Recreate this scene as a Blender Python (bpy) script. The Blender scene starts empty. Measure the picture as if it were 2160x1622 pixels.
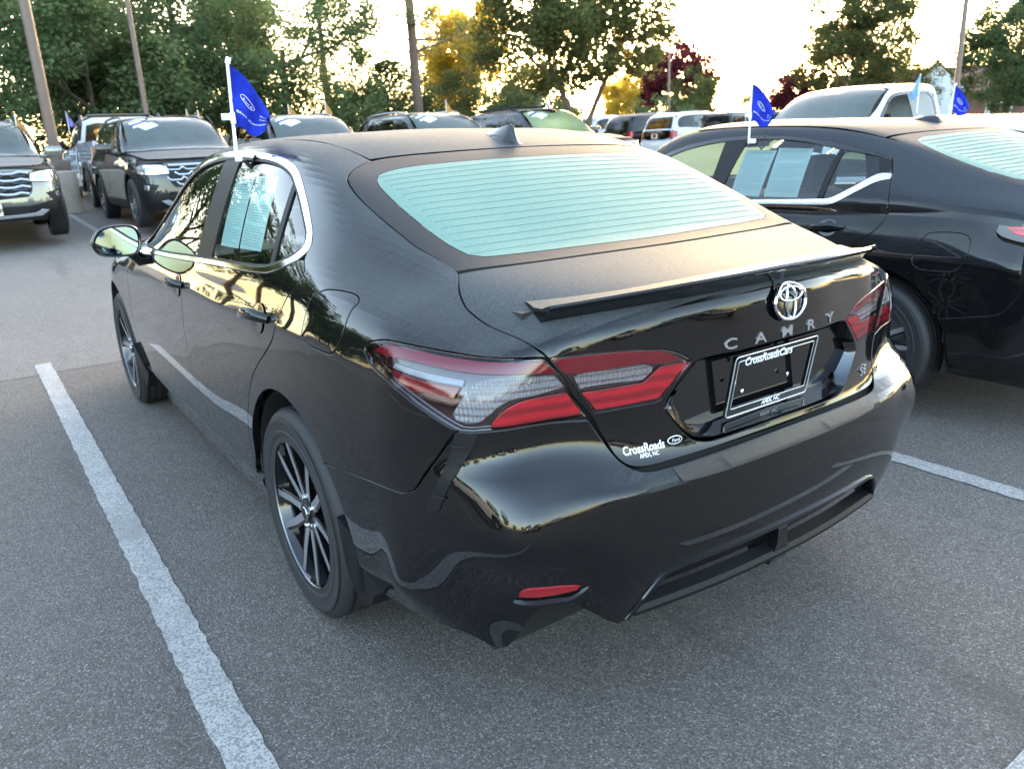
import bpy, bmesh, math, random
import numpy as np
from mathutils import Vector, Matrix
from mathutils.bvhtree import BVHTree
from mathutils.geometry import delaunay_2d_cdt
from mathutils.interpolate import poly_3d_calc
R = math.radians
random.seed(7)
rng = np.random.default_rng(7)
scene = bpy.context.scene
COL = scene.collection

# ------------------------------------------------------------------ camera
def look(yaw, pitch, roll):
    f = Vector((math.sin(yaw) * math.cos(pitch), math.cos(yaw) * math.cos(pitch), -math.sin(pitch)))
    r = f.cross(Vector((0, 0, 1))).normalized()
    u = r.cross(f)
    c, s = math.cos(roll), math.sin(roll)
    return c * r + s * u, -s * r + c * u, f
cam_data = bpy.data.cameras.new('camera')
cam = bpy.data.objects.new('camera', cam_data)
COL.objects.link(cam)
_r, _u, _f = look(R(34.36), R(17.13), R(-2.59))
cam.matrix_world = Matrix(((_r.x, _u.x, -_f.x, -1.59), (_r.y, _u.y, -_f.y, -2.192), (_r.z, _u.z, -_f.z, 1.40), (0, 0, 0, 1)))
cam_data.sensor_width = 36
cam_data.lens = 36 * 1653 / 2160
cam_data.clip_start = 0.05
cam_data.clip_end = 2000
cam_data.dof.use_dof = True
cam_data.dof.focus_distance = 2.3
cam_data.dof.aperture_fstop = 5.0
scene.camera = cam

# ------------------------------------------------------------------ sky, sun, exposure
SUN_EL, SUN_AZ = R(7.0), R(48.5)        # azimuth clockwise from +Y
world = bpy.data.worlds.new('World')
scene.world = world
world.use_nodes = True
wn = world.node_tree
sky = wn.nodes.new('ShaderNodeTexSky')
sky.sky_type = 'NISHITA'
sky.sun_disc = False
sky.sun_elevation = SUN_EL
sky.sun_rotation = SUN_AZ
sky.altitude = 100
sky.air_density = 0.82
sky.dust_density = 2.6
sky.ozone_density = 0.3
wn.nodes['Background'].inputs['Strength'].default_value = 0.15
wn.links.new(sky.outputs[0], wn.nodes['Background'].inputs['Color'])
sun_data = bpy.data.lights.new('sun', 'SUN')
sun_data.energy = 0.07
sun_data.angle = R(4.0)
sun_data.color = (1.0, 0.80, 0.58)
sun = bpy.data.objects.new('sun', sun_data)
COL.objects.link(sun)
_d = Vector((math.sin(SUN_AZ) * math.cos(SUN_EL), math.cos(SUN_AZ) * math.cos(SUN_EL), math.sin(SUN_EL)))
sun.rotation_euler = (-_d).to_track_quat('-Z', 'Y').to_euler()
scene.view_settings.view_transform = 'Standard'
scene.view_settings.look = 'None'
scene.view_settings.gamma = 1
scene.view_settings.exposure = 3.9
scene.cycles.max_bounces = 8
scene.cycles.transparent_max_bounces = 16
scene.cycles.use_denoising = True
scene.cycles.sample_clamp_indirect = 6

# ------------------------------------------------------------------ materials
MATS = {}
def nmat(name):
    m = bpy.data.materials.new(name)
    m.use_nodes = True
    MATS[name] = m
    return m, m.node_tree, m.node_tree.nodes['Principled BSDF']
def pm(name, col, rough=.5, metal=0., coat=0., spec=.5, noise=0., nscale=30., bump=0., emit=None, es=1.):
    """plain principled material with a little procedural mottling"""
    m, nt, b = nmat(name)
    c = (*col, 1) if len(col) == 3 else col
    b.inputs['Base Color'].default_value = c
    b.inputs['Roughness'].default_value = rough
    b.inputs['Metallic'].default_value = metal
    b.inputs['Coat Weight'].default_value = coat
    b.inputs['Coat Roughness'].default_value = .03
    b.inputs['Specular IOR Level'].default_value = spec
    if emit:
        b.inputs['Emission Color'].default_value = (*emit, 1)
        b.inputs['Emission Strength'].default_value = es
    if noise or bump:
        tc = nt.nodes.new('ShaderNodeTexCoord')
        nz = nt.nodes.new('ShaderNodeTexNoise')
        nz.inputs['Scale'].default_value = nscale
        nz.inputs['Detail'].default_value = 6
        nt.links.new(tc.outputs['Object'], nz.inputs['Vector'])
        if noise:
            mx = nt.nodes.new('ShaderNodeMix')
            mx.data_type = 'RGBA'
            mx.inputs[6].default_value = tuple(x * (1 - noise) for x in c[:3]) + (1,)
            mx.inputs[7].default_value = tuple(min(1, x * (1 + noise)) for x in c[:3]) + (1,)
            nt.links.new(nz.outputs['Fac'], mx.inputs[0])
            nt.links.new(mx.outputs[2], b.inputs['Base Color'])
        if bump:
            bp = nt.nodes.new('ShaderNodeBump')
            bp.inputs['Strength'].default_value = bump
            bp.inputs['Distance'].default_value = .01
            nt.links.new(nz.outputs['Fac'], bp.inputs['Height'])
            nt.links.new(bp.outputs[0], b.inputs['Normal'])
    return m
def nd(nt, t, **kw):
    n = nt.nodes.new(t)
    for k, v in kw.items():
        if k.startswith('i_'):
            n.inputs[k[2:].replace('_', ' ')].default_value = v
        else:
            setattr(n, k, v)
    return n
def ramp(nt, src, a, b, lo=0., hi=1.):
    n = nt.nodes.new('ShaderNodeMapRange')
    n.interpolation_type = 'SMOOTHSTEP'
    n.inputs[1].default_value, n.inputs[2].default_value = a, b
    n.inputs[3].default_value, n.inputs[4].default_value = lo, hi
    nt.links.new(src, n.inputs[0])
    return n.outputs[0]
def mixc(nt, fac, a, b):
    n = nt.nodes.new('ShaderNodeMix')
    n.data_type = 'RGBA'
    for i, v in ((0, fac), (6, a), (7, b)):
        if hasattr(v, 'is_linked'):
            nt.links.new(v, n.inputs[i])
        else:
            n.inputs[i].default_value = v if i == 0 else ((*v, 1) if len(v) == 3 else v)
    return n.outputs[2]
def math_(nt, op, a, b=0., clamp=False):
    n = nt.nodes.new('ShaderNodeMath')
    n.operation = op
    n.use_clamp = clamp
    for i, v in ((0, a), (1, b)):
        if hasattr(v, 'is_linked'):
            nt.links.new(v, n.inputs[i])
        else:
            n.inputs[i].default_value = v
    return n.outputs[0]
def paint(name, col, dew=1.0, flake=0., dewcol=(.072, .077, .082), lo=.62, hi=.95):
    """clear-coated car paint; dew has settled on the faces that look up"""
    m, nt, b = nmat(name)
    tc = nd(nt, 'ShaderNodeTexCoord')
    ge = nd(nt, 'ShaderNodeNewGeometry')
    sx = nd(nt, 'ShaderNodeSeparateXYZ')
    nt.links.new(ge.outputs['True Normal'], sx.inputs[0])
    n1 = nd(nt, 'ShaderNodeTexNoise', i_Scale=2.6, i_Detail=4.)
    n2 = nd(nt, 'ShaderNodeTexNoise', i_Scale=420., i_Detail=2.)
    n3 = nd(nt, 'ShaderNodeTexNoise', i_Scale=60., i_Detail=8., i_Roughness=.7)
    for n in (n1, n2, n3):
        nt.links.new(tc.outputs['Object'], n.inputs['Vector'])
    up = math_(nt, 'ADD', sx.outputs[2], math_(nt, 'MULTIPLY', math_(nt, 'SUBTRACT', n1.outputs['Fac'], .5), .35))
    wet = math_(nt, 'MULTIPLY', ramp(nt, up, lo, hi), dew)
    wet = math_(nt, 'MULTIPLY', wet, ramp(nt, n3.outputs['Fac'], .2, .6, .9, 1.))
    speck = ramp(nt, n2.outputs['Fac'], .35, .7, .65, 1.25)
    dc = nd(nt, 'ShaderNodeMix', data_type='RGBA')
    dc.blend_type = 'MULTIPLY'
    dc.inputs[0].default_value = 1
    dc.inputs[6].default_value = (*dewcol, 1)
    nt.links.new(speck, dc.inputs[7])
    nt.links.new(mixc(nt, wet, col, dc.outputs[2]), b.inputs['Base Color'])
    dust = ramp(nt, n3.outputs['Fac'], .45, .8, .02, .07)
    nt.links.new(math_(nt, 'ADD', dust, math_(nt, 'MULTIPLY', wet, .55)), b.inputs['Roughness'])
    nt.links.new(math_(nt, 'POWER', math_(nt, 'SUBTRACT', 1., wet, True), 2.5), b.inputs['Coat Weight'])
    b.inputs['Coat Roughness'].default_value = .015
    nt.links.new(math_(nt, 'ADD', (.1 if max(col) < .05 else .4), math_(nt, 'MULTIPLY', wet, -.05)), b.inputs['Specular IOR Level'])
    if flake:
        b.inputs['Metallic'].default_value = flake
    bp = nd(nt, 'ShaderNodeBump', i_Strength=.25, i_Distance=.0006)
    nt.links.new(math_(nt, 'MULTIPLY', n2.outputs['Fac'], wet), bp.inputs['Height'])
    nt.links.new(bp.outputs[0], b.inputs['Normal'])
    return m
def glassmat(name, tint=(.55, .63, .6), haze=0., hazecol=(.5, .55, .55), rough=.0, spec=1.45):
    """thin window: fresnel mirror over tinted see-through, with an optional film of dew"""
    m, nt, b = nmat(name)
    out = nt.nodes['Material Output']
    nt.nodes.remove(b)
    tr = nd(nt, 'ShaderNodeBsdfTransparent')
    tr.inputs[0].default_value = (*tint, 1)
    gl = nd(nt, 'ShaderNodeBsdfGlossy')
    gl.inputs[0].default_value = (1, 1, 1, 1)
    gl.inputs['Roughness'].default_value = rough
    fr = nd(nt, 'ShaderNodeFresnel')
    fr.inputs[0].default_value = spec
    fac = math_(nt, 'MULTIPLY', fr.outputs[0], 1.35, True)
    mx = nd(nt, 'ShaderNodeMixShader')
    nt.links.new(fac, mx.inputs[0])
    nt.links.new(tr.outputs[0], mx.inputs[1])
    nt.links.new(gl.outputs[0], mx.inputs[2])
    last = mx.outputs[0]
    if haze:
        df = nd(nt, 'ShaderNodeBsdfDiffuse')
        tc = nd(nt, 'ShaderNodeTexCoord')
        n1 = nd(nt, 'ShaderNodeTexNoise', i_Scale=2.2, i_Detail=3.)
        n2 = nd(nt, 'ShaderNodeTexNoise', i_Scale=350., i_Detail=2.)
        for n in (n1, n2):
            nt.links.new(tc.outputs['Object'], n.inputs['Vector'])
        nt.links.new(mixc(nt, ramp(nt, n2.outputs['Fac'], .35, .7), tuple(c * .8 for c in hazecol), tuple(min(1, c * 1.15) for c in hazecol)), df.inputs[0])
        tl_ = nd(nt, 'ShaderNodeBsdfTranslucent')
        tl_.inputs[0].default_value = (*hazecol, 1)
        md = nd(nt, 'ShaderNodeMixShader')
        md.inputs[0].default_value = .5
        nt.links.new(df.outputs[0], md.inputs[1])
        nt.links.new(tl_.outputs[0], md.inputs[2])
        mh = nd(nt, 'ShaderNodeMixShader')
        nt.links.new(math_(nt, 'MULTIPLY', ramp(nt, n1.outputs['Fac'], .3, .7, .75, 1.), haze), mh.inputs[0])
        nt.links.new(last, mh.inputs[1])
        nt.links.new(md.outputs[0], mh.inputs[2])
        last = mh.outputs[0]
    nt.links.new(last, out.inputs['Surface'])
    return m
M_BLACK = paint('black_paint', (.0035, .0035, .004))
M_NAVY = paint('blue_black_paint', (.0045, .0045, .0052), dewcol=(.045, .050, .060), lo=.08, hi=.62)
M_GREY = paint('grey_paint', (.17, .175, .165), flake=.45, dewcol=(.15, .15, .15))
M_DARK = paint('dark_grey_paint', (.018, .02, .023), flake=.3, dewcol=(.13, .13, .13))
M_PLUM = paint('brown_black_paint', (.03, .024, .028), flake=.3, dewcol=(.13, .12, .125))
M_WHITE = paint('white_paint', (.62, .65, .72), dew=.2, dewcol=(.6, .6, .62))
M_TRIM = pm('black_plastic', (.007, .007, .008), .5, spec=.25, bump=.05, nscale=300)
M_GLOSSBLK = pm('gloss_black_trim', (.004, .004, .005), .08, coat=.5)
M_UNDER = pm('underbody_black', (.006, .006, .006), .9)
M_CHROME = pm('chrome', (.82, .83, .86), .08, 1.)
M_SATIN = pm('machined_alloy', (.34, .34, .365), .34, .65)
M_TYRE = pm('tyre_rubber', (.016, .016, .018), .62, noise=.25, nscale=80, bump=.08)
M_RUBBER = pm('black_rubber', (.01, .01, .01), .6)
M_REDLENS = None
M_REDDEEP = pm('deep_red_lens', (.17, .005, .013), .10, coat=.2)
M_SMOKE = pm('smoked_lens', (.02, .006, .008), .05, coat=1.)
M_REFL = pm('reflector_silver', (.78, .80, .85), .12, 1.)
M_DARKCHROME = pm('shadow_chrome', (.10, .105, .115), .15, 1.)
M_LENS = glassmat('clear_lens', (.93, .93, .95), spec=1.35)
M_GLASS = glassmat('window_glass', (.74, .82, .80))
M_GLASS_D = glassmat('dark_window_glass', (.10, .11, .11))
M_GLASS_DEW = glassmat('dewy_window_glass', (.40, .48, .48), haze=.5, hazecol=(.30, .36, .36))
M_FRIT = pm('glass_frit_with_dew', (.032, .032, .034), .6, spec=.12, noise=.35, nscale=260, bump=.15)
M_SEAT = pm('seat_fabric', (.018, .018, .02), .8, noise=.3, nscale=120)
M_SEATL = pm('grey_seat_fabric', (.10, .10, .11), .8, noise=.2, nscale=120)
M_PAPER = pm('paper', (.72, .88, .88), .7)
M_WHITEPLASTIC = pm('white_plastic', (.78, .78, .80), .4)
M_WHITEPRINT = pm('white_print', (.82, .83, .86), .5)
M_AMBER = pm('amber_lens', (.8, .28, .02), .15)
M_HEADLAMP = pm('head_lamp_silver', (.70, .72, .75), .12, .9)

M_REARGLASS = None
def rear_glass():
    """tinted heated glass under a film of fine dew; the drops scatter the sky"""
    m, nt, b = nmat('dewy_rear_glass')
    tc = nd(nt, 'ShaderNodeTexCoord')
    n1 = nd(nt, 'ShaderNodeTexNoise', i_Scale=3., i_Detail=3.)
    n2 = nd(nt, 'ShaderNodeTexNoise', i_Scale=260., i_Detail=3.)
    v1 = nd(nt, 'ShaderNodeTexVoronoi', i_Scale=330.)
    for n in (n1, n2, v1):
        nt.links.new(tc.outputs['Object'], n.inputs['Vector'])
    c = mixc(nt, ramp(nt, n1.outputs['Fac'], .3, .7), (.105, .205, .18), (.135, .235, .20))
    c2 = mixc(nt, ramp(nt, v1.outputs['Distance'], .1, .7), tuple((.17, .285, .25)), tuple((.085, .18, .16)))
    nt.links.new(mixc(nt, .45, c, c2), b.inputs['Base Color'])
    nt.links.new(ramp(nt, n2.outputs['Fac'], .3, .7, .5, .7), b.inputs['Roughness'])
    b.inputs['Specular IOR Level'].default_value = .12
    bp = nd(nt, 'ShaderNodeBump', i_Strength=.5, i_Distance=.001)
    nt.links.new(v1.outputs['Distance'], bp.inputs['Height'])
    nt.links.new(bp.outputs[0], b.inputs['Normal'])
    return m
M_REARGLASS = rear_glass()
M_FRITLINE = pm('defroster_print', (.094, .184, .162), .7, spec=.1)
M_PAD = pm('step_pad_film', (.022, .021, .022), .42, bump=.5, nscale=900)
M_MIRROR = pm('mirror_silver', (.22, .29, .34), .02, 1.)
M_PRINT = pm('dark_print', (.34, .43, .44), .7)
M_REFLECT = pm('red_reflector', (.26, .008, .014), .25, coat=.3, bump=.3, nscale=500)
def ribbed():
    m, nt, b = nmat('ribbed_reflector')
    b.inputs['Base Color'].default_value = (.80, .82, .86, 1)
    b.inputs['Metallic'].default_value = .55
    b.inputs['Roughness'].default_value = .18
    tc = nd(nt, 'ShaderNodeTexCoord')
    br = nd(nt, 'ShaderNodeTexWave', i_Scale=52.)
    br2 = nd(nt, 'ShaderNodeTexWave', i_Scale=20., bands_direction='Z')
    for n in (br, br2):
        nt.links.new(tc.outputs['Object'], n.inputs['Vector'])
    bp = nd(nt, 'ShaderNodeBump', i_Strength=1., i_Distance=.006)
    nt.links.new(math_(nt, 'ADD', br.outputs['Fac'], br2.outputs['Fac']), bp.inputs['Height'])
    nt.links.new(bp.outputs[0], b.inputs['Normal'])
    return m
M_RIBBED = ribbed()
def redlens():
    """moulded red optic: fine upright flutes and faint horizontal bands under a hard gloss"""
    m, nt, b = nmat('red_lens')
    tc = nd(nt, 'ShaderNodeTexCoord')
    w1 = nd(nt, 'ShaderNodeTexWave', i_Scale=70.)
    w2 = nd(nt, 'ShaderNodeTexWave', i_Scale=11., i_Distortion=1.5, bands_direction='Z')
    n1 = nd(nt, 'ShaderNodeTexNoise', i_Scale=16., i_Detail=3.)
    for n in (w1, w2, n1):
        nt.links.new(tc.outputs['Object'], n.inputs['Vector'])
    f = math_(nt, 'MULTIPLY', math_(nt, 'ADD', w2.outputs['Fac'], n1.outputs['Fac']), .5)
    nt.links.new(mixc(nt, ramp(nt, f, .3, .7), (.27, .004, .012), (.52, .008, .02)), b.inputs['Base Color'])
    b.inputs['Roughness'].default_value = .12
    b.inputs['Coat Weight'].default_value = .8
    bp = nd(nt, 'ShaderNodeBump', i_Strength=.15, i_Distance=.002)
    nt.links.new(w1.outputs['Fac'], bp.inputs['Height'])
    nt.links.new(bp.outputs[0], b.inputs['Normal'])
    return m
M_REDLENS = redlens()
M_LETTER = pm('chrome_letters', (.55, .56, .60), .16, .85)
M_FRAMEEDGE = pm('bright_frame_edge', (.62, .63, .66), .25, .6)
M_STREAK = pm('lamp_silver_streak', (.22, .24, .28), .3, .3)

# ------------------------------------------------------------------ mesh helpers
def link(o, parent=None):
    COL.objects.link(o)
    if parent is not None:
        o.parent = parent
    return o
def mk(name, V, F, mat, parent=None, N=None, smooth=True, flat=False):
    me = bpy.data.meshes.new(name)
    me.from_pydata([tuple(v) for v in V], [], [tuple(f) for f in F])
    if smooth and not flat:
        me.polygons.foreach_set('use_smooth', [True] * len(me.polygons))
    for m in (mat if isinstance(mat, (list, tuple)) else [mat]):
        me.materials.append(m)
    if N is not None:
        me.normals_split_custom_set_from_vertices([tuple(n) for n in N])
    me.update()
    return link(bpy.data.objects.new(name, me), parent)
def tag(o, label=None, cat=None, group=None, kind=None):
    for k, v in (('label', label), ('category', cat), ('group', group), ('kind', kind)):
        if v:
            o[k] = v
    return o
def empty(name, loc=(0, 0, 0), rz=0., **kw):
    o = bpy.data.objects.new(name, None)
    o.empty_display_size = .2
    o.location = loc
    o.rotation_euler = (0, 0, rz)
    link(o)
    return tag(o, **kw)
def copy_tree(o, parent=None):
    c = o.copy()
    COL.objects.link(c)
    c.parent = parent
    for ch in list(o.children):
        copy_tree(ch, c)
    return c
class MB:
    """collects boxes, tubes, lathes, prisms; build() makes one mesh object"""
    def __init__(s):
        s.V, s.F = [], []
    def add(s, V, F):
        o = len(s.V)
        s.V += [tuple(v) for v in V]
        s.F += [[i + o for i in f] for f in F]
        return s
    def box(s, c, d, rot=None, bevel=0., taper=(1, 1)):
        bm = bmesh.new()
        bmesh.ops.create_cube(bm, size=1)
        for v in bm.verts:
            k = taper if v.co.z > 0 else (1, 1)
            v.co = Vector((v.co.x * d[0] * k[0], v.co.y * d[1] * k[1], v.co.z * d[2]))
        if bevel:
            bmesh.ops.bevel(bm, geom=list(bm.edges), offset=bevel, segments=2, affect='EDGES', profile=.6)
        mt = rot if rot is not None else Matrix.Identity(3)
        bm.verts.index_update()
        V = [mt @ v.co + Vector(c) for v in bm.verts]
        F = [[v.index for v in f.verts] for f in bm.faces]
        bm.free()
        return s.add(V, F)
    def tube(s, pts, rad, n=8, cap=True):
        pts = [Vector(p) for p in pts]
        rad = rad if hasattr(rad, '__len__') else [rad] * len(pts)
        V, F = [], []
        up = Vector((0, 0, 1))
        t0 = (pts[1] - pts[0]).normalized()
        if abs(t0.dot(up)) > .95:
            up = Vector((1, 0, 0))
        for i, p in enumerate(pts):
            t = (pts[min(i + 1, len(pts) - 1)] - pts[max(i - 1, 0)]).normalized()
            a = t.cross(up)
            if a.length < 1e-4:
                a = t.orthogonal()
            a.normalize()
            b = a.cross(t)
            up = b
            for k in range(n):
                an = 2 * math.pi * k / n
                V.append(p + (a * math.cos(an) + b * math.sin(an)) * rad[i])
        for i in range(len(pts) - 1):
            for k in range(n):
                F.append([i * n + k, i * n + (k + 1) % n, (i + 1) * n + (k + 1) % n, (i + 1) * n + k])
        if cap:
            F.append(list(range(n))[::-1])
            F.append([(len(pts) - 1) * n + k for k in range(n)])
        return s.add(V, F)
    def lathe(s, prof, n=32, axis='x', c=(0, 0, 0), cap=False):
        """prof: (axial, radius) pairs"""
        V, F = [], []
        c = Vector(c)
        for a, r in prof:
            for k in range(n):
                t = 2 * math.pi * k / n
                ca, sa = math.cos(t) * r, math.sin(t) * r
                p = {'x': (a, ca, sa), 'y': (sa, a, ca), 'z': (ca, sa, a)}[axis]
                V.append(c + Vector(p))
        for i in range(len(prof) - 1):
            for k in range(n):
                F.append([i * n + k, i * n + (k + 1) % n, (i + 1) * n + (k + 1) % n, (i + 1) * n + k])
        if cap:
            F.append(list(range(n))[::-1])
            F.append([(len(prof) - 1) * n + k for k in range(n)])
        return s.add(V, F)
    def prism(s, poly, to3, d, side=True):
        """poly 2D -> to3(u,v) front ring, pushed by vector d for the back ring"""
        n = len(poly)
        d = Vector(d)
        A = [Vector(to3(*p)) for p in poly]
        V = A + [p + d for p in A]
        F = [list(range(n)), [n + i for i in range(n)][::-1]]
        F += [[i, n + i, n + (i + 1) % n, (i + 1) % n] for i in range(n)]
        return s.add(V, F)
    def build(s, name, mat, parent=None, smooth=False, **kw):
        o = mk(name, s.V, s.F, mat, parent, smooth=smooth, **kw)
        bm = bmesh.new()
        bm.from_mesh(o.data)
        bmesh.ops.recalc_face_normals(bm, faces=bm.faces)
        bm.to_mesh(o.data)
        bm.free()
        if smooth:
            try:
                o.data.set_sharp_from_angle(angle=R(38))
            except Exception:
                pass
        return o
def text_mesh(name, txt, size, mat, parent, mtx, extrude=.0, sx=1., align='CENTER', spacing=1., shear=0., bold=0.):
    cu = bpy.data.curves.new(name, 'FONT')
    cu.body = txt
    cu.size = size
    cu.extrude = extrude
    cu.offset = bold
    cu.space_character = spacing
    cu.shear = shear
    cu.align_x = align
    cu.align_y = 'CENTER'
    cu.resolution_u = 3
    tmp = bpy.data.objects.new('tmp', cu)
    COL.objects.link(tmp)
    dg = bpy.context.evaluated_depsgraph_get()
    me = bpy.data.meshes.new_from_object(tmp.evaluated_get(dg))
    bpy.data.objects.remove(tmp)
    bpy.data.curves.remove(cu)
    me.name = name
    me.transform(mtx @ Matrix.Diagonal((sx, 1, 1, 1)))
    me.materials.clear()
    me.materials.append(mat)
    return link(bpy.data.objects.new(name, me), parent)
def frame(o, xa, ya):
    """4x4 with x axis xa, y axis ya at o"""
    xa, ya = Vector(xa).normalized(), Vector(ya).normalized()
    za = xa.cross(ya).normalized()
    ya = za.cross(xa)
    return Matrix(((xa.x, ya.x, za.x, o[0]), (xa.y, ya.y, za.y, o[1]), (xa.z, ya.z, za.z, o[2]), (0, 0, 0, 1)))

# ------------------------------------------------------------------ body surfaces: smooth master shell + panels cut out of it
q2 = math.sqrt(.5)
PRJ = {  # ray direction, u axis, v axis
    'L': ((1, 0, 0), (0, 1, 0), (0, 0, 1)), 'LU': ((q2, 0, -q2), (0, 1, 0), (q2, 0, q2)),
    'Q': ((q2, q2, 0), (q2, -q2, 0), (0, 0, 1)), 'B': ((0, 1, 0), (1, 0, 0), (0, 0, 1)),
    'BU': ((0, q2, -q2), (1, 0, 0), (0, q2, q2)), 'T': ((0, 0, -1), (1, 0, 0), (0, 1, 0)),
    'F': ((0, -1, 0), (1, 0, 0), (0, 0, 1)), 'FU': ((0, -q2, -q2), (1, 0, 0), (0, -q2, q2)),
    'FQ': ((q2, -q2, 0), (q2, q2, 0), (0, 0, 1)),
}
PRJ = {k: tuple(Vector(a) for a in v) for k, v in PRJ.items()}
def pchip(xk, yk, x):
    xk, yk = np.array(xk, float), np.array(yk, float)
    o = np.argsort(xk)
    xk, yk = xk[o], yk[o]
    h = np.diff(xk)
    d = np.diff(yk) / h
    m = np.zeros(len(xk))
    for i in range(1, len(xk) - 1):
        if d[i - 1] * d[i] > 0:
            w1, w2 = 2 * h[i] + h[i - 1], h[i] + 2 * h[i - 1]
            m[i] = (w1 + w2) / (w1 / d[i - 1] + w2 / d[i])
    m[0], m[-1] = d[0], d[-1]
    i = int(np.clip(np.searchsorted(xk, x) - 1, 0, len(xk) - 2))
    t = (x - xk[i]) / h[i]
    return float((2*t**3 - 3*t**2 + 1) * yk[i] + (t**3 - 2*t**2 + t) * h[i] * m[i] + (-2*t**3 + 3*t**2) * yk[i+1] + (t**3 - t**2) * h[i] * m[i+1])
def cage(S):
    V, idx = [], {}
    def v(key, p):
        idx[key] = len(V)
        V.append(p)
    NR, cols = len(S['side']), S['ycols']
    n = len(cols)
    for j, y in enumerate(cols):
        for i, (zk, wk) in enumerate(S['side']):
            v(('s', i, j), (-pchip(S['yk'], wk, y), y, pchip(S['yk'], zk, y)))
        for t, (w, z) in enumerate(S['top'][y]):
            v(('t', t + 1, j), (-w, y, z))
    for k in range(7):
        for i in range(NR):
            w, y, z = S['rear'][k][i]
            v(('b', i, k), (-w, y, z))
            w, y, z = S['front'][k][i]
            v(('f', i, k), (-w, y, z))
    F, CR = [], {}
    def q(*k):
        F.append([idx[a] for a in k])
    for j in range(n - 1):
        for i in range(NR - 1):
            q(('s', i, j), ('s', i, j + 1), ('s', i + 1, j + 1), ('s', i + 1, j))
        q(('s', NR - 1, j), ('s', NR - 1, j + 1), ('t', 1, j + 1), ('t', 1, j))
        for t in range(1, 6):
            q(('t', t, j), ('t', t, j + 1), ('t', t + 1, j + 1), ('t', t + 1, j))
    for i in range(NR - 1):
        q(('s', i, n - 1), ('b', i, 0), ('b', i + 1, 0), ('s', i + 1, n - 1))
        q(('f', i, 0), ('s', i, 0), ('s', i + 1, 0), ('f', i + 1, 0))
        for k in range(6):
            q(('b', i, k), ('b', i, k + 1), ('b', i + 1, k + 1), ('b', i + 1, k))
            q(('f', i, k + 1), ('f', i, k), ('f', i + 1, k), ('f', i + 1, k + 1))
    T = NR - 1
    q(('s', T, n - 1), ('b', T, 0), ('b', T, 1), ('t', 1, n - 1))
    q(('f', T, 0), ('s', T, 0), ('t', 1, 0), ('f', T, 1))
    for k in range(1, 6):
        q(('t', k, n - 1), ('b', T, k), ('b', T, k + 1), ('t', k + 1, n - 1))
        q(('f', T, k), ('t', k, 0), ('t', k + 1, 0), ('f', T, k + 1))
    mir, VV = {}, list(V)
    for i, p in enumerate(V):
        if abs(p[0]) < 1e-6:
            mir[i] = i
        else:
            mir[i] = len(VV)
            VV.append((-p[0], p[1], p[2]))
    FF = F + [[mir[a] for a in reversed(f)] for f in F]
    def cr(a, b, w):
        for A, B in ((idx[a], idx[b]), (mir[idx[a]], mir[idx[b]])):
            CR[(min(A, B), max(A, B))] = w
    for j in range(n - 1):
        for row, wt in S.get('crease_side', []):
            cr(('s', row, j), ('s', row, j + 1), wt)
        for row, lo, hi, wt in S.get('crease_top', []):
            if lo <= cols[j + 1] and cols[j] <= hi:
                cr(('t', row, j), ('t', row, j + 1), wt)
    for row, wt in S.get('crease_rear', []):
        for k in range(6):
            cr(('b', row, k), ('b', row, k + 1), wt)
        cr(('s', row, n - 1), ('b', row, 0), wt)
    for row, wt in S.get('crease_front', []):
        for k in range(6):
            cr(('f', row, k), ('f', row, k + 1), wt)
        cr(('s', row, 0), ('f', row, 0), wt)
    return VV, FF, CR
class Master:
    def __init__(s, S, level=4):
        V, F, CR = cage(S)
        me = bpy.data.meshes.new('master')
        me.from_pydata(V, [], F)
        at = me.attributes.new('crease_edge', 'FLOAT', 'EDGE')
        em = {tuple(sorted(e.vertices)): e.index for e in me.edges}
        for k, w in CR.items():
            at.data[em[k]].value = w
        ob = bpy.data.objects.new('master', me)
        COL.objects.link(ob)
        sm = ob.modifiers.new('s', 'SUBSURF')
        sm.levels = 3
        tgt = np.array(V)
        cur = tgt.copy()
        def ev():
            me.vertices.foreach_set('co', cur.ravel().astype(np.float32))
            me.update()
            dg = bpy.context.evaluated_depsgraph_get()
            dg.update()
            return ob.evaluated_get(dg).data
        for it in range(6):     # bring the smooth surface onto the control points
            e = ev()
            a = np.empty(len(e.vertices) * 3, np.float32)
            e.vertices.foreach_get('co', a)
            cur += .9 * (tgt - a.reshape(-1, 3)[:len(tgt)])
        sm.levels = level
        e = ev()
        s.co = [v.co.copy() for v in e.vertices]
        s.no = [v.normal.copy() for v in e.vertices]
        s.fa = [tuple(p.vertices) for p in e.polygons]
        s.bvh = BVHTree.FromPolygons(s.co, s.fa)
        sm.levels = 2
        e = ev()
        s.low = ([v.co.copy() for v in e.vertices], [tuple(p.vertices) for p in e.polygons], [v.normal.copy() for v in e.vertices])
        bpy.data.objects.remove(ob)
        bpy.data.meshes.remove(me)
    def hit(s, o, d):
        p, n, i, dist = s.bvh.ray_cast(o, d)
        if p is None:
            p, n, i, dist = s.bvh.find_nearest(o + d * 6)
        f = s.fa[i]
        w = poly_3d_calc([s.co[k] for k in f], p)
        nn = Vector((0, 0, 0))
        for a, k in zip(w, f):
            nn += s.no[k] * a
        return p, nn.normalized()
    def cast(s, prj, u, v):
        if prj in CYL:          # outward from an upright axis inside the body
            y0, sg = CYL[prj]
            t = u / .9
            return s.hit(Vector((0, y0, v)), Vector((math.sin(t), sg * math.cos(t), 0)))
        d, a, b = PRJ[prj]
        return s.hit(a * u + b * v - d * 6, d)
    def L(s, y, z):
        return tuple(s.cast('L', y, z)[0])
CYL = {'C': (-.15, -1), 'CF': (3.0, 1)}
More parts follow.
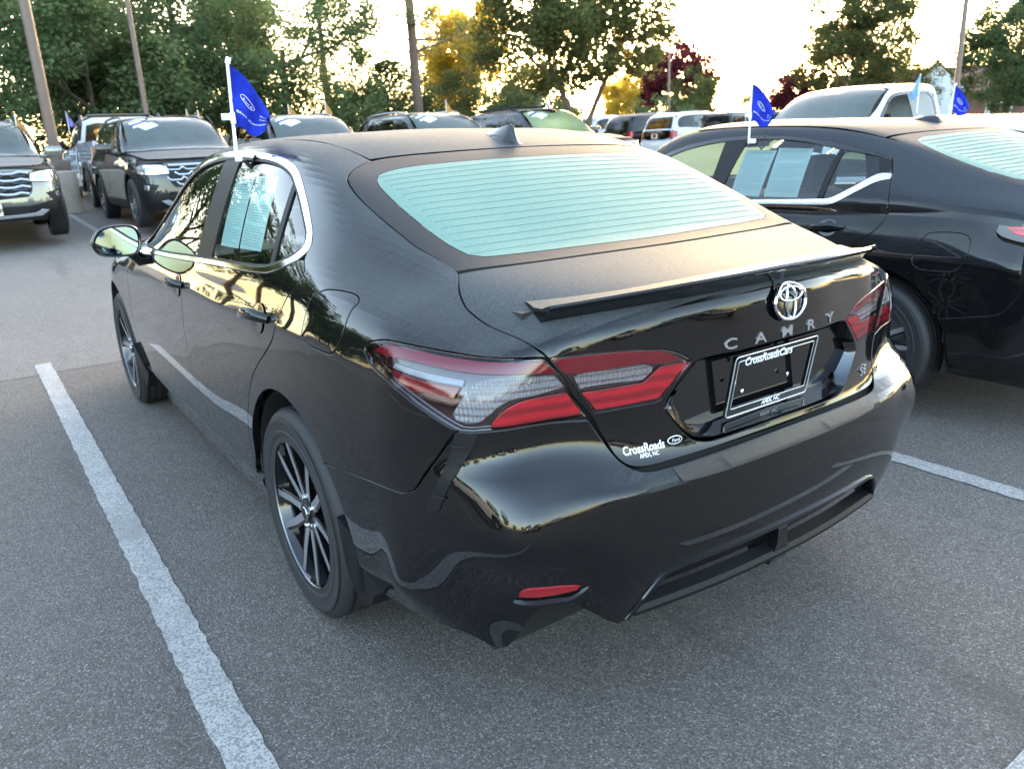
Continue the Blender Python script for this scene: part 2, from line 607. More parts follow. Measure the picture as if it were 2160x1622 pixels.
def uv(prj, p):
    if prj in CYL:
        y0, sg = CYL[prj]
        return (math.atan2(p[0], sg * (p[1] - y0)) * .9, p[2])
    d, a, b = PRJ[prj]
    p = Vector(p)
    return (p.dot(a), p.dot(b))
def resample(poly, step, corner=32, closed=True):
    """Catmull-Rom through the points, corners kept sharp"""
    P = [Vector(p) for p in poly]
    n = len(P)
    out = []
    def iscorner(i):
        if not closed and i in (0, n - 1):
            return True
        a, b = (P[i] - P[i - 1]), (P[(i + 1) % n] - P[i])
        if a.length < 1e-6 or b.length < 1e-6:
            return True
        return math.degrees(a.angle(b)) > corner
    C = [iscorner(i) for i in range(n)]
    for i in range(n if closed else n - 1):
        p1, p2 = P[i], P[(i + 1) % n]
        p0 = p1 * 2 - p2 if C[i] else P[i - 1]
        p3 = p2 * 2 - p1 if C[(i + 1) % n] else P[(i + 2) % n]
        L = (p2 - p1).length
        if L < 1e-6:
            continue
        m1 = (p2 - p0)
        m2 = (p3 - p1)
        m1 = m1 * (L / max(m1.length, 1e-6))
        m2 = m2 * (L / max(m2.length, 1e-6))
        if C[i]:
            m1 = p2 - p1
        if C[(i + 1) % n]:
            m2 = p2 - p1
        k = max(1, int(round(L / step)))
        for j in range(k):
            t = j / k
            out.append((2*t**3 - 3*t**2 + 1) * p1 + (t**3 - 2*t**2 + t) * m1 + (-2*t**3 + 3*t**2) * p2 + (t**3 - t**2) * m2)
    if not closed:
        out.append(P[-1])
    return out
def inside(poly, pts):
    x, y = pts[:, 0], pts[:, 1]
    c = np.zeros(len(pts), bool)
    n = len(poly)
    for i in range(n):
        x1, y1 = poly[i]
        x2, y2 = poly[(i + 1) % n]
        if y1 == y2:
            continue
        m = (y1 > y) != (y2 > y)
        c ^= m & (x < (x2 - x1) * (y - y1) / (y2 - y1) + x1)
    return c
def inset(poly, d):
    P = np.array([tuple(p) for p in poly])
    A = np.roll(P, 1, 0)
    B = np.roll(P, -1, 0)
    area = np.sum(P[:, 0] * B[:, 1] - B[:, 0] * P[:, 1])
    t = B - A
    t /= np.maximum(np.linalg.norm(t, axis=1, keepdims=True), 1e-9)
    nrm = np.stack([-t[:, 1], t[:, 0]], 1) * (1 if area > 0 else -1)
    return P + nrm * d
def patch(M, prj, outer, holes=(), step=.025, off=0., gap=.003, lip=.016, rnd=.002, sym=False, bstep=None, corner=32):
    """cut a panel with the given outline out of the master shell; returns V, F, N"""
    def to2(pl):
        return [Vector(uv(prj, p)) if len(p) == 3 else Vector(p) for p in pl]
    bstep = bstep or step
    loops = []
    for k, pl in enumerate([outer] + list(holes)):
        rs = resample(to2(pl), bstep, corner)
        loops.append(inset(rs, gap if k == 0 else -gap) if gap else np.array([tuple(p) for p in rs]))
    allb = np.concatenate(loops)
    lo, hi = allb.min(0), allb.max(0)
    gx, gy = np.meshgrid(np.arange(lo[0], hi[0], step) + step * .37, np.arange(lo[1], hi[1], step) + step * .37)
    G = np.stack([gx.ravel(), gy.ravel()], 1)
    ok = inside(loops[0], G)
    for h in loops[1:]:
        ok &= ~inside(h, G)
    G = G[ok]
    if len(G):
        keep = np.ones(len(G), bool)
        for i0 in range(0, len(G), 2000):
            d2 = ((G[i0:i0 + 2000, None, :] - allb[None]) ** 2).sum(2).min(1)
            keep[i0:i0 + 2000] = d2 > (step * .45) ** 2
        G = G[keep]
    pts = np.concatenate([allb, G]) if len(G) else allb
    edges, o = [], 0
    for l in loops:
        n = len(l)
        edges += [(o + i, o + (i + 1) % n) for i in range(n)]
        o += n
    res = delaunay_2d_cdt([Vector(p) for p in pts], edges, [], 0, 1e-6)
    P2 = np.array([tuple(p) for p in res[0]])
    T = np.array([tuple(f) for f in res[2]])
    cen = P2[T].mean(1)
    ok = inside(loops[0], cen)
    for h in loops[1:]:
        ok &= ~inside(h, cen)
    T = T[ok]
    V, N = [], []
    for p in P2:
        a, b = M.cast(prj, float(p[0]), float(p[1]))
        V.append(a + b * off)
        N.append(b)
    F = []
    for t in T:
        a, b, c = (V[i] for i in t)
        nn = (b - a).cross(c - a)
        F.append(tuple(int(i) for i in t) if nn.dot(N[t[0]] + N[t[1]] + N[t[2]]) > 0 else (int(t[0]), int(t[2]), int(t[1])))
    if lip:
        addlip(V, F, N, lip, rnd)
    used = sorted({i for f in F for i in f})
    mp = {k: i for i, k in enumerate(used)}
    return [V[i] for i in used], [tuple(mp[i] for i in f) for f in F], [N[i] for i in used]
def addlip(V, F, N, lip, rnd):
    E = {}
    for f in F:
        for i in range(len(f)):
            E[(f[i], f[(i + 1) % len(f)])] = 1
    bd = [(a, b) for (a, b) in E if (b, a) not in E]
    out = {}
    for a, b in bd:
        d = (V[b] - V[a]).normalized()
        for k in (a, b):
            out[k] = out.get(k, Vector((0, 0, 0))) + d.cross(N[k])
    r1, r2, r3 = {}, {}, {}
    for k, o in out.items():
        o = o.normalized()
        n = N[k]
        for r, p, nn in ((r1, V[k] + o * rnd * .7 - n * rnd * .3, (n + o).normalized()), (r2, V[k] + o * rnd - n * rnd, o), (r3, V[k] + o * rnd - n * (rnd + lip), o)):
            r[k] = len(V)
            V.append(p)
            N.append(nn)
    for a, b in bd:
        F.append((b, a, r1[a], r1[b]))
        F.append((r1[b], r1[a], r2[a], r2[b]))
        F.append((r2[b], r2[a], r3[a], r3[b]))
def mirror(g):
    V, F, N = g
    return [Vector((-v.x, v.y, v.z)) for v in V], [tuple(reversed(f)) for f in F], [Vector((-n.x, n.y, n.z)) for n in N]
def join(*gs):
    V, F, N = [], [], []
    for v, f, n in gs:
        o = len(V)
        V += v
        N += n
        F += [tuple(i + o for i in t) for t in f]
    return V, F, N
def panel(name, g, mat, parent):
    return mk(name, g[0], g[1], mat, parent, N=g[2])
def symx(half):
    """close a left-half outline (first and last point near x=0) with its mirror image"""
    return list(half) + [(-p[0],) + tuple(p[1:]) for p in reversed(half) if abs(p[0]) > 1e-3]
# ------------------------------------------------------------------ the black sedan in front
SEDAN = dict(
 ycols=[3.30,3.06,2.825,2.55,2.2,1.8,1.4,1.0,.65,.35,.1,-.15,-.38,-.56,-.70],
 yk=[3.30,2.825,2.2,1.4,.65,.1,-.15,-.38,-.56,-.70],
 side=[ # (z list, w list) r0..r5
  ([.22,.20,.19,.19,.19,.20,.22,.24,.26,.27],[.78,.84,.855,.86,.86,.86,.86,.855,.84,.815]),
  ([.33,.33,.33,.33,.33,.33,.34,.35,.37,.39],[.835,.89,.897,.90,.902,.906,.905,.90,.885,.865]),
  ([.46,.50,.51,.51,.51,.52,.53,.54,.55,.555],[.86,.912,.908,.912,.914,.922,.921,.912,.895,.873]),
  ([.55,.60,.62,.63,.63,.63,.635,.64,.645,.65],[.865,.917,.908,.909,.911,.923,.922,.913,.895,.872]),
  ([0.595, 0.655, 0.68, 0.695, 0.7, 0.705, 0.71, 0.7125, 0.7125, 0.71],[0.8625, 0.917, 0.9085, 0.909, 0.911, 0.922, 0.921, 0.9115, 0.894, 0.87]),
  ([.64,.71,.74,.76,.77,.78,.785,.785,.78,.77],[.86,.917,.909,.909,.911,.921,.920,.910,.893,.868]),
  ([.71,.80,.85,.885,.912,.925,.928,.925,.905,.885],[.84,.910,.912,.912,.913,.915,.912,.902,.885,.862]),
  ([.755,.86,.91,.945,.972,.99,.995,.993,.98,.962],[.80,.882,.890,.890,.889,.890,.888,.879,.862,.838]),
 ],
 top={ # y: t1..t6 (w,z)
  3.30:[(.75,.80),(.68,.825),(.56,.85),(.40,.87),(.2,.885),(0,.89)],
  3.06:[(.80,.87),(.74,.895),(.62,.915),(.44,.935),(.22,.945),(0,.95)],
  2.825:[(.835,.915),(.78,.94),(.66,.96),(.46,.98),(.23,.99),(0,.995)],
  2.55:[(.85,.95),(.80,.975),(.68,.995),(.47,1.015),(.235,1.025),(0,1.03)],
  2.2:[(.86,.968),(.80,1.01),(.70,1.06),(.48,1.12),(.24,1.15),(0,1.16)],
  1.8:[(0.863, 0.985), (0.792, 1.11), (0.672, 1.26), (0.475, 1.335), (0.24, 1.365), (0, 1.375)],
  1.4:[(0.866, 1.0), (0.79, 1.175), (0.67, 1.383), (0.48, 1.438), (0.24, 1.452), (0, 1.458)],
  1.0:[(0.868, 1.02), (0.792, 1.2), (0.672, 1.41), (0.482, 1.456), (0.24, 1.464), (0, 1.469)],
  .65:[(0.868, 1.035), (0.793, 1.21), (0.674, 1.409), (0.482, 1.454), (0.24, 1.461), (0, 1.466)],
  .35:[(0.868, 1.048), (0.792, 1.21), (0.676, 1.391), (0.48, 1.436), (0.24, 1.444), (0, 1.449)],
  .10:[(0.866, 1.058), (0.788, 1.2), (0.67, 1.345), (0.468, 1.388), (0.235, 1.403), (0, 1.408)],
  -.15:[(0.858, 1.065), (0.776, 1.172), (0.655, 1.278), (0.45, 1.311), (0.225, 1.324), (0, 1.328)],
  -.38:[(.838,1.058),(.748,1.130),(.630,1.196),(.43,1.216),(.215,1.225),(0,1.229)],
  -.56:[(.818,1.035),(.718,1.085),(.615,1.125),(.42,1.140),(.21,1.148),(0,1.150)],
  -.70:[(.788,1.003),(.690,1.052),(.580,1.088),(.40,1.106),(.2,1.114),(0,1.116)],
 },
 # rear columns K,R1..R6 rows r0..r6 : (w,y,z)
 rear=[
  [(0.745, -0.915, 0.29), (0.748, -0.908, 0.42), (0.793, -0.944, 0.555), (0.791, -0.938, 0.65), (0.787, -0.905, 0.71), (0.782, -0.868, 0.765), (0.776, -0.868, 0.875), (0.752, -0.848, 0.96)],
  [(0.625, -0.965, 0.29), (0.655, -0.98, 0.44), (0.685, -1.014, 0.56), (0.682, -1.005, 0.655), (0.674, -0.962, 0.715), (0.665, -0.922, 0.775), (0.662, -0.925, 0.885), (0.65, -0.908, 0.988)],
  [(0.525, -1.0, 0.29), (0.56, -1.045, 0.45), (0.565, -1.05, 0.565), (0.563, -1.042, 0.66), (0.557, -0.99, 0.712), (0.552, -0.958, 0.78), (0.55, -0.962, 0.895), (0.54, -0.948, 1.014)],
  [(0.425, -1.02, 0.29), (0.445, -1.068, 0.455), (0.45, -1.073, 0.57), (0.448, -1.065, 0.663), (0.443, -1.014, 0.702), (0.44, -0.995, 0.785), (0.437, -0.996, 0.9), (0.43, -0.98, 1.03)],
  [(0.3, -1.035, 0.29), (0.305, -1.084, 0.455), (0.31, -1.088, 0.57), (0.31, -1.08, 0.664), (0.307, -1.04, 0.7), (0.305, -1.022, 0.785), (0.305, -1.02, 0.905), (0.3, -1.0, 1.045)],
  [(0.15, -1.045, 0.29), (0.155, -1.094, 0.455), (0.155, -1.097, 0.57), (0.155, -1.089, 0.665), (0.155, -1.056, 0.7), (0.155, -1.04, 0.785), (0.155, -1.045, 0.91), (0.15, -1.02, 1.052)],
  [(0, -1.048, 0.29), (0, -1.097, 0.455), (0, -1.1, 0.57), (0, -1.092, 0.665), (0, -1.062, 0.7), (0, -1.047, 0.785), (0, -1.052, 0.91), (0, -1.027, 1.055)],
 ],
 front=[
  [(0.7, 3.52, 0.21), (0.74, 3.56, 0.31), (0.755, 3.57, 0.42), (0.755, 3.56, 0.52), (0.7475, 3.545, 0.56), (0.74, 3.53, 0.6), (0.71, 3.49, 0.67), (0.68, 3.45, 0.73)],
  [(0.58, 3.65, 0.2), (0.62, 3.69, 0.3), (0.63, 3.7, 0.42), (0.63, 3.69, 0.52), (0.62, 3.67, 0.565), (0.61, 3.65, 0.61), (0.59, 3.6, 0.69), (0.57, 3.55, 0.755)],
  [(0.46, 3.7, 0.2), (0.49, 3.74, 0.3), (0.5, 3.75, 0.42), (0.5, 3.74, 0.52), (0.495, 3.72, 0.57), (0.49, 3.7, 0.62), (0.47, 3.65, 0.71), (0.46, 3.6, 0.775)],
  [(0.36, 3.72, 0.2), (0.38, 3.76, 0.3), (0.39, 3.77, 0.42), (0.39, 3.765, 0.52), (0.385, 3.7475, 0.57), (0.38, 3.73, 0.62), (0.37, 3.68, 0.72), (0.36, 3.63, 0.79)],
  [(0.24, 3.74, 0.2), (0.25, 3.78, 0.3), (0.255, 3.79, 0.42), (0.255, 3.785, 0.52), (0.2525, 3.7675, 0.57), (0.25, 3.75, 0.62), (0.245, 3.7, 0.73), (0.24, 3.65, 0.8)],
  [(0.12, 3.75, 0.2), (0.125, 3.79, 0.3), (0.127, 3.8, 0.42), (0.127, 3.795, 0.52), (0.126, 3.7775, 0.57), (0.125, 3.76, 0.62), (0.12, 3.71, 0.735), (0.12, 3.66, 0.805)],
  [(0, 3.75, 0.2), (0, 3.79, 0.3), (0, 3.8, 0.42), (0, 3.795, 0.52), (0.0, 3.7775, 0.57), (0, 3.76, 0.62), (0, 3.71, 0.737), (0, 3.66, 0.807)],
 ],
 crease_side=[(6,.55),(1,.6),(0,1)],
 crease_rear=[(3,.5),(0,1),(7,.45)],
 crease_top=[(3,-.2,1.9,.3)],
)
def wheel_parts(parent, c, side, rt=.334, rr=.243, style='split', tw=.225, finish=None):
    """tyre, rim, spokes, brake disc; outer face on x = c.x side"""
    fin = finish or M_SATIN
    sx = side
    h = tw / 2
    prof = [(-h * .96, rr - .012), (-h * .955, rr + .006), (-h * .985, rr + .010), (-h * .99, rr + .022), (-h * .975, rr + .024), (-h, (rt + rr) / 2 + .004), (-h * 1.012, (rt + rr) / 2 + .008), (-h * 1.012, (rt + rr) / 2 + .012), (-h, (rt + rr) / 2 + .016), (-h * .985, rt - .034), (-h * .955, rt - .031), (-h * .95, rt - .026), (-h * .86, rt - .009), (-h * .72, rt - .002)]
    tread = []
    for a in (-.62, -.3, 0, .3, .62):
        tread += [(a * h - .012, rt), (a * h - .004, rt), (a * h - .0035, rt - .008), (a * h + .0035, rt - .008), (a * h + .004, rt), (a * h + .012, rt)]
    prof = prof + tread + [(-a, r) for a, r in reversed(prof)]
    t = MB().lathe(prof, 64, 'x', c).build('tyre', M_TYRE, parent, smooth=True)
    xo = sx * (h - .012)
    rim = MB().lathe([(xo - sx * .004, rr + .002), (xo + sx * .004, rr), (xo + sx * .003, rr - .008), (xo - sx * .012, rr - .012), (xo - sx * .06, rr - .026), (xo - sx * .17, rr - .03)], 64, 'x', c).build('rim', M_GLOSSBLK, parent, smooth=True)
    MB().lathe([(xo + sx * .0015, rr + .001), (xo + sx * .0052, rr - .001), (xo + sx * .0048, rr - .007), (xo + sx * .0005, rr - .009)], 64, 'x', c).build('rim_lip', fin, rim, smooth=True)
    MB().lathe([(xo - sx * .125, .03), (xo - sx * .125, rr - .07), (xo - sx * .14, rr - .07), (xo - sx * .14, .03)], 40, 'x', c).build('brake_disc', M_SATIN, rim, smooth=True)
    MB().lathe([(xo - sx * .16, .0), (xo - sx * .16, rr - .03)], 40, 'x', c).build('wheel_back', M_UNDER, rim, smooth=False)
    C = Vector(c)
    def pt(x, r, a):
        return C + Vector((x, r * math.cos(a), r * math.sin(a)))
    n = 5 if style != 'six' else 6
    body, face = MB(), MB()
    for k in range(n):
        a0 = 2 * math.pi * k / n + .35
        for s2 in (-1, 1):
            r0, r1 = .045, rr - .008
            A0, A1 = a0 + s2 * .24, a0 + s2 * (.36 if style == 'split' else .2)
            w0, w1 = .019, .0155
            xi0, xi1 = xo - sx * .022, xo - sx * .006
            def quad(r, a, w):
                d = w / r
                return a - d, a + d
            rows = []
            for f in (0, .45, 1):
                r = r0 + (r1 - r0) * f
                a = A0 + (A1 - A0) * (f ** .8)
                w = w0 + (w1 - w0) * f
                x = xi0 + (xi1 - xi0) * f
                l, u = quad(r, a, w)
                rows.append((pt(x, r, l), pt(x, r, u), pt(x - sx * .035, r, l - .02), pt(x - sx * .035, r, u + .02), r, l, u, x))
            for i in range(2):
                p, q = rows[i], rows[i + 1]
                body.add([p[0], p[1], q[1], q[0], p[2], p[3], q[3], q[2]], [[0, 1, 2, 3], [0, 3, 7, 4], [1, 5, 6, 2], [4, 7, 6, 5]])
                e = sx * .0012
                fl = .3 if s2 > 0 else .0
                fu = 1. if s2 > 0 else .7
                V = []
                for rr_ in (p, q):
                    l, u = rr_[5], rr_[6]
                    V += [pt(rr_[7] + e, rr_[4], l + (u - l) * fl), pt(rr_[7] + e, rr_[4], l + (u - l) * fu)]
                face.add([V[0], V[1], V[3], V[2]], [[0, 1, 2, 3]])
    body.lathe([(xo - sx * .055, .062), (xo - sx * .02, .058), (xo - sx * .016, .034), (xo - sx * .014, 0.001)], 24, 'x', c)
    body.build('spokes', M_GLOSSBLK, rim)
    face.build('spoke_faces', fin, rim)
    hub = MB().lathe([(xo - sx * .0155, .033), (xo - sx * .010, .031), (xo - sx * .009, .001)], 24, 'x', c).build('hub_cap', M_GLOSSBLK, rim, smooth=True)
    MB().lathe([(xo - sx * .0095, .022), (xo - sx * .008, .021), (xo - sx * .0085, .019)], 24, 'x', c).build('hub_ring', M_CHROME, rim, smooth=True)
    for k in range(5):
        a = 2 * math.pi * k / 5
        MB().lathe([(0, .008), (sx * .018, .008), (sx * .02, .004)], 8, 'x', pt(xo - sx * .03, .05, a), cap=True).build('wheel_nut', M_CHROME, rim)
    return t
def wheel(parent, c, side, **kw):
    w = bpy.data.objects.new('wheel', None)
    link(w, parent)
    w.location = c
    wheel_parts(w, (0, 0, 0), side, **kw)
    return w
def wells(parent, pts, r=.385, half=.80):
    for y, z in pts:
        for s in (-1, 1):
            b = MB()
            V, F = [], []
            n = 20
            for k in range(n + 1):
                a = math.pi * (-.08 + 1.16 * k / n)
                for x in (half + .095, half - .22):
                    V.append((s * x, y + r * math.cos(a), z + r * math.sin(a)))
            F = [[2 * k, 2 * k + 1, 2 * k + 3, 2 * k + 2] for k in range(n)]
            F.append([2 * k + 1 for k in range(n + 1)])
            b.add(V, F).build('wheel_arch_liner', M_UNDER, parent)
def underbody(M, parent, keep, d=.022):
    co, fa, no = M.low
    F = []
    for f in fa:
        c = sum((co[i] for i in f), Vector()) / len(f)
        if keep(c):
            F.append(f)
    V = [p - n * d for p, n in zip(co, no)]
    used = sorted({i for f in F for i in f})
    mp = {k: i for i, k in enumerate(used)}
    return mk('inner_shell', [V[i] for i in used], [tuple(mp[i] for i in f) for f in F], M_UNDER, parent)
def seat(parent, x, y, z=.0, mat=None, w=.25, name='seat'):
    m = mat or M_SEAT
    b = MB().box((x, y + .05, z + .42), (w * 2, .52, .18), bevel=.05)
    b.box((x, y - .26, z + .76), (w * 1.9, .15, .62), Matrix.Rotation(R(-14), 3, 'X').transposed() if False else Matrix.Rotation(R(14), 3, 'X'), bevel=.05)
    o = b.build(name, m, parent, smooth=True)
    MB().box((x, y - .36, z + 1.16), (w * 1.05, .10, .19), Matrix.Rotation(R(10), 3, 'X'), bevel=.04).tube([(x - .06, y - .335, z + 1.02), (x - .06, y - .35, z + 1.12)], .007).tube([(x + .06, y - .335, z + 1.02), (x + .06, y - .35, z + 1.12)], .007).build('headrest', m, o, smooth=True)
    return o
def interior(parent, y0=0., z0=0., seatmat=None, half=.74):
    s = half / .74
    for x in (-.37, .37):
        seat(parent, x * s, 1.05 + y0, z0, seatmat, name='front_seat')
    b = MB().box((0, .08 + y0, z0 + .42), (1.30 * s, .55, .2), bevel=.05).box((0, -.26 + y0, z0 + .76), (1.28 * s, .16, .60), Matrix.Rotation(R(20), 3, 'X'), bevel=.05)
    for x in (-.38, .38):
        b.box((x * s, -.38 + y0, z0 + 1.10), (.26, .1, .15), bevel=.04)
    b.build('rear_bench', seatmat or M_SEAT, parent, smooth=True)
    MB().box((0, 1.85 + y0, z0 + .80), (1.36 * s, .42, .34), bevel=.08).box((0, 1.35 + y0, z0 + .52), (.22, .9, .18), bevel=.04).build('dashboard', M_TRIM, parent, smooth=True)
    st = MB().tube([(-.37 * s + .185 * math.cos(a), 1.52 + y0 + .05 * math.sin(a), z0 + .93 + .18 * math.sin(a)) for a in np.linspace(0, 2 * math.pi, 29)], .015, 8, cap=False)
    st.box((-.37 * s, 1.535 + y0, z0 + .92), (.16, .05, .11), bevel=.02).box((-.37 * s, 1.53 + y0, z0 + .93), (.34, .025, .035))
    st.build('steering_wheel', M_TRIM, parent, smooth=True)
    MB().box((0, .7 + y0, z0 + .25), (1.45 * s, 3.0, .06)).build('floor_pan', M_UNDER, parent)
    MB().box((0, 1.66 + y0, z0 + 1.03), (.24, .02, .13), bevel=.008).build('screen', M_GLOSSBLK, parent, smooth=True)
    MB().box((0, 1.44 + y0, z0 + 1.33), (.24, .025, .065), bevel=.012).build('rear_view_mirror', M_TRIM, parent, smooth=True)
def handle(parent, M, y, z, mat, len_=.20):
    """body-coloured pull handle over a scooped recess with a key cover"""
    p, n = M.cast('L', y, z)
    pts, rad = [], []
    for t in np.linspace(-1, 1, 9):
        q, nn = M.cast('L', y - t * len_ / 2, z + .006 * t)
        pts.append(q + nn * (.034 * (1 - abs(t) ** 3) - .002))
        rad.append(.0145 * (1 - .35 * abs(t) ** 3))
    h = MB().tube(pts, rad, 10)
    h.V = [tuple(Vector(v) + (Vector((0, 0, Vector(v).z - z)) * .35)) for v in h.V]
    o = h.build('door_handle', mat, parent, smooth=True)
    q, nn = M.cast('L', y - .01, z + .0)
    cup = MB()
    V, F = [], []
    for r, dn in ((1., .0035), (.86, .0038), (.55, .001), (.0, .001)):
        for k in range(24):
            a = 2 * math.pi * k / 24
            qq, nq = M.cast('L', y - .01 + .062 * r * math.cos(a), z - .002 + .045 * r * math.sin(a))
            V.append(qq + nq * dn)
    for i in range(3):
        for k in range(24):
            F.append([i * 24 + k, i * 24 + (k + 1) % 24, (i + 1) * 24 + (k + 1) % 24, (i + 1) * 24 + k])
    cup.add(V, F).build('handle_cup', M_GLOSSBLK, o, smooth=True)
    return o
def ring_plate(parent, name, pts, n, w, mat):
    pass

def text_on(parent, name, M, prj, u, v, txt, size, mat, off=.003, extrude=.0, sx=1., shear=0., spacing=1., bold=0., tilt=0.):
    """letters lying on the body; each letter mesh is bent onto the surface"""
    o = text_mesh(name, txt, size, mat, parent, Matrix.Identity(4), extrude, sx, spacing=spacing, shear=shear, bold=bold)
    ct, st = math.cos(tilt), math.sin(tilt)
    for vt in o.data.vertices:
        x, y, z = vt.co
        p, n = M.cast(prj, u + x * ct - y * st, v + x * st + y * ct)
        vt.co = p + n * (off + z)
    return o
def emblem_ring(mb, M, u, v, rx, ry, w, off, prj='B', n=40, arc=(0, 2 * math.pi), rot=0.):
    pts = []
    for k in range(n + 1):
        a = arc[0] + (arc[1] - arc[0]) * k / n
        pts.append((u + rx * math.cos(a), v + ry * math.sin(a)))
    P = [M.cast(prj, *p)[0] + Vector((0, -off if prj in ('B', 'BU') else 0, 0)) for p in pts]
    mb.tube(P, w, 8, cap=False)

def build_sedan():
    M = Master(SEDAN)
    car = empty('sedan', (0, 0, 0), label='glossy black sedan with trunk spoiler and dewy roof in the foreground', cat='car')
    P = M_BLACK
    mir = lambda pts: [(-p[0], p[1], p[2]) for p in pts]
    # ---- outlines measured on the shell (x<0 is the near side)
    dlo_o = [(2.14,.985),(1.98,1.10),(1.8,1.205),(1.6,1.305),(1.345,1.377),(1.149,1.402),(.963,1.411),(.778,1.409),(.55,1.399),(.386,1.385),(.278,1.365),(.207,1.342),(.144,1.311),(.085,1.277),(.029,1.244),(-.026,1.209),(-.065,1.182),(-.089,1.155),(-.086,1.135),(-.061,1.115),(-.007,1.096),(.06,1.077),(.127,1.063),(.197,1.057),(.42,1.044),(.709,1.031),(1.054,1.013),(1.389,.995),(1.652,.984),(1.9,.978),(2.06,.976)]
    dlo_i = [(2.06,1.003),(1.93,1.10),(1.77,1.195),(1.58,1.285),(1.36,1.352),(1.15,1.38),(.963,1.390),(.778,1.390),(.55,1.383),(.40,1.371),(.30,1.353),(.235,1.334),(.175,1.305),(.11,1.270),(.055,1.238),(.0,1.205),(-.037,1.182),(-.056,1.158),(-.053,1.143),(-.028,1.126),(.026,1.107),(.105,1.085),(.195,1.073),(.434,1.059),(.722,1.047),(1.07,1.029),(1.41,1.010),(1.65,1.000),(1.9,.995)]
    door_r = [(-.093,1.118),(-.127,1.092),(-.134,1.071),(-.115,1.047),(-.073,1.016),(-.052,.985),(-.041,.947),(-.016,.905),(.049,.855),(.141,.798),(.222,.744),(.271,.700),(.314,.648),(.347,.593),(.371,.541),(.390,.478),(.402,.420),(.412,.342)]
    split = [(.985,1.018),(1.045,.965),(1.082,.925),(1.092,.88),(1.135,.81),(1.165,.73),(1.165,.65),(1.13,.575),(1.075,.515),(1.02,.46),(.985,.40),(.975,.342)]
    front_e = [(2.26,.875),(2.30,.82),(2.34,.76),(2.38,.66),(2.385,.575),(2.37,.488),(2.33,.42),(2.29,.342)]
    arch = [(.415,.34)] + [(-.02 + .395 * math.cos(a), .345 + .392 * math.sin(a)) for a in np.linspace(R(12), R(132), 14)]
    archb = [(-.02 + .395 * math.cos(a), .345 + .392 * math.sin(a)) for a in np.linspace(R(137), R(182), 6)]
    L3 = lambda pts: [M.L(*p) for p in pts]
    # ---- doors
    belt = [p for p in dlo_o if p[1] < 1.12 and p[0] > -.095 and p[0] < 2.1]
    rd = [(.985,1.0165)] + [(.709,1.031),(.42,1.044),(.197,1.057),(.127,1.063),(.06,1.077),(-.007,1.096),(-.061,1.115)] + door_r + [(.975,.342)] + split[::-1][1:-1]
    fd = [(2.15,.976),(1.9,.978),(1.652,.984),(1.389,.995),(1.1,1.010),(.985,1.0165)] + split[1:] + [(2.29,.342)] + front_e[::-1][1:] + [(2.22,.93)]
    for s in (0, 1):
        for pl, hy, hz in ((fd, 1.185, .908), (rd, .135, .935)):
            g = patch(M, 'L', pl, step=.03, bstep=.02)
            d = panel('door', g if not s else mirror(g), P, car)
            h = handle(d, M, hy, hz, P)
            if s:
                for o in (h, *h.children):
                    o.data.transform(Matrix.Diagonal((-1, 1, 1, 1)))
                    o.data.flip_normals()
    # ---- quarter panel with C pillar and roof rail
    rg_outer = [(-.533,.046,1.365),(-.579,.028,1.354),(-.622,.001,1.339),(-.648,-.029,1.323),(-.659,-.064,1.306),(-.668,-.13,1.278),(-.671,-.21,1.248),(-.67,-.288,1.218),(-.666,-.363,1.19),(-.661,-.434,1.163),(-.647,-.505,1.141),(-.634,-.584,1.113)]
    trunk_gap = [(-.637,-.593,1.108),(-.67,-.648,1.079),(-.684,-.684,1.06),(-.690,-.715,1.046),(-.686,-.773,1.025),(-.675,-.82,1.013),(-.662,-.861,1.004),(-.653,-.898,.992),(-.643,-.917,.979),(-.633,-.928,.966)]
    lamp_top = [(-.634,-.927,.966),(-.674,-.907,.969),(-.714,-.874,.972),(-.747,-.829,.974),(-.776,-.776,.978),(-.806,-.721,.983),(-.835,-.659,.988),(-.85,-.614,.988),(-.859,-.581,.982),(-.866,-.554,.973),(-.871,-.546,.964),(-.873,-.544,.953),(-.877,-.572,.933),(-.874,-.639,.911),(-.864,-.695,.886),(-.849,-.742,.864),(-.832,-.782,.844),(-.814,-.818,.826),(-.803,-.835,.819)]
    lamp_bot = [(-.787,-.856,.819),(-.767,-.876,.822),(-.703,-.908,.824),(-.628,-.927,.823),(-.546,-.955,.823)]
    lamp_mid = [(-.58,-.949,.873),(-.592,-.948,.902),(-.609,-.942,.931)]
    bump_line = [(-.804,-.834,.82),(-.812,-.821,.804),(-.835,-.786,.751),(-.857,-.745,.69),(-.866,-.723,.662),(-.872,-.70,.650),(-.878,-.675,.643),(-.888,-.622,.64),(-.902,-.503,.631),(-.913,-.386,.619),(-.917,-.30,.607)]
    ditch = [(-.60,1.62,1.36),(-.585,1.3,1.405),(-.578,.95,1.43),(-.567,.6,1.434),(-.550,.29,1.419),(-.536,.138,1.389)]
    wsedge = [(-.735,2.16,1.045),(-.70,2.0,1.12),(-.66,1.82,1.23)]
    qp = wsedge + ditch + rg_outer + trunk_gap[1:] + lamp_top[1:] + bump_line[1:] + L3(arch[::-1]) + L3(door_r[::-1]) + L3([p for p in dlo_o[:19]][::-1]) + L3([(2.21,.99)])
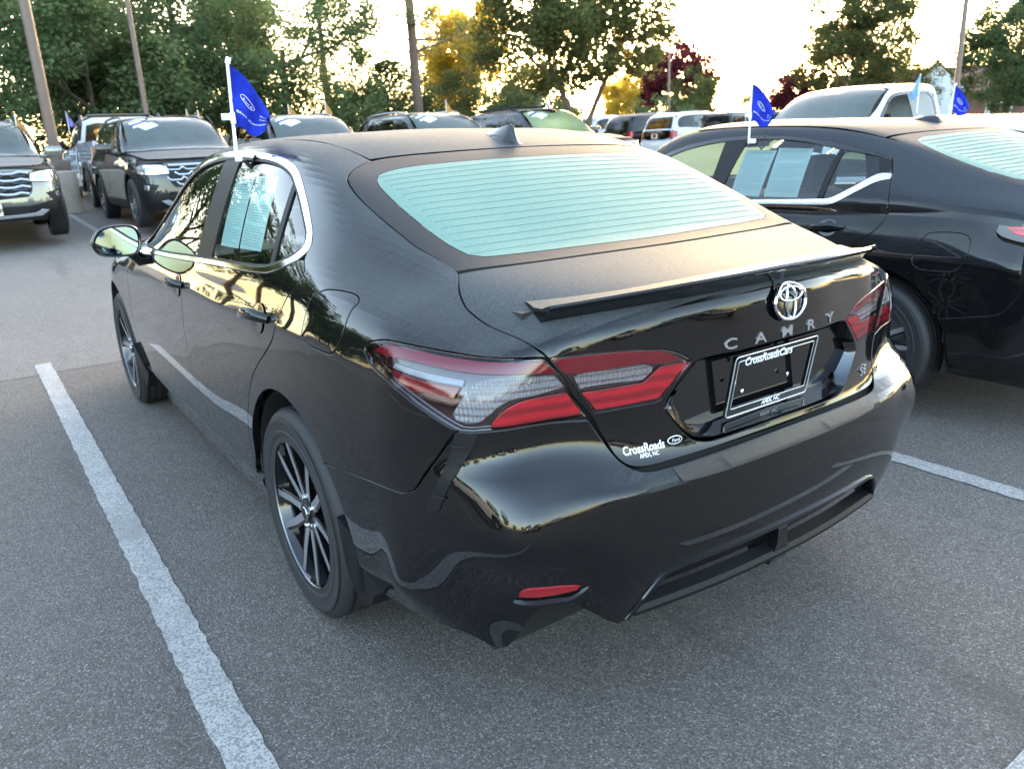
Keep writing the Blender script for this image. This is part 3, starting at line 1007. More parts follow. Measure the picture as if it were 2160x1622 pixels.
    fuel = [(-.844,-.307,1.064),(-.833,-.366,1.066),(-.825,-.419,1.062),(-.828,-.442,1.054),(-.834,-.448,1.048),(-.848,-.442,1.036),(-.862,-.441,1.015),(-.874,-.441,.99),(-.887,-.434,.955),(-.893,-.425,.939),(-.899,-.406,.926),(-.902,-.386,.922),(-.905,-.338,.922),(-.909,-.263,.926),(-.909,-.231,.933),(-.906,-.222,.945),(-.894,-.221,.975),(-.883,-.221,1.006),(-.87,-.231,1.034),(-.859,-.258,1.052),(-.849,-.284,1.061)]
    g = patch(M, 'LU', qp, [fuel], step=.022, bstep=.016)
    panel('quarter_panel', g, P, car)
    g2 = patch(M, 'LU', qp, [], step=.022, bstep=.016)
    panel('quarter_panel', mirror(g2), P, car)
    panel('fuel_door', patch(M, 'LU', fuel, step=.02, bstep=.012, gap=.0035, off=.0008), P, car)
    # ---- roof, glass
    roof = symx([(0,1.52,1.43),(-.3,1.50,1.42),(-.55,1.45,1.40),(-.585,1.3,1.405),(-.578,.95,1.43),(-.567,.6,1.434),(-.550,.29,1.419),(-.536,.138,1.389),(-.530,.062,1.37),(-.455,.052,1.376),(-.302,.034,1.383),(-.128,.022,1.388),(0,.02,1.388)])
    panel('roof_panel', patch(M, 'T', roof, step=.04, bstep=.03), P, car)
    frit = symx([(0,.012,1.386),(-.128,.014,1.384),(-.302,.024,1.379),(-.455,.042,1.373)] + rg_outer + [(-.475,-.626,1.117),(-.272,-.656,1.12),(0,-.672,1.121)])
    clear = symx([(0,-.078,1.354),(-.127,-.076,1.354),(-.298,-.066,1.351),(-.453,-.053,1.344),(-.535,-.057,1.334),(-.568,-.070,1.327),(-.590,-.100,1.312),(-.600,-.134,1.298),(-.607,-.249,1.253),(-.603,-.37,1.205),(-.590,-.474,1.163),(-.570,-.536,1.141),(-.54,-.558,1.135),(-.48,-.57,1.134),(-.295,-.593,1.134),(0,-.610,1.133)])
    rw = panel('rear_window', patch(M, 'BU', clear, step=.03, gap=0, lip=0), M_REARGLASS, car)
    panel('glass_frit', patch(M, 'BU', frit, [clear], step=.03, gap=.003, lip=.008), M_FRIT, rw)
    df = MB()                                   # defroster wires on the inside of the glass
    for k in range(15):
        f = (k + .7) / 15.5
        pts = []
        for x in np.linspace(-1, 1, 25):
            w = .575 - .01 * f
            yb = -.085 * (1 - f) - .585 * f
            zb = -.03 * (x * x) * (1 - f)
            y = yb + (.025 * x * x)
            p, n = M.cast('T', x * w, y)
            pts.append(p + n * .0003)
        df.tube(pts, .0005, 4)
    df.build('defroster_wires', M_FRITLINE, rw)
    ws = symx([(0,1.535,1.428),(-.3,1.515,1.42),(-.56,1.47,1.395),(-.60,1.62,1.355),(-.66,1.82,1.235),(-.70,2.0,1.125),(-.72,2.14,1.05),(-.4,2.36,1.07),(0,2.40,1.08)])
    panel('windscreen', patch(M, 'FU', ws, step=.05, gap=.002, lip=0), M_GLASS, car)
    # ---- trunk lid
    lamp_in = [(-.625,-.931,.964),(-.557,-.957,.965),(-.485,-.982,.963),(-.426,-.998,.958),(-.384,-1.006,.952),(-.354,-1.012,.945),(-.327,-1.016,.933),(-.297,-1.022,.914),(-.317,-1.018,.898),(-.338,-1.013,.878),(-.358,-1.008,.858),(-.378,-1.004,.838),(-.388,-1.002,.832),(-.442,-.989,.831),(-.5,-.971,.829),(-.538,-.958,.828),(-.567,-.953,.877),(-.588,-.949,.912),(-.606,-.941,.938)]
    recess = symx([(0,-1.05,.915),(-.15,-1.045,.914),(-.283,-1.026,.911),(-.312,-1.02,.885),(-.352,-1.01,.842),(-.368,-1.006,.815),(-.350,-1.013,.79),(-.325,-1.026,.760),(-.298,-1.04,.738),(-.272,-1.047,.729),(-.239,-1.053,.725),(-.135,-1.06,.726),(0,-1.062,.728)])
    trunk_low = [(-.544,-.957,.818),(-.516,-.98,.761),(-.498,-1.011,.722),(-.476,-1.034,.701),(-.449,-1.045,.693),(-.395,-1.054,.691),(-.254,-1.067,.695),(-.092,-1.074,.699),(0,-1.075,.70)]
    trunk_low = [(x, M.cast('B', x, z + .004)[0].y, z + .004) for x, y, z in trunk_low]     # sit exactly on the shell
    tl = symx([(0,-.678,1.120),(-.272,-.662,1.119),(-.475,-.632,1.116)] + trunk_gap + [(-.612,-.942,.931),(-.596,-.948,.902),(-.583,-.949,.873)] + trunk_low)
    lid = panel('trunk_lid', patch(M, 'BU', tl, [lamp_in, mir(lamp_in), recess], step=.016, bstep=.012, lip=.014), P, car)
    # plate recess: wall, floor and bright U-shaped trim
    rs = [Vector((p[0], 0, p[1])) for p in resample([Vector((p[0], p[2])) for p in recess], .012)]
    ring0 = [M.cast('B', p.x, p.z)[0] for p in rs]
    ring1 = [Vector((p.x * .955, -1.0, .815 + (p.z - .815) * .93)) for p in rs]
    ring2 = [Vector((p.x * .93, -.985, .815 + (p.z - .815) * .90)) for p in rs]
    n = len(rs)
    V = ring0 + ring1 + ring2 + [Vector((0, -.985, .815))]
    F = [[i + k * n, (i + 1) % n + k * n, (i + 1) % n + (k + 1) * n, i + (k + 1) * n] for k in range(2) for i in range(n)]
    F += [[2 * n + i, 2 * n + (i + 1) % n, 3 * n] for i in range(n)]
    MB().add(V, F).build('plate_recess', M_GLOSSBLK, lid, smooth=True)
    V, F = [], []
    ids = [i for i in range(n) if rs[i].z < .862 or False]
    # order along the U from one lamp to the other
    left = sorted([i for i in ids if rs[i].x < 0], key=lambda i: (-rs[i].z, rs[i].x) if rs[i].z > .74 else (-.74, rs[i].x))
    seq = [Vector(p) for p in [(-.352,0,.842),(-.368,0,.815),(-.350,0,.79),(-.325,0,.760),(-.298,0,.738),(-.272,0,.729),(-.239,0,.725),(-.135,0,.726),(0,0,.728)]]
    seq = seq + [Vector((-p.x, 0, p.z)) for p in reversed(seq[:-1])]
    seq = [Vector((p[0], 0, p[1])) for p in resample([(p.x, p.z) for p in seq], .012, closed=False)]
    for p in seq:
        a = M.cast('B', p.x, p.z)[0] + Vector((0, -.004, 0))
        c = Vector((p.x * .91, -1.0, .815 + (p.z - .815) * .97 + .002))
        m = a.lerp(c, .5) + Vector((0, -.002, -.002))
        V += [a + Vector((p.x * .01, .006, -.004)), a, m, c, c + Vector((0, .02, 0))]
    F = [[i * 5 + k, i * 5 + k + 1, (i + 1) * 5 + k + 1, (i + 1) * 5 + k] for i in range(len(seq) - 1) for k in range(4)]
    MB().add(V, F).build('recess_trim', M_DARKCHROME, lid, smooth=True)
    # ---- spoiler
    V, F = [], []
    nu = 49
    for i in range(nu):
        u = -1 + 2 * i / (nu - 1)
        a = abs(u)
        x = .606 * u
        ye = -1.062 + .156 * a ** 2.3
        ze = 1.095 - .034 * a ** 2.2
        yf = ye + .15 - .02 * a
        xe = x
        xf = x * (1 - .035 * a ** 8)
        top = []
        for t in (0, .2, .45, .72, 1.):
            y = yf + (ye - yf) * t
            p = M.cast('T', xf + (xe - xf) * t, max(y, -.93 + .08 * a ** 2))[0]
            z0 = p.z
            zz = z0 + (ze - z0) * (t ** 1.35) + (.007 if t else -.004)
            top.append(Vector((xf + (xe - xf) * t, y, zz)))
        e = top[-1]
        e0 = e + Vector((0, .003, .0008))
        top[-1] = e0
        under = [e + Vector((0, -.001, -.004)), e + Vector((0, .003, -.012)), e + Vector((0, .016, -.020)), Vector((x * .985, ye + .075, ze - .062))]
        V += top + under
    m = 9
    F = [[i * m + k, i * m + k + 1, (i + 1) * m + k + 1, (i + 1) * m + k] for i in range(nu - 1) for k in range(m - 1)]
    F += [list(range(m)), [(nu - 1) * m + k for k in range(m)][::-1]]
    MB().add(V, F).build('trunk_spoiler', P, car, smooth=True)
    # ---- rear bumper
    lowr = [(0,-1.095,.452),(-.257,-1.088,.452),(-.349,-1.079,.45),(-.396,-1.073,.446),(-.428,-1.066,.43),(-.45,-1.055,.405),(-.475,-1.045,.362),(-.497,-1.04,.326),(-.525,-1.03,.317),(-.56,-1.03,.338),(-.60,-1.02,.372),(-.65,-1.01,.400),(-.70,-.995,.406),(-.728,-.98,.392),(-.742,-.96,.362),(-.750,-.932,.326),(-.755,-.905,.298),(-.766,-.875,.287),(-.783,-.843,.291),(-.802,-.796,.295),(-.825,-.711,.290),(-.844,-.611,.283),(-.865,-.49,.27),(-.89,-.40,.30)]
    bp = symx([(0,-1.079,.695),(-.092,-1.078,.694),(-.254,-1.071,.690),(-.395,-1.058,.686),(-.452,-1.049,.688),(-.480,-1.038,.697),(-.504,-1.011,.720),(-.521,-.98,.760),(-.549,-.957,.816)] + lamp_bot[::-1][1:] + bump_line[0:1] + [(-.840,-.786,.746)] + bump_line[3:] + L3(archb) + lowr[::-1])
    bump = panel('bumper', patch(M, 'C', bp, step=.022, bstep=.016), P, car)
    pad = symx([(0,-1.08,.689),(-.254,-1.075,.685),(-.385,-1.063,.682),(-.375,-1.076,.660),(-.272,-1.084,.655),(-.11,-1.091,.655),(0,-1.092,.655)])
    panel('bumper_step_pad', patch(M, 'C', pad, step=.02, gap=0, off=.0015, lip=.002, rnd=.001), M_PAD, bump)
    # black louvre trim below the lamp
    slat = [(-.808,-.829,.815),(-.778,-.868,.814),(-.790,-.858,.781),(-.806,-.845,.749),(-.823,-.831,.716),(-.835,-.817,.682),(-.846,-.800,.636),(-.857,-.768,.624),(-.857,-.764,.634),(-.848,-.784,.675),(-.833,-.805,.723),(-.816,-.821,.776)]
    for s in (0, 1):
        g = patch(M, 'C', slat, step=.012, gap=0, off=.003, lip=.005, rnd=.0015)
        tr = panel('corner_trim', mirror(g) if s else g, M_TRIM, bump)
        for z in (.785, .745, .705, .668):
            rb = MB()
            f = (z - .62) / .195
            a, b = Vector((-.855 + .048 * f, -.768 - .060 * f)), Vector((-.848 + .066 * f, -.798 - .064 * f))
            pts = []
            for t in (0, .5, 1):
                xy = a.lerp(b, t)
                pp, nn = M.cast('C', *uv('C', (xy.x, xy.y, z)))
                pts.append((pp + nn * .005) if not s else Vector((-(pp + nn * .005).x, (pp + nn * .005).y, pp.z)))
            rb.tube(pts, .0022, 6)
            rb.build('louvre', M_TRIM, tr)
    # reflectors and the lip under them
    rf = [(-.766,-.967,.441),(-.765,-.970,.455),(-.758,-.98,.464),(-.745,-.988,.467),(-.69,-1.006,.464),(-.634,-1.022,.460),(-.640,-1.019,.450),(-.660,-1.013,.444),(-.71,-.997,.440)]
    for s in (0, 1):
        g = patch(M, 'C', rf, step=.012, gap=0, off=.003, lip=.004, rnd=.0015)
        panel('bumper_reflector', mirror(g) if s else g, M_REFLECT, bump)
        V, F = [], []
        for t in np.linspace(0, 1, 15):
            x, y = -.775 + .16 * t, -.955 - .075 * t
            z = .428 + .004 * math.sin(t * 3.1) + (.03 * max(0, t - .75) / .25)
            pp, nn = M.cast('C', *uv('C', (x, y, z)))
            sg = -1 if s else 1
            w = math.sin(math.pi * min(1, t * 1.0 + .02)) ** .5
            for q in (pp + nn * .001, pp + nn * (.012 * w + .002) + Vector((0, 0, -.004)), pp + nn * (.010 * w + .002) + Vector((0, 0, -.014 * w)), pp + nn * .001 + Vector((0, 0, -.022 * w))):
                V.append((q.x * sg, q.y, q.z))
        F = [[i * 4 + k, i * 4 + k + 1, (i + 1) * 4 + k + 1, (i + 1) * 4 + k] for i in range(14) for k in range(3)]
        MB().add(V, F).build('bumper_lip', M_GLOSSBLK, bump, smooth=True)
    # ---- diffuser: recessed black panel, slat and centre fin, framed by a raised blade
    def ysf(x, z): return M.cast('C', *uv('C', (x, -1.08 + .3 * x * x, z)))[0].y
    xs = np.linspace(-.47, .47, 41)
    V = []
    for x in xs:
        y = ysf(x, .46)
        V += [(x, y + .020, .470), (x, y + .045, .41), (x, y + .070, .35), (x, y + .13, .28)]
    F4 = [[i * 4 + k, i * 4 + k + 1, (i + 1) * 4 + k + 1, (i + 1) * 4 + k] for i in range(40) for k in range(3)]
    dif = MB().add(V, F4).build('diffuser', M_GLOSSBLK, car, smooth=True)
    V = []
    for x in np.linspace(-.485, .485, 41):
        y = ysf(x, .46) + .026
        V += [(x, y + .03, .372), (x, y, .362), (x, y - .006, .350), (x, y - .002, .338), (x, y + .03, .332)]
    F5 = [[i * 5 + k, i * 5 + k + 1, (i + 1) * 5 + k + 1, (i + 1) * 5 + k] for i in range(40) for k in range(4)]
    MB().add(V, F5).build('diffuser_slat', M_TRIM, dif, smooth=True)
    y = ysf(0, .46)
    V = [(-.016, y + .022, .450), (.016, y + .022, .450), (-.020, y + .020, .385), (.020, y + .020, .385), (-.034, y + .026, .335), (.034, y + .026, .335), (-.030, y + .036, .316), (.030, y + .036, .316), (-.022, y + .12, .305), (.022, y + .12, .305), (-.016, y + .12, .44), (.016, y + .12, .44)]
    F = [[2 * k, 2 * k + 1, 2 * k + 3, 2 * k + 2] for k in range(5)] + [[0, 2, 4, 6, 8, 10], [11, 9, 7, 5, 3, 1]]
    MB().add(V, F).build('diffuser_fin', M_GLOSSBLK, dif)
    V = []
    path = [(-.500,.330),(-.478,.366),(-.455,.404),(-.432,.432),(-.400,.447),(-.352,.452)]
    path = path + [(x, .454) for x in np.linspace(-.30, .30, 13)] + [(-x, z) for x, z in reversed(path)]
    path = [tuple(q) for q in resample([Vector(q) for q in path], .015, 170, closed=False)]
    for i, (x, z) in enumerate(path):
        x0, z0 = path[max(0, i - 1)]
        x1, z1 = path[min(len(path) - 1, i + 1)]
        t = Vector((x1 - x0, z1 - z0)).normalized()
        nn = Vector((-t.y, t.x))
        for a_, d_ in ((.006, .000), (.004, -.007), (-.004, -.008), (-.009, .002), (-.009, .02)):
            q = (x + nn.x * a_, z + nn.y * a_)
            V.append((q[0], ysf(x, max(z, .33)) + d_, q[1]))
    n_ = len(path)
    F5 = [[i * 5 + k, i * 5 + k + 1, (i + 1) * 5 + k + 1, (i + 1) * 5 + k] for i in range(n_ - 1) for k in range(4)]
    MB().add(V, F5).build('diffuser_blade', M_GLOSSBLK, dif, smooth=True)
    for s in (-1, 1):
        MB().add([(s*.50,-1.0,.33),(s*.50,-.86,.33),(s*.475,-.86,.44),(s*.452,-1.03,.42),(s*.478,-1.03,.37)], [[0,1,2,3,4] if s > 0 else [4,3,2,1,0]]).build('diffuser_end', M_GLOSSBLK, dif)
    # ---- tail lamps
    lamp_out = [(-.871,-.548,.955),(-.868,-.549,.963),(-.864,-.556,.972),(-.858,-.581,.980),(-.849,-.614,.986),(-.834,-.659,.986),(-.806,-.719,.981),(-.776,-.774,.976),(-.747,-.827,.972),(-.714,-.872,.970),(-.674,-.905,.967),(-.639,-.925,.964),(-.614,-.940,.931),(-.597,-.946,.902),(-.585,-.947,.873),(-.552,-.953,.826),(-.628,-.927,.825),(-.703,-.908,.827),(-.767,-.876,.825),(-.787,-.856,.822),(-.802,-.835,.822),(-.813,-.818,.829),(-.831,-.782,.847),(-.848,-.742,.867),(-.863,-.695,.889),(-.873,-.639,.914),(-.876,-.572,.936)]
    bar = [(-.867,-.58,.960),(-.859,-.601,.974),(-.847,-.634,.980),(-.832,-.676,.979),(-.78,-.781,.971),(-.716,-.877,.964),(-.640,-.924,.958),(-.618,-.938,.933),(-.664,-.922,.936),(-.725,-.888,.941),(-.773,-.835,.945),(-.814,-.766,.951),(-.844,-.693,.957),(-.862,-.624,.958)]
    clr = [(-.812,-.819,.853),(-.801,-.832,.879),(-.782,-.845,.911),(-.764,-.857,.929),(-.727,-.89,.932),(-.620,-.938,.922),(-.600,-.945,.897),(-.668,-.924,.888),(-.703,-.913,.887),(-.736,-.899,.877),(-.755,-.887,.860),(-.777,-.868,.840),(-.796,-.845,.835),(-.809,-.826,.842)]
    red = [(-.755,-.884,.829),(-.737,-.898,.855),(-.704,-.913,.874),(-.668,-.923,.879),(-.596,-.945,.882),(-.560,-.951,.830),(-.665,-.917,.829)]
    tri = [(-.867,-.649,.929),(-.841,-.736,.918),(-.795,-.826,.912),(-.808,-.818,.888),(-.837,-.761,.894),(-.857,-.709,.896)]
    slv = [(-.864,-.66,.945),(-.83,-.745,.936),(-.785,-.83,.928),(-.792,-.832,.917),(-.84,-.735,.924),(-.866,-.65,.935)]
    iclr = [(-.575,-.954,.914),(-.553,-.961,.920),(-.486,-.983,.919),(-.414,-1.001,.919),(-.395,-1.005,.912),(-.397,-1.004,.904),(-.421,-.999,.888),(-.485,-.982,.892),(-.541,-.964,.891),(-.564,-.956,.888)]
    ired = [(-.560,-.956,.877),(-.535,-.964,.877),(-.484,-.981,.879),(-.421,-.998,.880),(-.392,-1.005,.899),(-.375,-1.008,.910),(-.305,-1.021,.911),(-.346,-1.011,.871),(-.382,-1.003,.840),(-.442,-.989,.839),(-.530,-.960,.836)]
    ibar = [(-.618,-.934,.957),(-.555,-.957,.960),(-.485,-.981,.958),(-.425,-.997,.953),(-.384,-1.006,.947),(-.350,-1.012,.935),(-.325,-1.016,.920),(-.38,-1.007,.920),(-.42,-.998,.927),(-.5,-.978,.926),(-.58,-.951,.925),(-.602,-.943,.931)]
    for s in (0, 1):
        f = (lambda g: mirror(g)) if s else (lambda g: g)
        lp = panel('tail_lamp', f(patch(M, 'C', lamp_out, step=.02, off=-.016, gap=.001, lip=0)), M_SMOKE, car)
        for nm, pl, m, of in (('brake_light_bar', bar, M_REDDEEP, -.006), ('turn_signal_reflector', clr, M_RIBBED, -.010), ('reverse_reflector', slv, M_STREAK, -.011), ('tail_light', red, M_REDLENS, -.006), ('side_marker', tri, M_REDDEEP, -.008)):
            panel(nm, f(patch(M, 'C', pl, step=.012, off=of, gap=.0, lip=.004, rnd=.0015)), m, lp)
        panel('lens', f(patch(M, 'C', lamp_out, step=.02, off=.002, gap=.002, lip=.014, rnd=.003)), M_LENS, lp)
        lq = panel('trunk_lamp', f(patch(M, 'B', lamp_in, step=.02, off=-.016, gap=.001, lip=0)), M_SMOKE, lid)
        for nm, pl, m, of in (('brake_light_bar', ibar, M_REDDEEP, -.006), ('reverse_light', iclr, M_RIBBED, -.010), ('tail_light', ired, M_REDLENS, -.006)):
            panel(nm, f(patch(M, 'B', pl, step=.012, off=of, gap=.0, lip=.004, rnd=.0015)), m, lq)
        panel('lens', f(patch(M, 'B', lamp_in, step=.02, off=.002, gap=.002, lip=.014, rnd=.003)), M_LENS, lq)
    # ---- side glass
    def split_poly(poly, y, keep_low):
        """cut a (y,z) polygon at a leaning line y = a + b*z"""
        a, b = y
        out = []
        n = len(poly)
        for i in range(n):
            p, q = poly[i], poly[(i + 1) % n]
            fp, fq = p[0] - a - b * p[1], q[0] - a - b * q[1]
            if keep_low:
                fp, fq = -fp, -fq
            if fp >= 0:
                out.append(p)
            if fp * fq < 0:
                t = fp / (fp - fq)
                out.append((p[0] + (q[0] - p[0]) * t, p[1] + (q[1] - p[1]) * t))
        return out
    lb = lambda p0, p1: ((p0[0] - (p1[0] - p0[0]) / (p1[1] - p0[1]) * p0[1]), (p1[0] - p0[0]) / (p1[1] - p0[1]))
    l1, l2 = lb((.965, 1.03), (.978, 1.39)), lb((.760, 1.04), (.785, 1.37))
    l3, l4 = lb((.128, 1.077), (.212, 1.33)), lb((.098, 1.08), (.182, 1.315))
    fglass = split_poly(dlo_i, l1, False)
    bpil = split_poly(split_poly(dlo_i, l1, True), l2, False)
    rglass = split_poly(split_poly(dlo_i, l2, True), l3, False)
    qbar = split_poly(split_poly(dlo_i, l3, True), l4, False)
    qglass = split_poly(dlo_i, l4, True)
    for s in (0, 1):
        f = (lambda g: mirror(g)) if s else (lambda g: g)
        for pl in (fglass, rglass, qglass):
            panel('side_window', f(patch(M, 'L', pl, step=.04, bstep=.02, off=-.006, gap=-.004, lip=0)), M_GLASS, car)
        panel('door_pillar_trim', f(patch(M, 'L', bpil, step=.03, off=-.001, gap=.0, lip=.005)), M_TRIM, car)
        panel('window_divider', f(patch(M, 'L', qbar, step=.03, off=-.001, gap=.0, lip=.005)), M_TRIM, car)
        mid = [((a[0] + b[0]) / 2, (a[1] + b[1]) / 2) for a, b in zip(dlo_o, dlo_i)]
        inner2 = [tuple(p) for p in inset(resample([Vector(p) for p in dlo_i], .03), .007)]
        panel('window_seal', f(patch(M, 'L', dlo_i, [inner2], step=.03, bstep=.02, off=.001, gap=0, lip=.004, rnd=.001)), M_RUBBER, car)
        panel('window_chrome_trim', f(patch(M, 'L', dlo_o, [dlo_i], step=.02, bstep=.018, off=.003, gap=.001, lip=.006, rnd=.002)), M_CHROME, car)
        # rocker
        rk = [(.36,.332),(.40,.22),(.9,.205),(1.6,.205),(2.30,.205),(2.38,.26),(2.40,.332)]
        panel('side_skirt', f(patch(M, 'L', rk, step=.03, gap=.002)), P, car)
        # front fender, kept simple beyond the wheel
        af = [(2.825 + .392 * math.cos(a), .345 + .392 * math.sin(a)) for a in np.linspace(R(182), R(0), 20)]
        fe = [M.L(*p) for p in [(2.16,.972),(2.225,.935)] + front_e + af[1:]] + [M.L(3.27,.34), M.L(3.25,.60), (-.84,3.10,.74), (-.80,3.02,.86), (-.835,2.825,.905), (-.85,2.5,.945)]
        panel('front_fender', f(patch(M, 'LU', fe, step=.035, bstep=.025)), P, car)
        hl = [(-.835,3.12,.735),(-.795,3.05,.84),(-.70,3.35,.79),(-.55,3.56,.745),(-.56,3.60,.69),(-.70,3.50,.66),(-.82,3.28,.66)]
        hp = panel('head_lamp', f(patch(M, 'CF', hl, step=.03)), M_HEADLAMP, car)
    hood = symx([(0,2.44,1.05),(-.4,2.40,1.035),(-.74,2.22,1.0),(-.80,2.5,.972),(-.79,2.825,.935),(-.74,3.1,.885),(-.64,3.35,.81),(-.5,3.55,.77),(-.25,3.64,.80),(0,3.65,.80)])
    panel('hood', patch(M, 'T', hood, step=.05), P, car)
    fb = symx([(0,3.67,.79),(-.25,3.66,.785),(-.5,3.585,.765),(-.54,3.60,.69),(-.70,3.50,.655),(-.84,3.26,.645),(-.86,3.24,.35),(-.80,3.28,.215),(-.6,3.64,.205),(0,3.75,.205)])
    panel('bumper', patch(M, 'CF', fb, step=.04), P, car)
    grl = symx([(0,3.78,.50),(-.45,3.74,.50),(-.60,3.68,.42),(-.62,3.66,.27),(0,3.78,.27)])
    panel('grille', patch(M, 'CF', grl, step=.04, off=.004, gap=0), M_TRIM, car)
    underbody(M, car, lambda c: not ((c.z > 1.0 and (c.z < 1.385 or abs(c.x) > .55 or c.y > 1.4)) and c.y > -.62 and c.y < 2.3 and not (c.y < -.5 and c.z < 1.05)) and not (abs(c.x) < .40 and .70 < c.z < .93 and c.y < -.8) and all((c.y - y) ** 2 + (c.z - .34) ** 2 > .41 ** 2 or abs(c.x) < .6 for y in (0, 2.825)) and not (c.z < .44 and c.y < -.55))
    wells(car, [(-.02, .345), (2.825, .345)])
    MB().box((0, 1.5, .24), (1.5, 3.9, .04)).build('under_tray', M_UNDER, car)
    MB().box((0, -.62, 1.03), (1.25, .42, .03)).build('parcel_shelf', M_SEAT, car)
    interior(car)
    for y in (0, 2.825):
        w = wheel(car, (-.797, y, .334), -1)
        for c in [w] + list(w.children): pass
        wheel(car, (.797, y, .334), 1)
    # ---- mud flaps
    for s in (-1, 1):
        MB().add([(s*.905,-.318,.452),(s*.895,-.385,.425),(s*.885,-.475,.276),(s*.88,-.430,.222),(s*.875,-.345,.178),(s*.895,-.322,.300),
                  (s*.74,-.33,.452),(s*.74,-.40,.425),(s*.74,-.48,.276),(s*.74,-.435,.222),(s*.74,-.36,.178),(s*.74,-.335,.300)],
                 [[0,1,2,3,4,5],[11,10,9,8,7,6]] + [[i, i + 6, (i + 1) % 6 + 6, (i + 1) % 6] for i in range(6)]).build('mud_flap', M_TRIM, car)
        MB().add([(s*.925,2.44,.44),(s*.915,2.30,.345),(s*.905,2.25,.30),(s*.90,2.40,.19),(s*.92,2.43,.30),
                  (s*.72,2.46,.44),(s*.72,2.36,.345),(s*.72,2.35,.30),(s*.72,2.42,.19),(s*.72,2.44,.30)],
                 [[0,1,2,3,4],[9,8,7,6,5]] + [[i, i + 5, (i + 1) % 5 + 5, (i + 1) % 5] for i in range(5)]).build('mud_flap', M_TRIM, car)
    # ---- door mirrors
    for s in (-1, 1):
        ol = [(-1.093,1.025),(-1.08,1.06),(-1.054,1.092),(-1.012,1.107),(-.95,1.110),(-.916,1.106),(-.891,1.094),(-.878,1.069),(-.877,1.032),(-.888,.988),(-.906,.966),(-.962,.962),(-1.02,.966),(-1.062,.976),(-1.082,.995)]
        ol = [tuple(p) for p in resample([Vector(p) for p in ol], .014, 60)]
        cx, cz = -.985, 1.037
        V, F = [], []
        for dy, k in ((0., .90), (-.004, .955), (.002, 1.), (.04, 1.0), (.085, .93), (.115, .75), (.128, .4)):
            for x, z in ol:
                V.append(((cx + (x - cx) * k) * -s, 1.93 + dy, cz + (z - cz) * k))
        n = len(ol)
        for i in range(6):
            F += [[i * n + j, i * n + (j + 1) % n, (i + 1) * n + (j + 1) % n, (i + 1) * n + j] for j in range(n)]
        F.append([6 * n + j for j in range(n)])
        mo = MB().add(V, F).build('door_mirror', P, car, smooth=True)
        gl = [((cx + (x - cx) * .86) * -s, 1.9335, cz + (z - cz) * .86) for x, z in ol]
        mk('mirror_glass', gl, [list(range(n)) if s > 0 else list(range(n))[::-1]], M_MIRROR, mo, smooth=False)
        MB().tube([(-.92 * -s, 1.985, .975), (-.885 * -s, 2.0, .935), (-.86 * -s, 2.0, .92)], [.03, .032, .045], 10).build('mirror_stalk', P, mo, smooth=True)
    # ---- shark fin
    V, F = [], []
    for i, (y, h, w) in enumerate([(.235,.0,.004),(.20,.010,.016),(.16,.026,.022),(.12,.043,.024),(.09,.055,.024),(.072,.062,.022),(.062,.061,.018),(.055,.05,.016),(.046,.012,.020),(.044,.0,.020)]):
        z = M.cast('T', 0, y)[0].z - .002
        for k, (a, b) in enumerate([(-1, 0), (-.75, .35), (-.42, .75), (-.14, .97), (.14, .97), (.42, .75), (.75, .35), (1, 0)]):
            V.append((a * w * (1.35 if b == 0 else 1), y, z + b * h))
    F = [[i * 8 + k, i * 8 + k + 1, (i + 1) * 8 + k + 1, (i + 1) * 8 + k] for i in range(9) for k in range(7)]
    MB().add(V, F).build('roof_antenna', P, car, smooth=True)
    # ---- badge, letters, stickers, plate frame
    em = MB()
    def disc(mb, r0, off):
        V = [M.cast('B', -.002, 1.013)[0] + Vector((0, -off, 0))]
        n = 36
        for k in range(n):
            a = 2 * math.pi * k / n
            V.append(M.cast('B', -.002 + r0 * 1.0 * math.cos(a), 1.013 + r0 * .82 * math.sin(a))[0] + Vector((0, -off * .8, 0)))
        mb.add(V, [[0, 1 + k, 1 + (k + 1) % n] for k in range(n)])
    disc(em, .062, .011)
    bd = em.build('badge', M_GLOSSBLK, lid, smooth=True)
    er = MB()
    emblem_ring(er, M, -.002, 1.011, .057, .042, .0040, .013)
    emblem_ring(er, M, -.002, 1.029, .042, .016, .0028, .014)
    emblem_ring(er, M, -.002, 1.011, .017, .039, .0028, .014)
    er.build('badge_rings', M_CHROME, bd, smooth=True)
    for ch, x in zip('CAMRY', (-.190, -.096, 0, .096, .190)):
        text_on(lid, 'letter', M, 'B', x, .936, ch, .036, M_LETTER, off=.0015, extrude=.0015, sx=1.6, bold=.0004)
    p_, n_ = M.cast('B', .415, .742)
    text_mesh('letters', 'SE', .034, M_LETTER, lid, frame(p_ + n_ * .004, Vector((0, 0, 1)).cross(n_), Vector((0, 0, 1)) - n_ * n_.z), .001, sx=1.35, shear=.3, bold=.0002, spacing=1.1)
    text_on(lid, 'dealer_sticker', M, 'B', -.428, .733, 'CrossRoads', .027, M_WHITEPRINT, off=.0012, sx=.80, bold=.0006)
    text_on(lid, 'dealer_sticker', M, 'B', -.418, .7165, 'APEX, NC', .0125, M_WHITEPRINT, off=.0012, sx=.9, bold=.0003)
    ov = MB()
    V = [M.cast('B', -.347, .737)[0] + Vector((0, -.0012, 0))]
    for k in range(24):
        a = 2 * math.pi * k / 24
        V.append(M.cast('B', -.347 + .020 * math.cos(a), .737 + .0095 * math.sin(a))[0] + Vector((0, -.0012, 0)))
    oo = ov.add(V, [[0, 1 + k, 1 + (k + 1) % 24] for k in range(24)]).build('dealer_sticker', M_WHITEPRINT, lid)
    V = [M.cast('B', -.347, .737)[0] + Vector((0, -.0020, 0))]
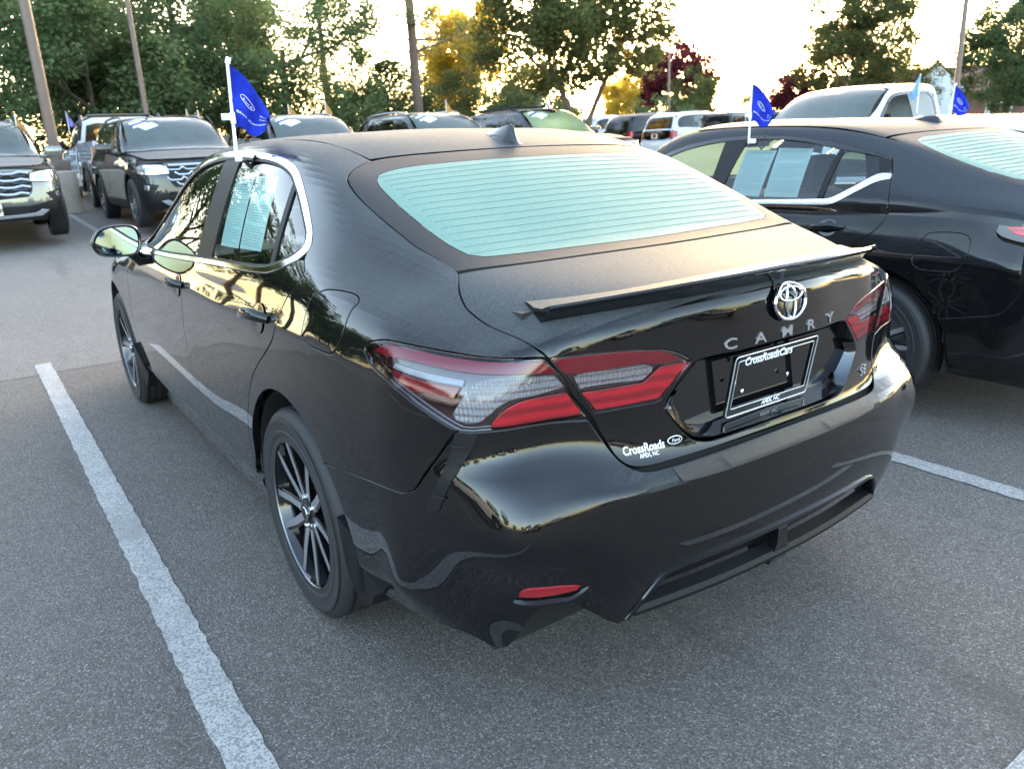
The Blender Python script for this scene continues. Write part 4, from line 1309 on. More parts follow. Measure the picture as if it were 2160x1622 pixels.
    for k in range(24):
        a = 2 * math.pi * k / 24
        V.append(M.cast('B', -.347 + .018 * math.cos(a), .737 + .0078 * math.sin(a))[0] + Vector((0, -.0020, 0)))
    MB().add(V, [[0, 1 + k, 1 + (k + 1) % 24] for k in range(24)]).build('oval', M_GLOSSBLK, oo)
    text_on(oo, 'oval_lettering', M, 'B', -.347, .7365, 'Ford', .011, M_WHITEPRINT, off=.0045, shear=.3)
    # plate frame, tilted with its lower edge in
    fm = frame((-.002, -1.020, .818), (1, 0, 0), (0, -.17, .985))
    pf = MB()
    W2, H2 = .157, .079
    def fr(x, y, z=0.): return fm @ Vector((x, y, z))
    def bar(mb, x0, y0, x1, y1, d=.008, z=0.):
        A = [fr(x0, y0, z), fr(x1, y0, z), fr(x1, y1, z), fr(x0, y1, z)]
        B = [fr(x0, y0, z - d), fr(x1, y0, z - d), fr(x1, y1, z - d), fr(x0, y1, z - d)]
        mb.add(A + B, [[0, 1, 2, 3], [7, 6, 5, 4], [0, 4, 5, 1], [1, 5, 6, 2], [2, 6, 7, 3], [3, 7, 4, 0]])
    bar(pf, -W2, -H2, W2, -H2 + .020)
    bar(pf, -W2 + .012, H2 - .030, W2 - .075, H2 - .004, z=.0005)
    bar(pf, -W2, -H2 + .02, -W2 + .012, H2)
    bar(pf, W2 - .012, -H2 + .02, W2, H2)
    bar(pf, -W2, H2 - .012, W2, H2)
    fo = pf.build('plate_frame', M_GLOSSBLK, lid)
    ch = MB()
    def loop(x0, y0, x1, y1, r, w):
        pts = []
        for cx_, cy_, a0 in ((x1 - r, y1 - r, 0), (x0 + r, y1 - r, 90), (x0 + r, y0 + r, 180), (x1 - r, y0 + r, 270)):
            for k in range(5):
                a = R(a0 + 22.5 * k)
                pts.append(fr(cx_ + r * math.cos(a), cy_ + r * math.sin(a), .0015))
        ch.tube(pts + pts[:1], w, 6, cap=False)
    loop(-W2 - .001, -H2 - .001, W2 + .001, H2 + .001, .010, .0016)
    loop(-W2 + .012, -H2 + .020, W2 - .012, H2 - .012, .004, .0010)
    ch.build('frame_edging', M_FRAMEEDGE, fo, smooth=True)
    text_mesh('frame_lettering', 'CrossRoadsCars', .030, M_WHITEPRINT, fo, frame(fr(-.032, H2 - .018, .0015), (1, 0, 0), (0, -.17, .985)), .0002, sx=.88, bold=.0006)
    text_mesh('frame_lettering', 'APEX, NC', .017, M_WHITEPRINT, fo, frame(fr(.012, -H2 + .010, .001), (1, 0, 0), (0, -.17, .985)), .0002, sx=.95, bold=.0005)
    sc_ = MB()
    for x, y in ((-.095, .045), (.09, .05), (-.09, -.03), (.085, -.02), (-.125, .0)):
        sc_.lathe([(0, .006), (-.004, .006), (-.006, .003)], 10, 'y', fr(x, y, -.018), cap=True)
    sc_.build('plate_screws', M_CHROME, fo)
    # papers taped inside the rear door window
    for nm, pl in (('a', [(.79,1.330),(.590,1.332),(.520,1.105),(.735,1.10)]), ('b', [(.575,1.334),(.370,1.337),(.285,1.115),(.505,1.107)])):
        g = patch(M, 'L', pl, step=.05, off=-.016, gap=0, lip=0)
        pp = panel('window_paper', g, M_PAPER, car)
        tx = MB()
        (y0, z0), (y1, z1), (y2, z2), (y3, z3) = pl
        rows = 26
        for k in range(rows):
            t = (k + 1.5) / (rows + 2)
            ya, yb_ = y0 + (y3 - y0) * t, y1 + (y2 - y1) * t
            za = z0 + (z3 - z0) * t
            if nm == 'b' and k in (7, 8, 17):
                continue
            e = .93 - .35 * random.random() * (k % 5 == 4)
            s0 = ya + (yb_ - ya) * .07
            e0 = ya + (yb_ - ya) * e
            hh = .0016 if k > 2 else .0034
            q = [M.cast('L', a, b)[0] + Vector((.0145, 0, 0)) for a, b in ((s0, za), (e0, za), (e0, za - hh), (s0, za - hh))]
            tx.add(q, [[0, 1, 2, 3]])
        tx.build('paper_print', M_PRINT, pp)
    return car, M
# ------------------------------------------------------------------ ground
def gz(y, x=0.):
    """the lot is level where the cars stand and climbs three per cent beyond the joint, less to the right"""
    t = y - 4.0
    k = min(1., max(0., (x - 6.) / 14.))
    k = 1 - .36 * k * k * (3 - 2 * k)
    return 0. if t <= 0 else k * (.0275 * t * t if t < .6 else .033 * (t - .3))
def asphalt(name, a, b, light=1.):
    m, nt, bs = nmat(name)
    tc = nd(nt, 'ShaderNodeTexCoord')
    nb = nd(nt, 'ShaderNodeTexNoise', i_Scale=.55, i_Detail=5., i_Roughness=.6)
    nm_ = nd(nt, 'ShaderNodeTexNoise', i_Scale=7., i_Detail=4.)
    nf = nd(nt, 'ShaderNodeTexNoise', i_Scale=210., i_Detail=3., i_Roughness=.7)
    vo = nd(nt, 'ShaderNodeTexVoronoi', i_Scale=185.)
    vs = nd(nt, 'ShaderNodeTexVoronoi', i_Scale=95.)
    for n in (nb, nm_, nf, vo, vs):
        nt.links.new(tc.outputs['Object'], n.inputs['Vector'])
    c = mixc(nt, ramp(nt, nb.outputs['Fac'], .3, .7), a, b)
    c = mixc(nt, ramp(nt, nm_.outputs['Fac'], .35, .75, 0, .35), c, tuple(x * .7 for x in a))
    so = nd(nt, 'ShaderNodeSeparateColor')
    nt.links.new(vo.outputs['Color'], so.inputs[0])
    c = mixc(nt, ramp(nt, so.outputs[0], .55, 1., 0, .75), c, tuple(x * 1.85 for x in b))
    c = mixc(nt, ramp(nt, so.outputs[1], .5, 1., 0, .8), c, tuple(x * .48 for x in a))
    c = mixc(nt, ramp(nt, nf.outputs['Fac'], .40, .62, .6, 0), c, tuple(x * .35 for x in a))
    sp = nd(nt, 'ShaderNodeSeparateColor')
    nt.links.new(vs.outputs['Color'], sp.inputs[0])
    chip = math_(nt, 'MULTIPLY', math_(nt, 'GREATER_THAN', sp.outputs[0], .93), math_(nt, 'LESS_THAN', vs.outputs['Distance'], .30))
    c = mixc(nt, chip, c, (.26, .25, .235))
    # tyre scuffs, drips and hairline cracks
    mp = nd(nt, 'ShaderNodeMapping')
    mp.inputs['Rotation'].default_value = (0, 0, .5)
    mp.inputs['Scale'].default_value = (2.2, .35, 1)
    nt.links.new(tc.outputs['Object'], mp.inputs[0])
    ns = nd(nt, 'ShaderNodeTexNoise', i_Scale=1.6, i_Detail=4., i_Roughness=.55)
    nt.links.new(mp.outputs[0], ns.inputs['Vector'])
    c = mixc(nt, ramp(nt, ns.outputs['Fac'], .56, .72, 0, .45), c, tuple(x * .45 for x in a))
    no_ = nd(nt, 'ShaderNodeTexNoise', i_Scale=1.9, i_Detail=2.)
    nt.links.new(tc.outputs['Object'], no_.inputs['Vector'])
    c = mixc(nt, ramp(nt, no_.outputs['Fac'], .68, .78, 0, .4), c, tuple(x * .5 for x in a))
    nw = nd(nt, 'ShaderNodeTexNoise', i_Scale=3., i_Detail=5.)
    nt.links.new(tc.outputs['Object'], nw.inputs['Vector'])
    wv = nd(nt, 'ShaderNodeMix', data_type='VECTOR')
    wv.inputs[0].default_value = .12
    nt.links.new(tc.outputs['Object'], wv.inputs[4])
    nt.links.new(nw.outputs['Color'], wv.inputs[5])
    vc = nd(nt, 'ShaderNodeTexVoronoi', i_Scale=.42, feature='DISTANCE_TO_EDGE')
    nt.links.new(wv.outputs[1], vc.inputs['Vector'])
    crk = math_(nt, 'MULTIPLY', ramp(nt, vc.outputs['Distance'], .0, .003, .35, 0), ramp(nt, nb.outputs['Fac'], .60, .66))
    c = mixc(nt, crk, c, (.018, .017, .016))
    nt.links.new(c, bs.inputs['Base Color'])
    bs.inputs['Roughness'].default_value = .82
    bs.inputs['Specular IOR Level'].default_value = .3
    bp = nd(nt, 'ShaderNodeBump', i_Strength=.7, i_Distance=.004)
    nt.links.new(math_(nt, 'ADD', math_(nt, 'MULTIPLY', vo.outputs['Distance'], -1.), nf.outputs['Fac']), bp.inputs['Height'])
    nt.links.new(bp.outputs[0], bs.inputs['Normal'])
    return m
M_ASPH = asphalt('asphalt', (.132, .119, .109), (.170, .154, .142))
M_ASPH2 = asphalt('asphalt_older', (.180, .165, .154), (.222, .205, .190))
def linepaint():
    m, nt, b = nmat('worn_line_paint')
    tc = nd(nt, 'ShaderNodeTexCoord')
    n1 = nd(nt, 'ShaderNodeTexNoise', i_Scale=5., i_Detail=8., i_Roughness=.75)
    n2 = nd(nt, 'ShaderNodeTexNoise', i_Scale=140., i_Detail=3.)
    for n in (n1, n2):
        nt.links.new(tc.outputs['Object'], n.inputs['Vector'])
    c = mixc(nt, ramp(nt, n1.outputs['Fac'], .35, .7), (.30, .29, .28), (.39, .38, .365))
    c = mixc(nt, ramp(nt, n2.outputs['Fac'], .46, .60, 0, .8), c, (.13, .125, .12))
    n4 = nd(nt, 'ShaderNodeTexNoise', i_Scale=1.7, i_Detail=6., i_Roughness=.65)
    nt.links.new(tc.outputs['Object'], n4.inputs['Vector'])
    c = mixc(nt, ramp(nt, n4.outputs['Fac'], .50, .70, 0, .55), c, (.17, .165, .16))
    nt.links.new(c, b.inputs['Base Color'])
    b.inputs['Roughness'].default_value = .7
    bp = nd(nt, 'ShaderNodeBump', i_Strength=.5, i_Distance=.003)
    nt.links.new(n2.outputs['Fac'], bp.inputs['Height'])
    nt.links.new(bp.outputs[0], b.inputs['Normal'])
    return m
M_LINE = linepaint()
M_JOINT = pm('joint_tar', (.018, .017, .016), .8, noise=.4, nscale=40)
def sheet(name, xs, ys, mat, lift=0.):
    V = [(x, y, gz(y, x) + lift) for y in ys for x in xs]
    nx = len(xs)
    F = [[j * nx + i, j * nx + i + 1, (j + 1) * nx + i + 1, (j + 1) * nx + i] for j in range(len(ys) - 1) for i in range(nx - 1)]
    return mk(name, V, F, mat, smooth=True)
JY = 4.0
def build_ground():
    xs = [-400, -60, -20, -8, 0, 6, 8, 10, 12, 14, 16, 18, 20, 26, 60, 400]
    tag(sheet('parking_lot', xs, [-400, -60, -20, -6, 0, JY], M_ASPH), kind='structure')
    tag(sheet('drive_lane', xs, [JY + .012, 4.15, 4.3, 4.45, 4.6, 6.0, 8, 12, 20, 40, 60, 120], M_ASPH2), kind='structure')
    g = sheet('pavement_joint', [-60, -8, 8, 60], [JY - .004, JY + .016], M_JOINT, -.006)
    tag(g, kind='structure')
    far = mk('ground', [(-900, -900, -.08), (900, -900, -.08), (900, 900, -.08), (-900, 900, -.08)], [[0, 1, 2, 3]], pm('grass_ground', (.04, .06, .02), .9, noise=.4, nscale=.5), smooth=False)
    tag(far, kind='structure')
    far2 = mk('grass_verge', [(-400, 119, 2.2), (400, 119, 2.2), (400, 600, 2.2), (-400, 600, 2.2)], [[0, 1, 2, 3]], MATS['grass_ground'], smooth=False)
    tag(far2, kind='structure')
    def line(x0, x1, y0, y1, name='parking_line', lab=None):
        ys = list(np.linspace(y0, y1, 220))
        V, F = [], []
        for i, y in enumerate(ys):
            j0, j1 = random.uniform(-.004, .004), random.uniform(-.004, .004)
            V += [(x0 + j0, y, gz(y, x0) + .004), (x1 + j1, y, gz(y, x1) + .004)]
        F = [[2 * i, 2 * i + 1, 2 * i + 3, 2 * i + 2] for i in range(len(ys) - 1)]
        o = mk(name, V, F, M_LINE, smooth=False)
        o['kind'] = 'structure'
        return o
    line(-1.325, -1.222, -2.2, 4.33)
    line(1.545, 1.645, -1.9, 4.33)
    line(4.41, 4.51, -1.9, 4.33)
    line(-4.19, -4.09, -2.2, 4.33)
    V = [(.085, -1.625, .004), (1.50, -1.60, .004), (1.50, -1.71, .004), (.085, -1.735, .004)]
    cl = mk('parking_line', V, [[3, 2, 1, 0]], M_LINE, smooth=False)
    cl['kind'] = 'structure'
    for k in range(-2, 6):
        line(.30 + 2.92 * k, .40 + 2.92 * k, 12.2, 17.0)
build_ground()
# ------------------------------------------------------------------ the second black sedan, one bay to the right
def build_sedan2():
    import copy
    S = copy.deepcopy(SEDAN)
    for y, d in {1.8: .015, 1.4: .008, 1.0: -.008, .65: -.016, .35: -.022, .10: -.03, -.15: -.035, -.38: -.02}.items():
        S['top'][y] = [(w, z + (d if k >= 3 else d * .6 if k == 2 else 0)) for k, (w, z) in enumerate(S['top'][y])]
    lean = {5: .004, 6: -.020, 7: -.016}       # flank leans in above the wheels
    S['side'] = [(z, [w_ + lean.get(i, 0.) for w_ in w]) for i, (z, w) in enumerate(S['side'])]
    S['crease_side'] = [(5, .25), (1, .6), (0, 1)]
    M = Master(S)
    car = empty('sedan', (3.02, 0, 0), label='blue-black sedan with kicked-up chrome window strip, right of the foreground car', cat='car')
    P = M_NAVY
    L3 = lambda pts: [M.L(*p) for p in pts]
    mir = lambda pts: [(-p[0], p[1], p[2]) for p in pts]
    dlo = [(2.10,.985),(1.95,1.09),(1.78,1.19),(1.6,1.28),(1.4,1.335),(1.15,1.368),(.9,1.375),(.65,1.362),(.40,1.33),(.20,1.29),(.035,1.245),(-.002,1.172),(.05,1.163),(.16,1.10),(.27,1.042),(.34,1.033),(.6,1.02),(1.0,1.0),(1.5,.985),(1.9,.978)]
    door_r = [(.029,1.24),(-.005,1.172),(-.015,1.132),(-.034,1.068),(-.041,.995),(-.017,.928),(.049,.864),(.14,.79),(.24,.71),(.31,.63),(.36,.54),(.395,.44),(.41,.342)]
    split = [(1.08,.998),(1.10,.9),(1.10,.7),(1.06,.5),(1.02,.342)]
    front_e = [(2.22,.90),(2.30,.82),(2.36,.70),(2.37,.55),(2.33,.42),(2.29,.342)]
    arch = [(.415,.34)] + [(-.02 + .39 * math.cos(a), .345 + .385 * math.sin(a)) for a in np.linspace(R(12), R(148), 14)]
    lampo = [(-.876,-.544,.947),(-.87,-.556,.962),(-.864,-.586,.966),(-.852,-.649,.969),(-.80,-.76,.97),(-.70,-.88,.965),(-.56,-.95,.955),(-.40,-1.0,.945),(-.40,-1.0,.86),(-.56,-.955,.85),(-.70,-.90,.86),(-.80,-.84,.87),(-.871,-.668,.89),(-.882,-.579,.912),(-.88,-.557,.927)]
    lampr = [(-.869,-.593,.952),(-.858,-.654,.955),(-.80,-.77,.955),(-.70,-.885,.948),(-.56,-.95,.938),(-.42,-.998,.93),(-.42,-.998,.905),(-.56,-.955,.90),(-.70,-.90,.90),(-.80,-.82,.905),(-.867,-.66,.918),(-.871,-.625,.93)]
    fuel = [(-.907,-.289,.931),(-.898,-.4,.934),(-.896,-.436,.924),(-.897,-.452,.902),(-.9,-.455,.86),(-.904,-.444,.799),(-.907,-.426,.761),(-.91,-.399,.747),(-.916,-.303,.742),(-.918,-.247,.746),(-.919,-.219,.763),(-.918,-.215,.786),(-.915,-.227,.85),(-.911,-.245,.901),(-.909,-.266,.924)]
    bline = [(-.885,-.643,.607),(-.889,-.616,.578),(-.893,-.585,.565),(-.916,-.36,.52)]
    glo = [(-.655,.12,1.335),(-.66,.0,1.315),(-.672,-.1,1.285),(-.69,-.349,1.187),(-.69,-.5,1.13),(-.66,-.58,1.105)]
    tg = [(-.66,-.60,1.10),(-.685,-.70,1.055),(-.68,-.78,1.025),(-.665,-.85,1.005)]
    roofr = [(-.655,.135,1.338),(-.42,.10,1.362),(-.135,.065,1.366),(0,.06,1.366)]
    ditch = [(-.62,1.62,1.36),(-.62,1.3,1.40),(-.63,.95,1.405),(-.64,.6,1.395),(-.652,.3,1.365)]
    wsedge = [(-.735,2.16,1.045),(-.70,2.0,1.12),(-.66,1.82,1.24)]
    lb = [p for p in lampo[:7]]
    qp = wsedge + ditch + glo + tg + [(-.62,-.915,.99)] + [(-.56,-.95,.957)] + lb[::-1][1:] + lampo[12:][::-1][:3] + [(-.875,-.683,.683)] + bline + L3(arch[::-1]) + L3(door_r[::-1]) + L3([p for p in dlo[:11]][::-1]) + L3([(2.19,.985)])
    panel('quarter_panel', patch(M, 'LU', qp, [fuel], step=.026, bstep=.018), P, car)
    panel('quarter_panel', mirror(patch(M, 'LU', qp, [], step=.04, bstep=.03)), P, car)
    panel('fuel_door', patch(M, 'LU', fuel, step=.025, bstep=.014, gap=.002), P, car)
    rd = [(1.08,.998),(.6,1.02),(.34,1.031),(.27,1.040),(.16,1.098),(.05,1.161)] + door_r[1:] + [(1.02,.342)] + split[::-1][1:-1]
    fd = [(2.12,.978),(1.9,.976),(1.5,.983),(1.08,.998)] + split[1:] + [(2.29,.342)] + front_e[::-1][1:]
    for s in (0, 1):
        f = (lambda g: mirror(g)) if s else (lambda g: g)
        for pl, hy, hz in ((fd, 1.28, .895), (rd, .27, .905)):
            d = panel('door', f(patch(M, 'L', pl, step=.035, bstep=.022)), P, car)
            if not s:
                handle(d, M, hy, hz, P)
        fg = [(2.02,1.0),(1.90,1.09),(1.75,1.175),(1.57,1.262),(1.38,1.315),(1.11,1.350),(1.12,1.13),(1.14,1.012),(1.5,.998),(1.9,.99)]
        bp = [(1.11,1.352),(.945,1.354),(.99,1.2),(1.03,1.018),(1.14,1.012),(1.12,1.13)]
        rg = [(.94,1.352),(.8,1.354),(.567,1.337),(.325,1.293),(.345,1.2),(.36,1.05),(.6,1.034),(1.02,1.016),(.985,1.2)]
        bar = [(.325,1.293),(.298,1.284),(.312,1.2),(.325,1.054),(.36,1.05),(.345,1.2)]
        qg = [(.295,1.282),(.106,1.254),(.062,1.180),(.16,1.115),(.318,1.050),(.308,1.2)]
        cp = [(.104,1.256),(.034,1.240),(.000,1.176),(.06,1.173)]
        ch = [(1.1,1.013),(.795,1.026),(.345,1.045),(.278,1.052),(.165,1.110),(.062,1.170),(-.002,1.172),(-.004,1.150),(.06,1.135),(.150,1.086),(.262,1.027),(.34,1.019),(.78,1.008),(1.1,.998)]
        for pl in (fg, rg, qg):
            panel('side_window', f(patch(M, 'L', pl, step=.05, bstep=.03, off=-.006, gap=-.004, lip=0)), M_GLASS_CLEAR, car)
        for pl in (bp, bar, cp):
            panel('window_trim', f(patch(M, 'L', pl, step=.03, off=.0, gap=.001, lip=.006)), M_TRIM, car)
        fr_o = [p for p in dlo]
        fr_i = [(2.02,1.0),(1.90,1.09),(1.75,1.175),(1.57,1.262),(1.38,1.315),(1.11,1.350),(.8,1.354),(.567,1.337),(.325,1.293),(.106,1.256),(.02,1.232),(.012,1.182),(.062,1.170),(.16,1.107),(.275,1.050),(.345,1.043),(.6,1.032),(1.05,1.012),(1.5,.996),(1.9,.99)]
        panel('window_frame', f(patch(M, 'L', dlo, [fr_i], step=.03, bstep=.02, off=.001, gap=.001, lip=.006)), M_GLOSSBLK, car)
        panel('window_chrome_trim', f(patch(M, 'L', ch, step=.02, off=.004, gap=0, lip=.006)), M_CHROMEB, car)
        lp = panel('tail_lamp', f(patch(M, 'C', lampo, step=.03, off=.0, gap=.002)), M_SMOKE, car)
        panel('tail_light', f(patch(M, 'C', lampr, step=.03, off=.003, gap=0, lip=.004)), M_REDLENS, lp)
        rk = [(.36,.332),(.40,.22),(1.6,.205),(2.30,.205),(2.38,.26),(2.40,.332)]
        panel('side_skirt', f(patch(M, 'L', rk, step=.05)), P, car)
        af = [(2.825 + .392 * math.cos(a), .345 + .392 * math.sin(a)) for a in np.linspace(R(182), R(0), 20)]
        fe = [M.L(*p) for p in [(2.14,.972)] + front_e + af[1:]] + [M.L(3.27,.34), M.L(3.25,.60), (-.84,3.10,.74), (-.80,3.02,.86), (-.835,2.825,.905), (-.85,2.5,.945)]
        panel('front_fender', f(patch(M, 'LU', fe, step=.05, bstep=.03)), P, car)
        hl = [(-.835,3.12,.735),(-.795,3.05,.84),(-.70,3.35,.79),(-.55,3.56,.745),(-.56,3.60,.69),(-.70,3.50,.66),(-.82,3.28,.66)]
        panel('head_lamp', f(patch(M, 'CF', hl, step=.04)), M_HEADLAMP, car)
    roof = symx([(0,1.52,1.43),(-.3,1.50,1.42),(-.58,1.45,1.40),(-.62,1.3,1.40),(-.63,.95,1.405),(-.64,.6,1.395),(-.652,.3,1.365)] + roofr)
    panel('roof_panel', patch(M, 'T', roof, step=.05, bstep=.03), P, car)
    frit = symx([(0,.052,1.364),(-.135,.057,1.363),(-.42,.09,1.359),(-.648,.125,1.334)] + glo[1:] + [(-.4,-.65,1.12),(0,-.68,1.12)])
    clear = symx([(0,.012,1.348),(-.135,.015,1.347),(-.3,.02,1.344),(-.482,.035,1.336),(-.56,.02,1.325),(-.60,-.02,1.305),(-.635,-.14,1.255),(-.65,-.349,1.182),(-.63,-.48,1.135),(-.58,-.54,1.115),(-.35,-.60,1.12),(0,-.62,1.12)])
    rw = panel('rear_window', patch(M, 'BU', clear, step=.04, gap=0, lip=0), M_REARGLASS2, car)
    panel('glass_frit', patch(M, 'BU', frit, [clear], step=.04, gap=.003, lip=.008), M_FRIT, rw)
    df = MB()
    for k in range(14):
        f_ = (k + .7) / 14.5
        pts = []
        for x in np.linspace(-1, 1, 21):
            p, n = M.cast('T', x * .57, .0 * (1 - f_) - .57 * f_ + .02 * x * x)
            pts.append(p + n * .0008)
        df.tube(pts, .0011, 4)
    df.build('defroster_wires', M_FRITLINE, rw)['kind'] = 'stuff'
    ws = symx([(0,1.535,1.428),(-.3,1.515,1.42),(-.58,1.47,1.395),(-.62,1.62,1.355),(-.66,1.82,1.235),(-.70,2.0,1.125),(-.72,2.14,1.05),(-.4,2.36,1.07),(0,2.40,1.08)])
    panel('windscreen', patch(M, 'FU', ws, step=.06, gap=.002, lip=0), M_GLASS_LIME, car)
    tl = symx([(0,-.69,1.118),(-.4,-.66,1.116)] + tg + [(-.62,-.915,.99),(-.56,-.95,.957),(-.40,-1.0,.947),(-.40,-1.0,.858),(-.45,-.99,.80),(-.40,-1.05,.70),(0,-1.075,.70)])
    panel('trunk_lid', patch(M, 'BU', tl, step=.04, bstep=.03), P, car)
    bb = symx([(0,-1.079,.695),(-.40,-1.055,.695),(-.455,-.99,.795),(-.56,-.957,.848),(-.70,-.90,.857),(-.80,-.84,.867),(-.866,-.70,.88),(-.875,-.683,.69)] + bline + [(-.915,-.40,.45),(-.89,-.42,.30),(-.82,-.72,.27),(-.75,-.9,.29),(0,-1.08,.38)])
    panel('bumper', patch(M, 'C', bb, step=.035, bstep=.025), P, car)
    hood = symx([(0,2.44,1.05),(-.4,2.40,1.035),(-.74,2.22,1.0),(-.80,2.5,.972),(-.79,2.825,.935),(-.74,3.1,.885),(-.64,3.35,.81),(-.5,3.55,.77),(-.25,3.64,.80),(0,3.65,.80)])
    panel('hood', patch(M, 'T', hood, step=.06), P, car)
    fb = symx([(0,3.67,.79),(-.25,3.66,.785),(-.5,3.585,.765),(-.54,3.60,.69),(-.70,3.50,.655),(-.84,3.26,.645),(-.86,3.24,.35),(-.80,3.28,.215),(-.6,3.64,.205),(0,3.75,.205)])
    panel('bumper', patch(M, 'CF', fb, step=.05), P, car)
    underbody(M, car, lambda c: not ((c.z > 1.0 and (c.z < 1.36 or abs(c.x) > .55 or c.y > 1.4)) and c.y > -.62 and c.y < 2.3) and all((c.y - y) ** 2 + (c.z - .34) ** 2 > .41 ** 2 or abs(c.x) < .6 for y in (0, 2.825)))
    wells(car, [(-.02, .345), (2.825, .345)])
    MB().box((0, 1.35, .24), (1.5, 4.3, .04)).build('under_tray', M_UNDER, car)
    MB().box((0, -.62, 1.03), (1.25, .42, .03)).build('parcel_shelf', M_SEATL, car)
    interior(car, seatmat=M_SEATL)
    for y in (0, 2.825):
        wheel(car, (-.80, y, .334), -1, style='wide', finish=M_SATIN)
        wheel(car, (.80, y, .334), 1, style='wide', finish=M_SATIN)
    for s in (-1, 1):
        MB().box((s * .99, 1.96, 1.04), (.2, .11, .13), bevel=.035).tube([(s * .92, 1.97, .99), (s * .86, 2.0, .95)], .03).build('door_mirror', P, car, smooth=True)
    V, F = [], []
    for y, h, w in [(.37,.0,.006),(.33,.012,.03),(.28,.028,.035),(.235,.036,.033),(.215,.03,.03),(.20,.0,.03)]:
        z = M.cast('T', 0, y)[0].z - .002
        for a, b in [(-1, 0), (-.7, .6), (-.3, .97), (.3, .97), (.7, .6), (1, 0)]:
            V.append((a * w * 1.2, y, z + b * h))
    F = [[i * 6 + k, i * 6 + k + 1, (i + 1) * 6 + k + 1, (i + 1) * 6 + k] for i in range(5) for k in range(5)]
    MB().add(V, F).build('roof_antenna', P, car, smooth=True)
    for nm, pl in (('a', [(.945,1.307),(.725,1.299),(.745,1.05),(.952,1.057)]), ('b', [(.714,1.312),(.492,1.305),(.490,1.053),(.71,1.052)])):
        pp = panel('window_paper', patch(M, 'L', pl, step=.05, off=-.014, gap=0, lip=0), M_PAPERC, car)
        tx = MB()
        (y0, z0), (y1, z1), (y2, z2), (y3, z3) = pl
        for k in range(24):
            t = (k + 1.5) / 27
            if nm == 'b' and k in (6, 7, 16):
                continue
            ya, yb = y0 + (y3 - y0) * t, y1 + (y2 - y1) * t
            za = z0 + (z3 - z0) * t
            e = .92 - (.4 * random.random() if k % 4 == 3 else 0)
            hh = .0018 if k > 1 else .004
            s0, e0 = ya + (yb - ya) * .08, ya + (yb - ya) * e
            q = [M.cast('L', a, b)[0] + Vector((.0125, 0, 0)) for a, b in ((s0, za), (e0, za), (e0, za - hh), (s0, za - hh))]
            tx.add(q, [[0, 1, 2, 3]])
        tx.build('paper_print', M_PRINT, pp)
    return car, M
M_GLASS_CLEAR = glassmat('clear_window_glass', (.62, .70, .68))
M_GLASS_LIME = glassmat('lit_windscreen_glass', (.70, .78, .62), haze=.6, hazecol=(.55, .66, .36))
M_CHROMEB = pm('brushed_bright_trim', (.72, .74, .80), .25, .9)
M_PAPERC = pm('sticker_paper', (.60, .70, .72), .7)
def rear_glass2():
    m = MATS['dewy_rear_glass'].copy()
    m.name = 'dewy_rear_glass_green'
    return m
M_REARGLASS2 = rear_glass2()

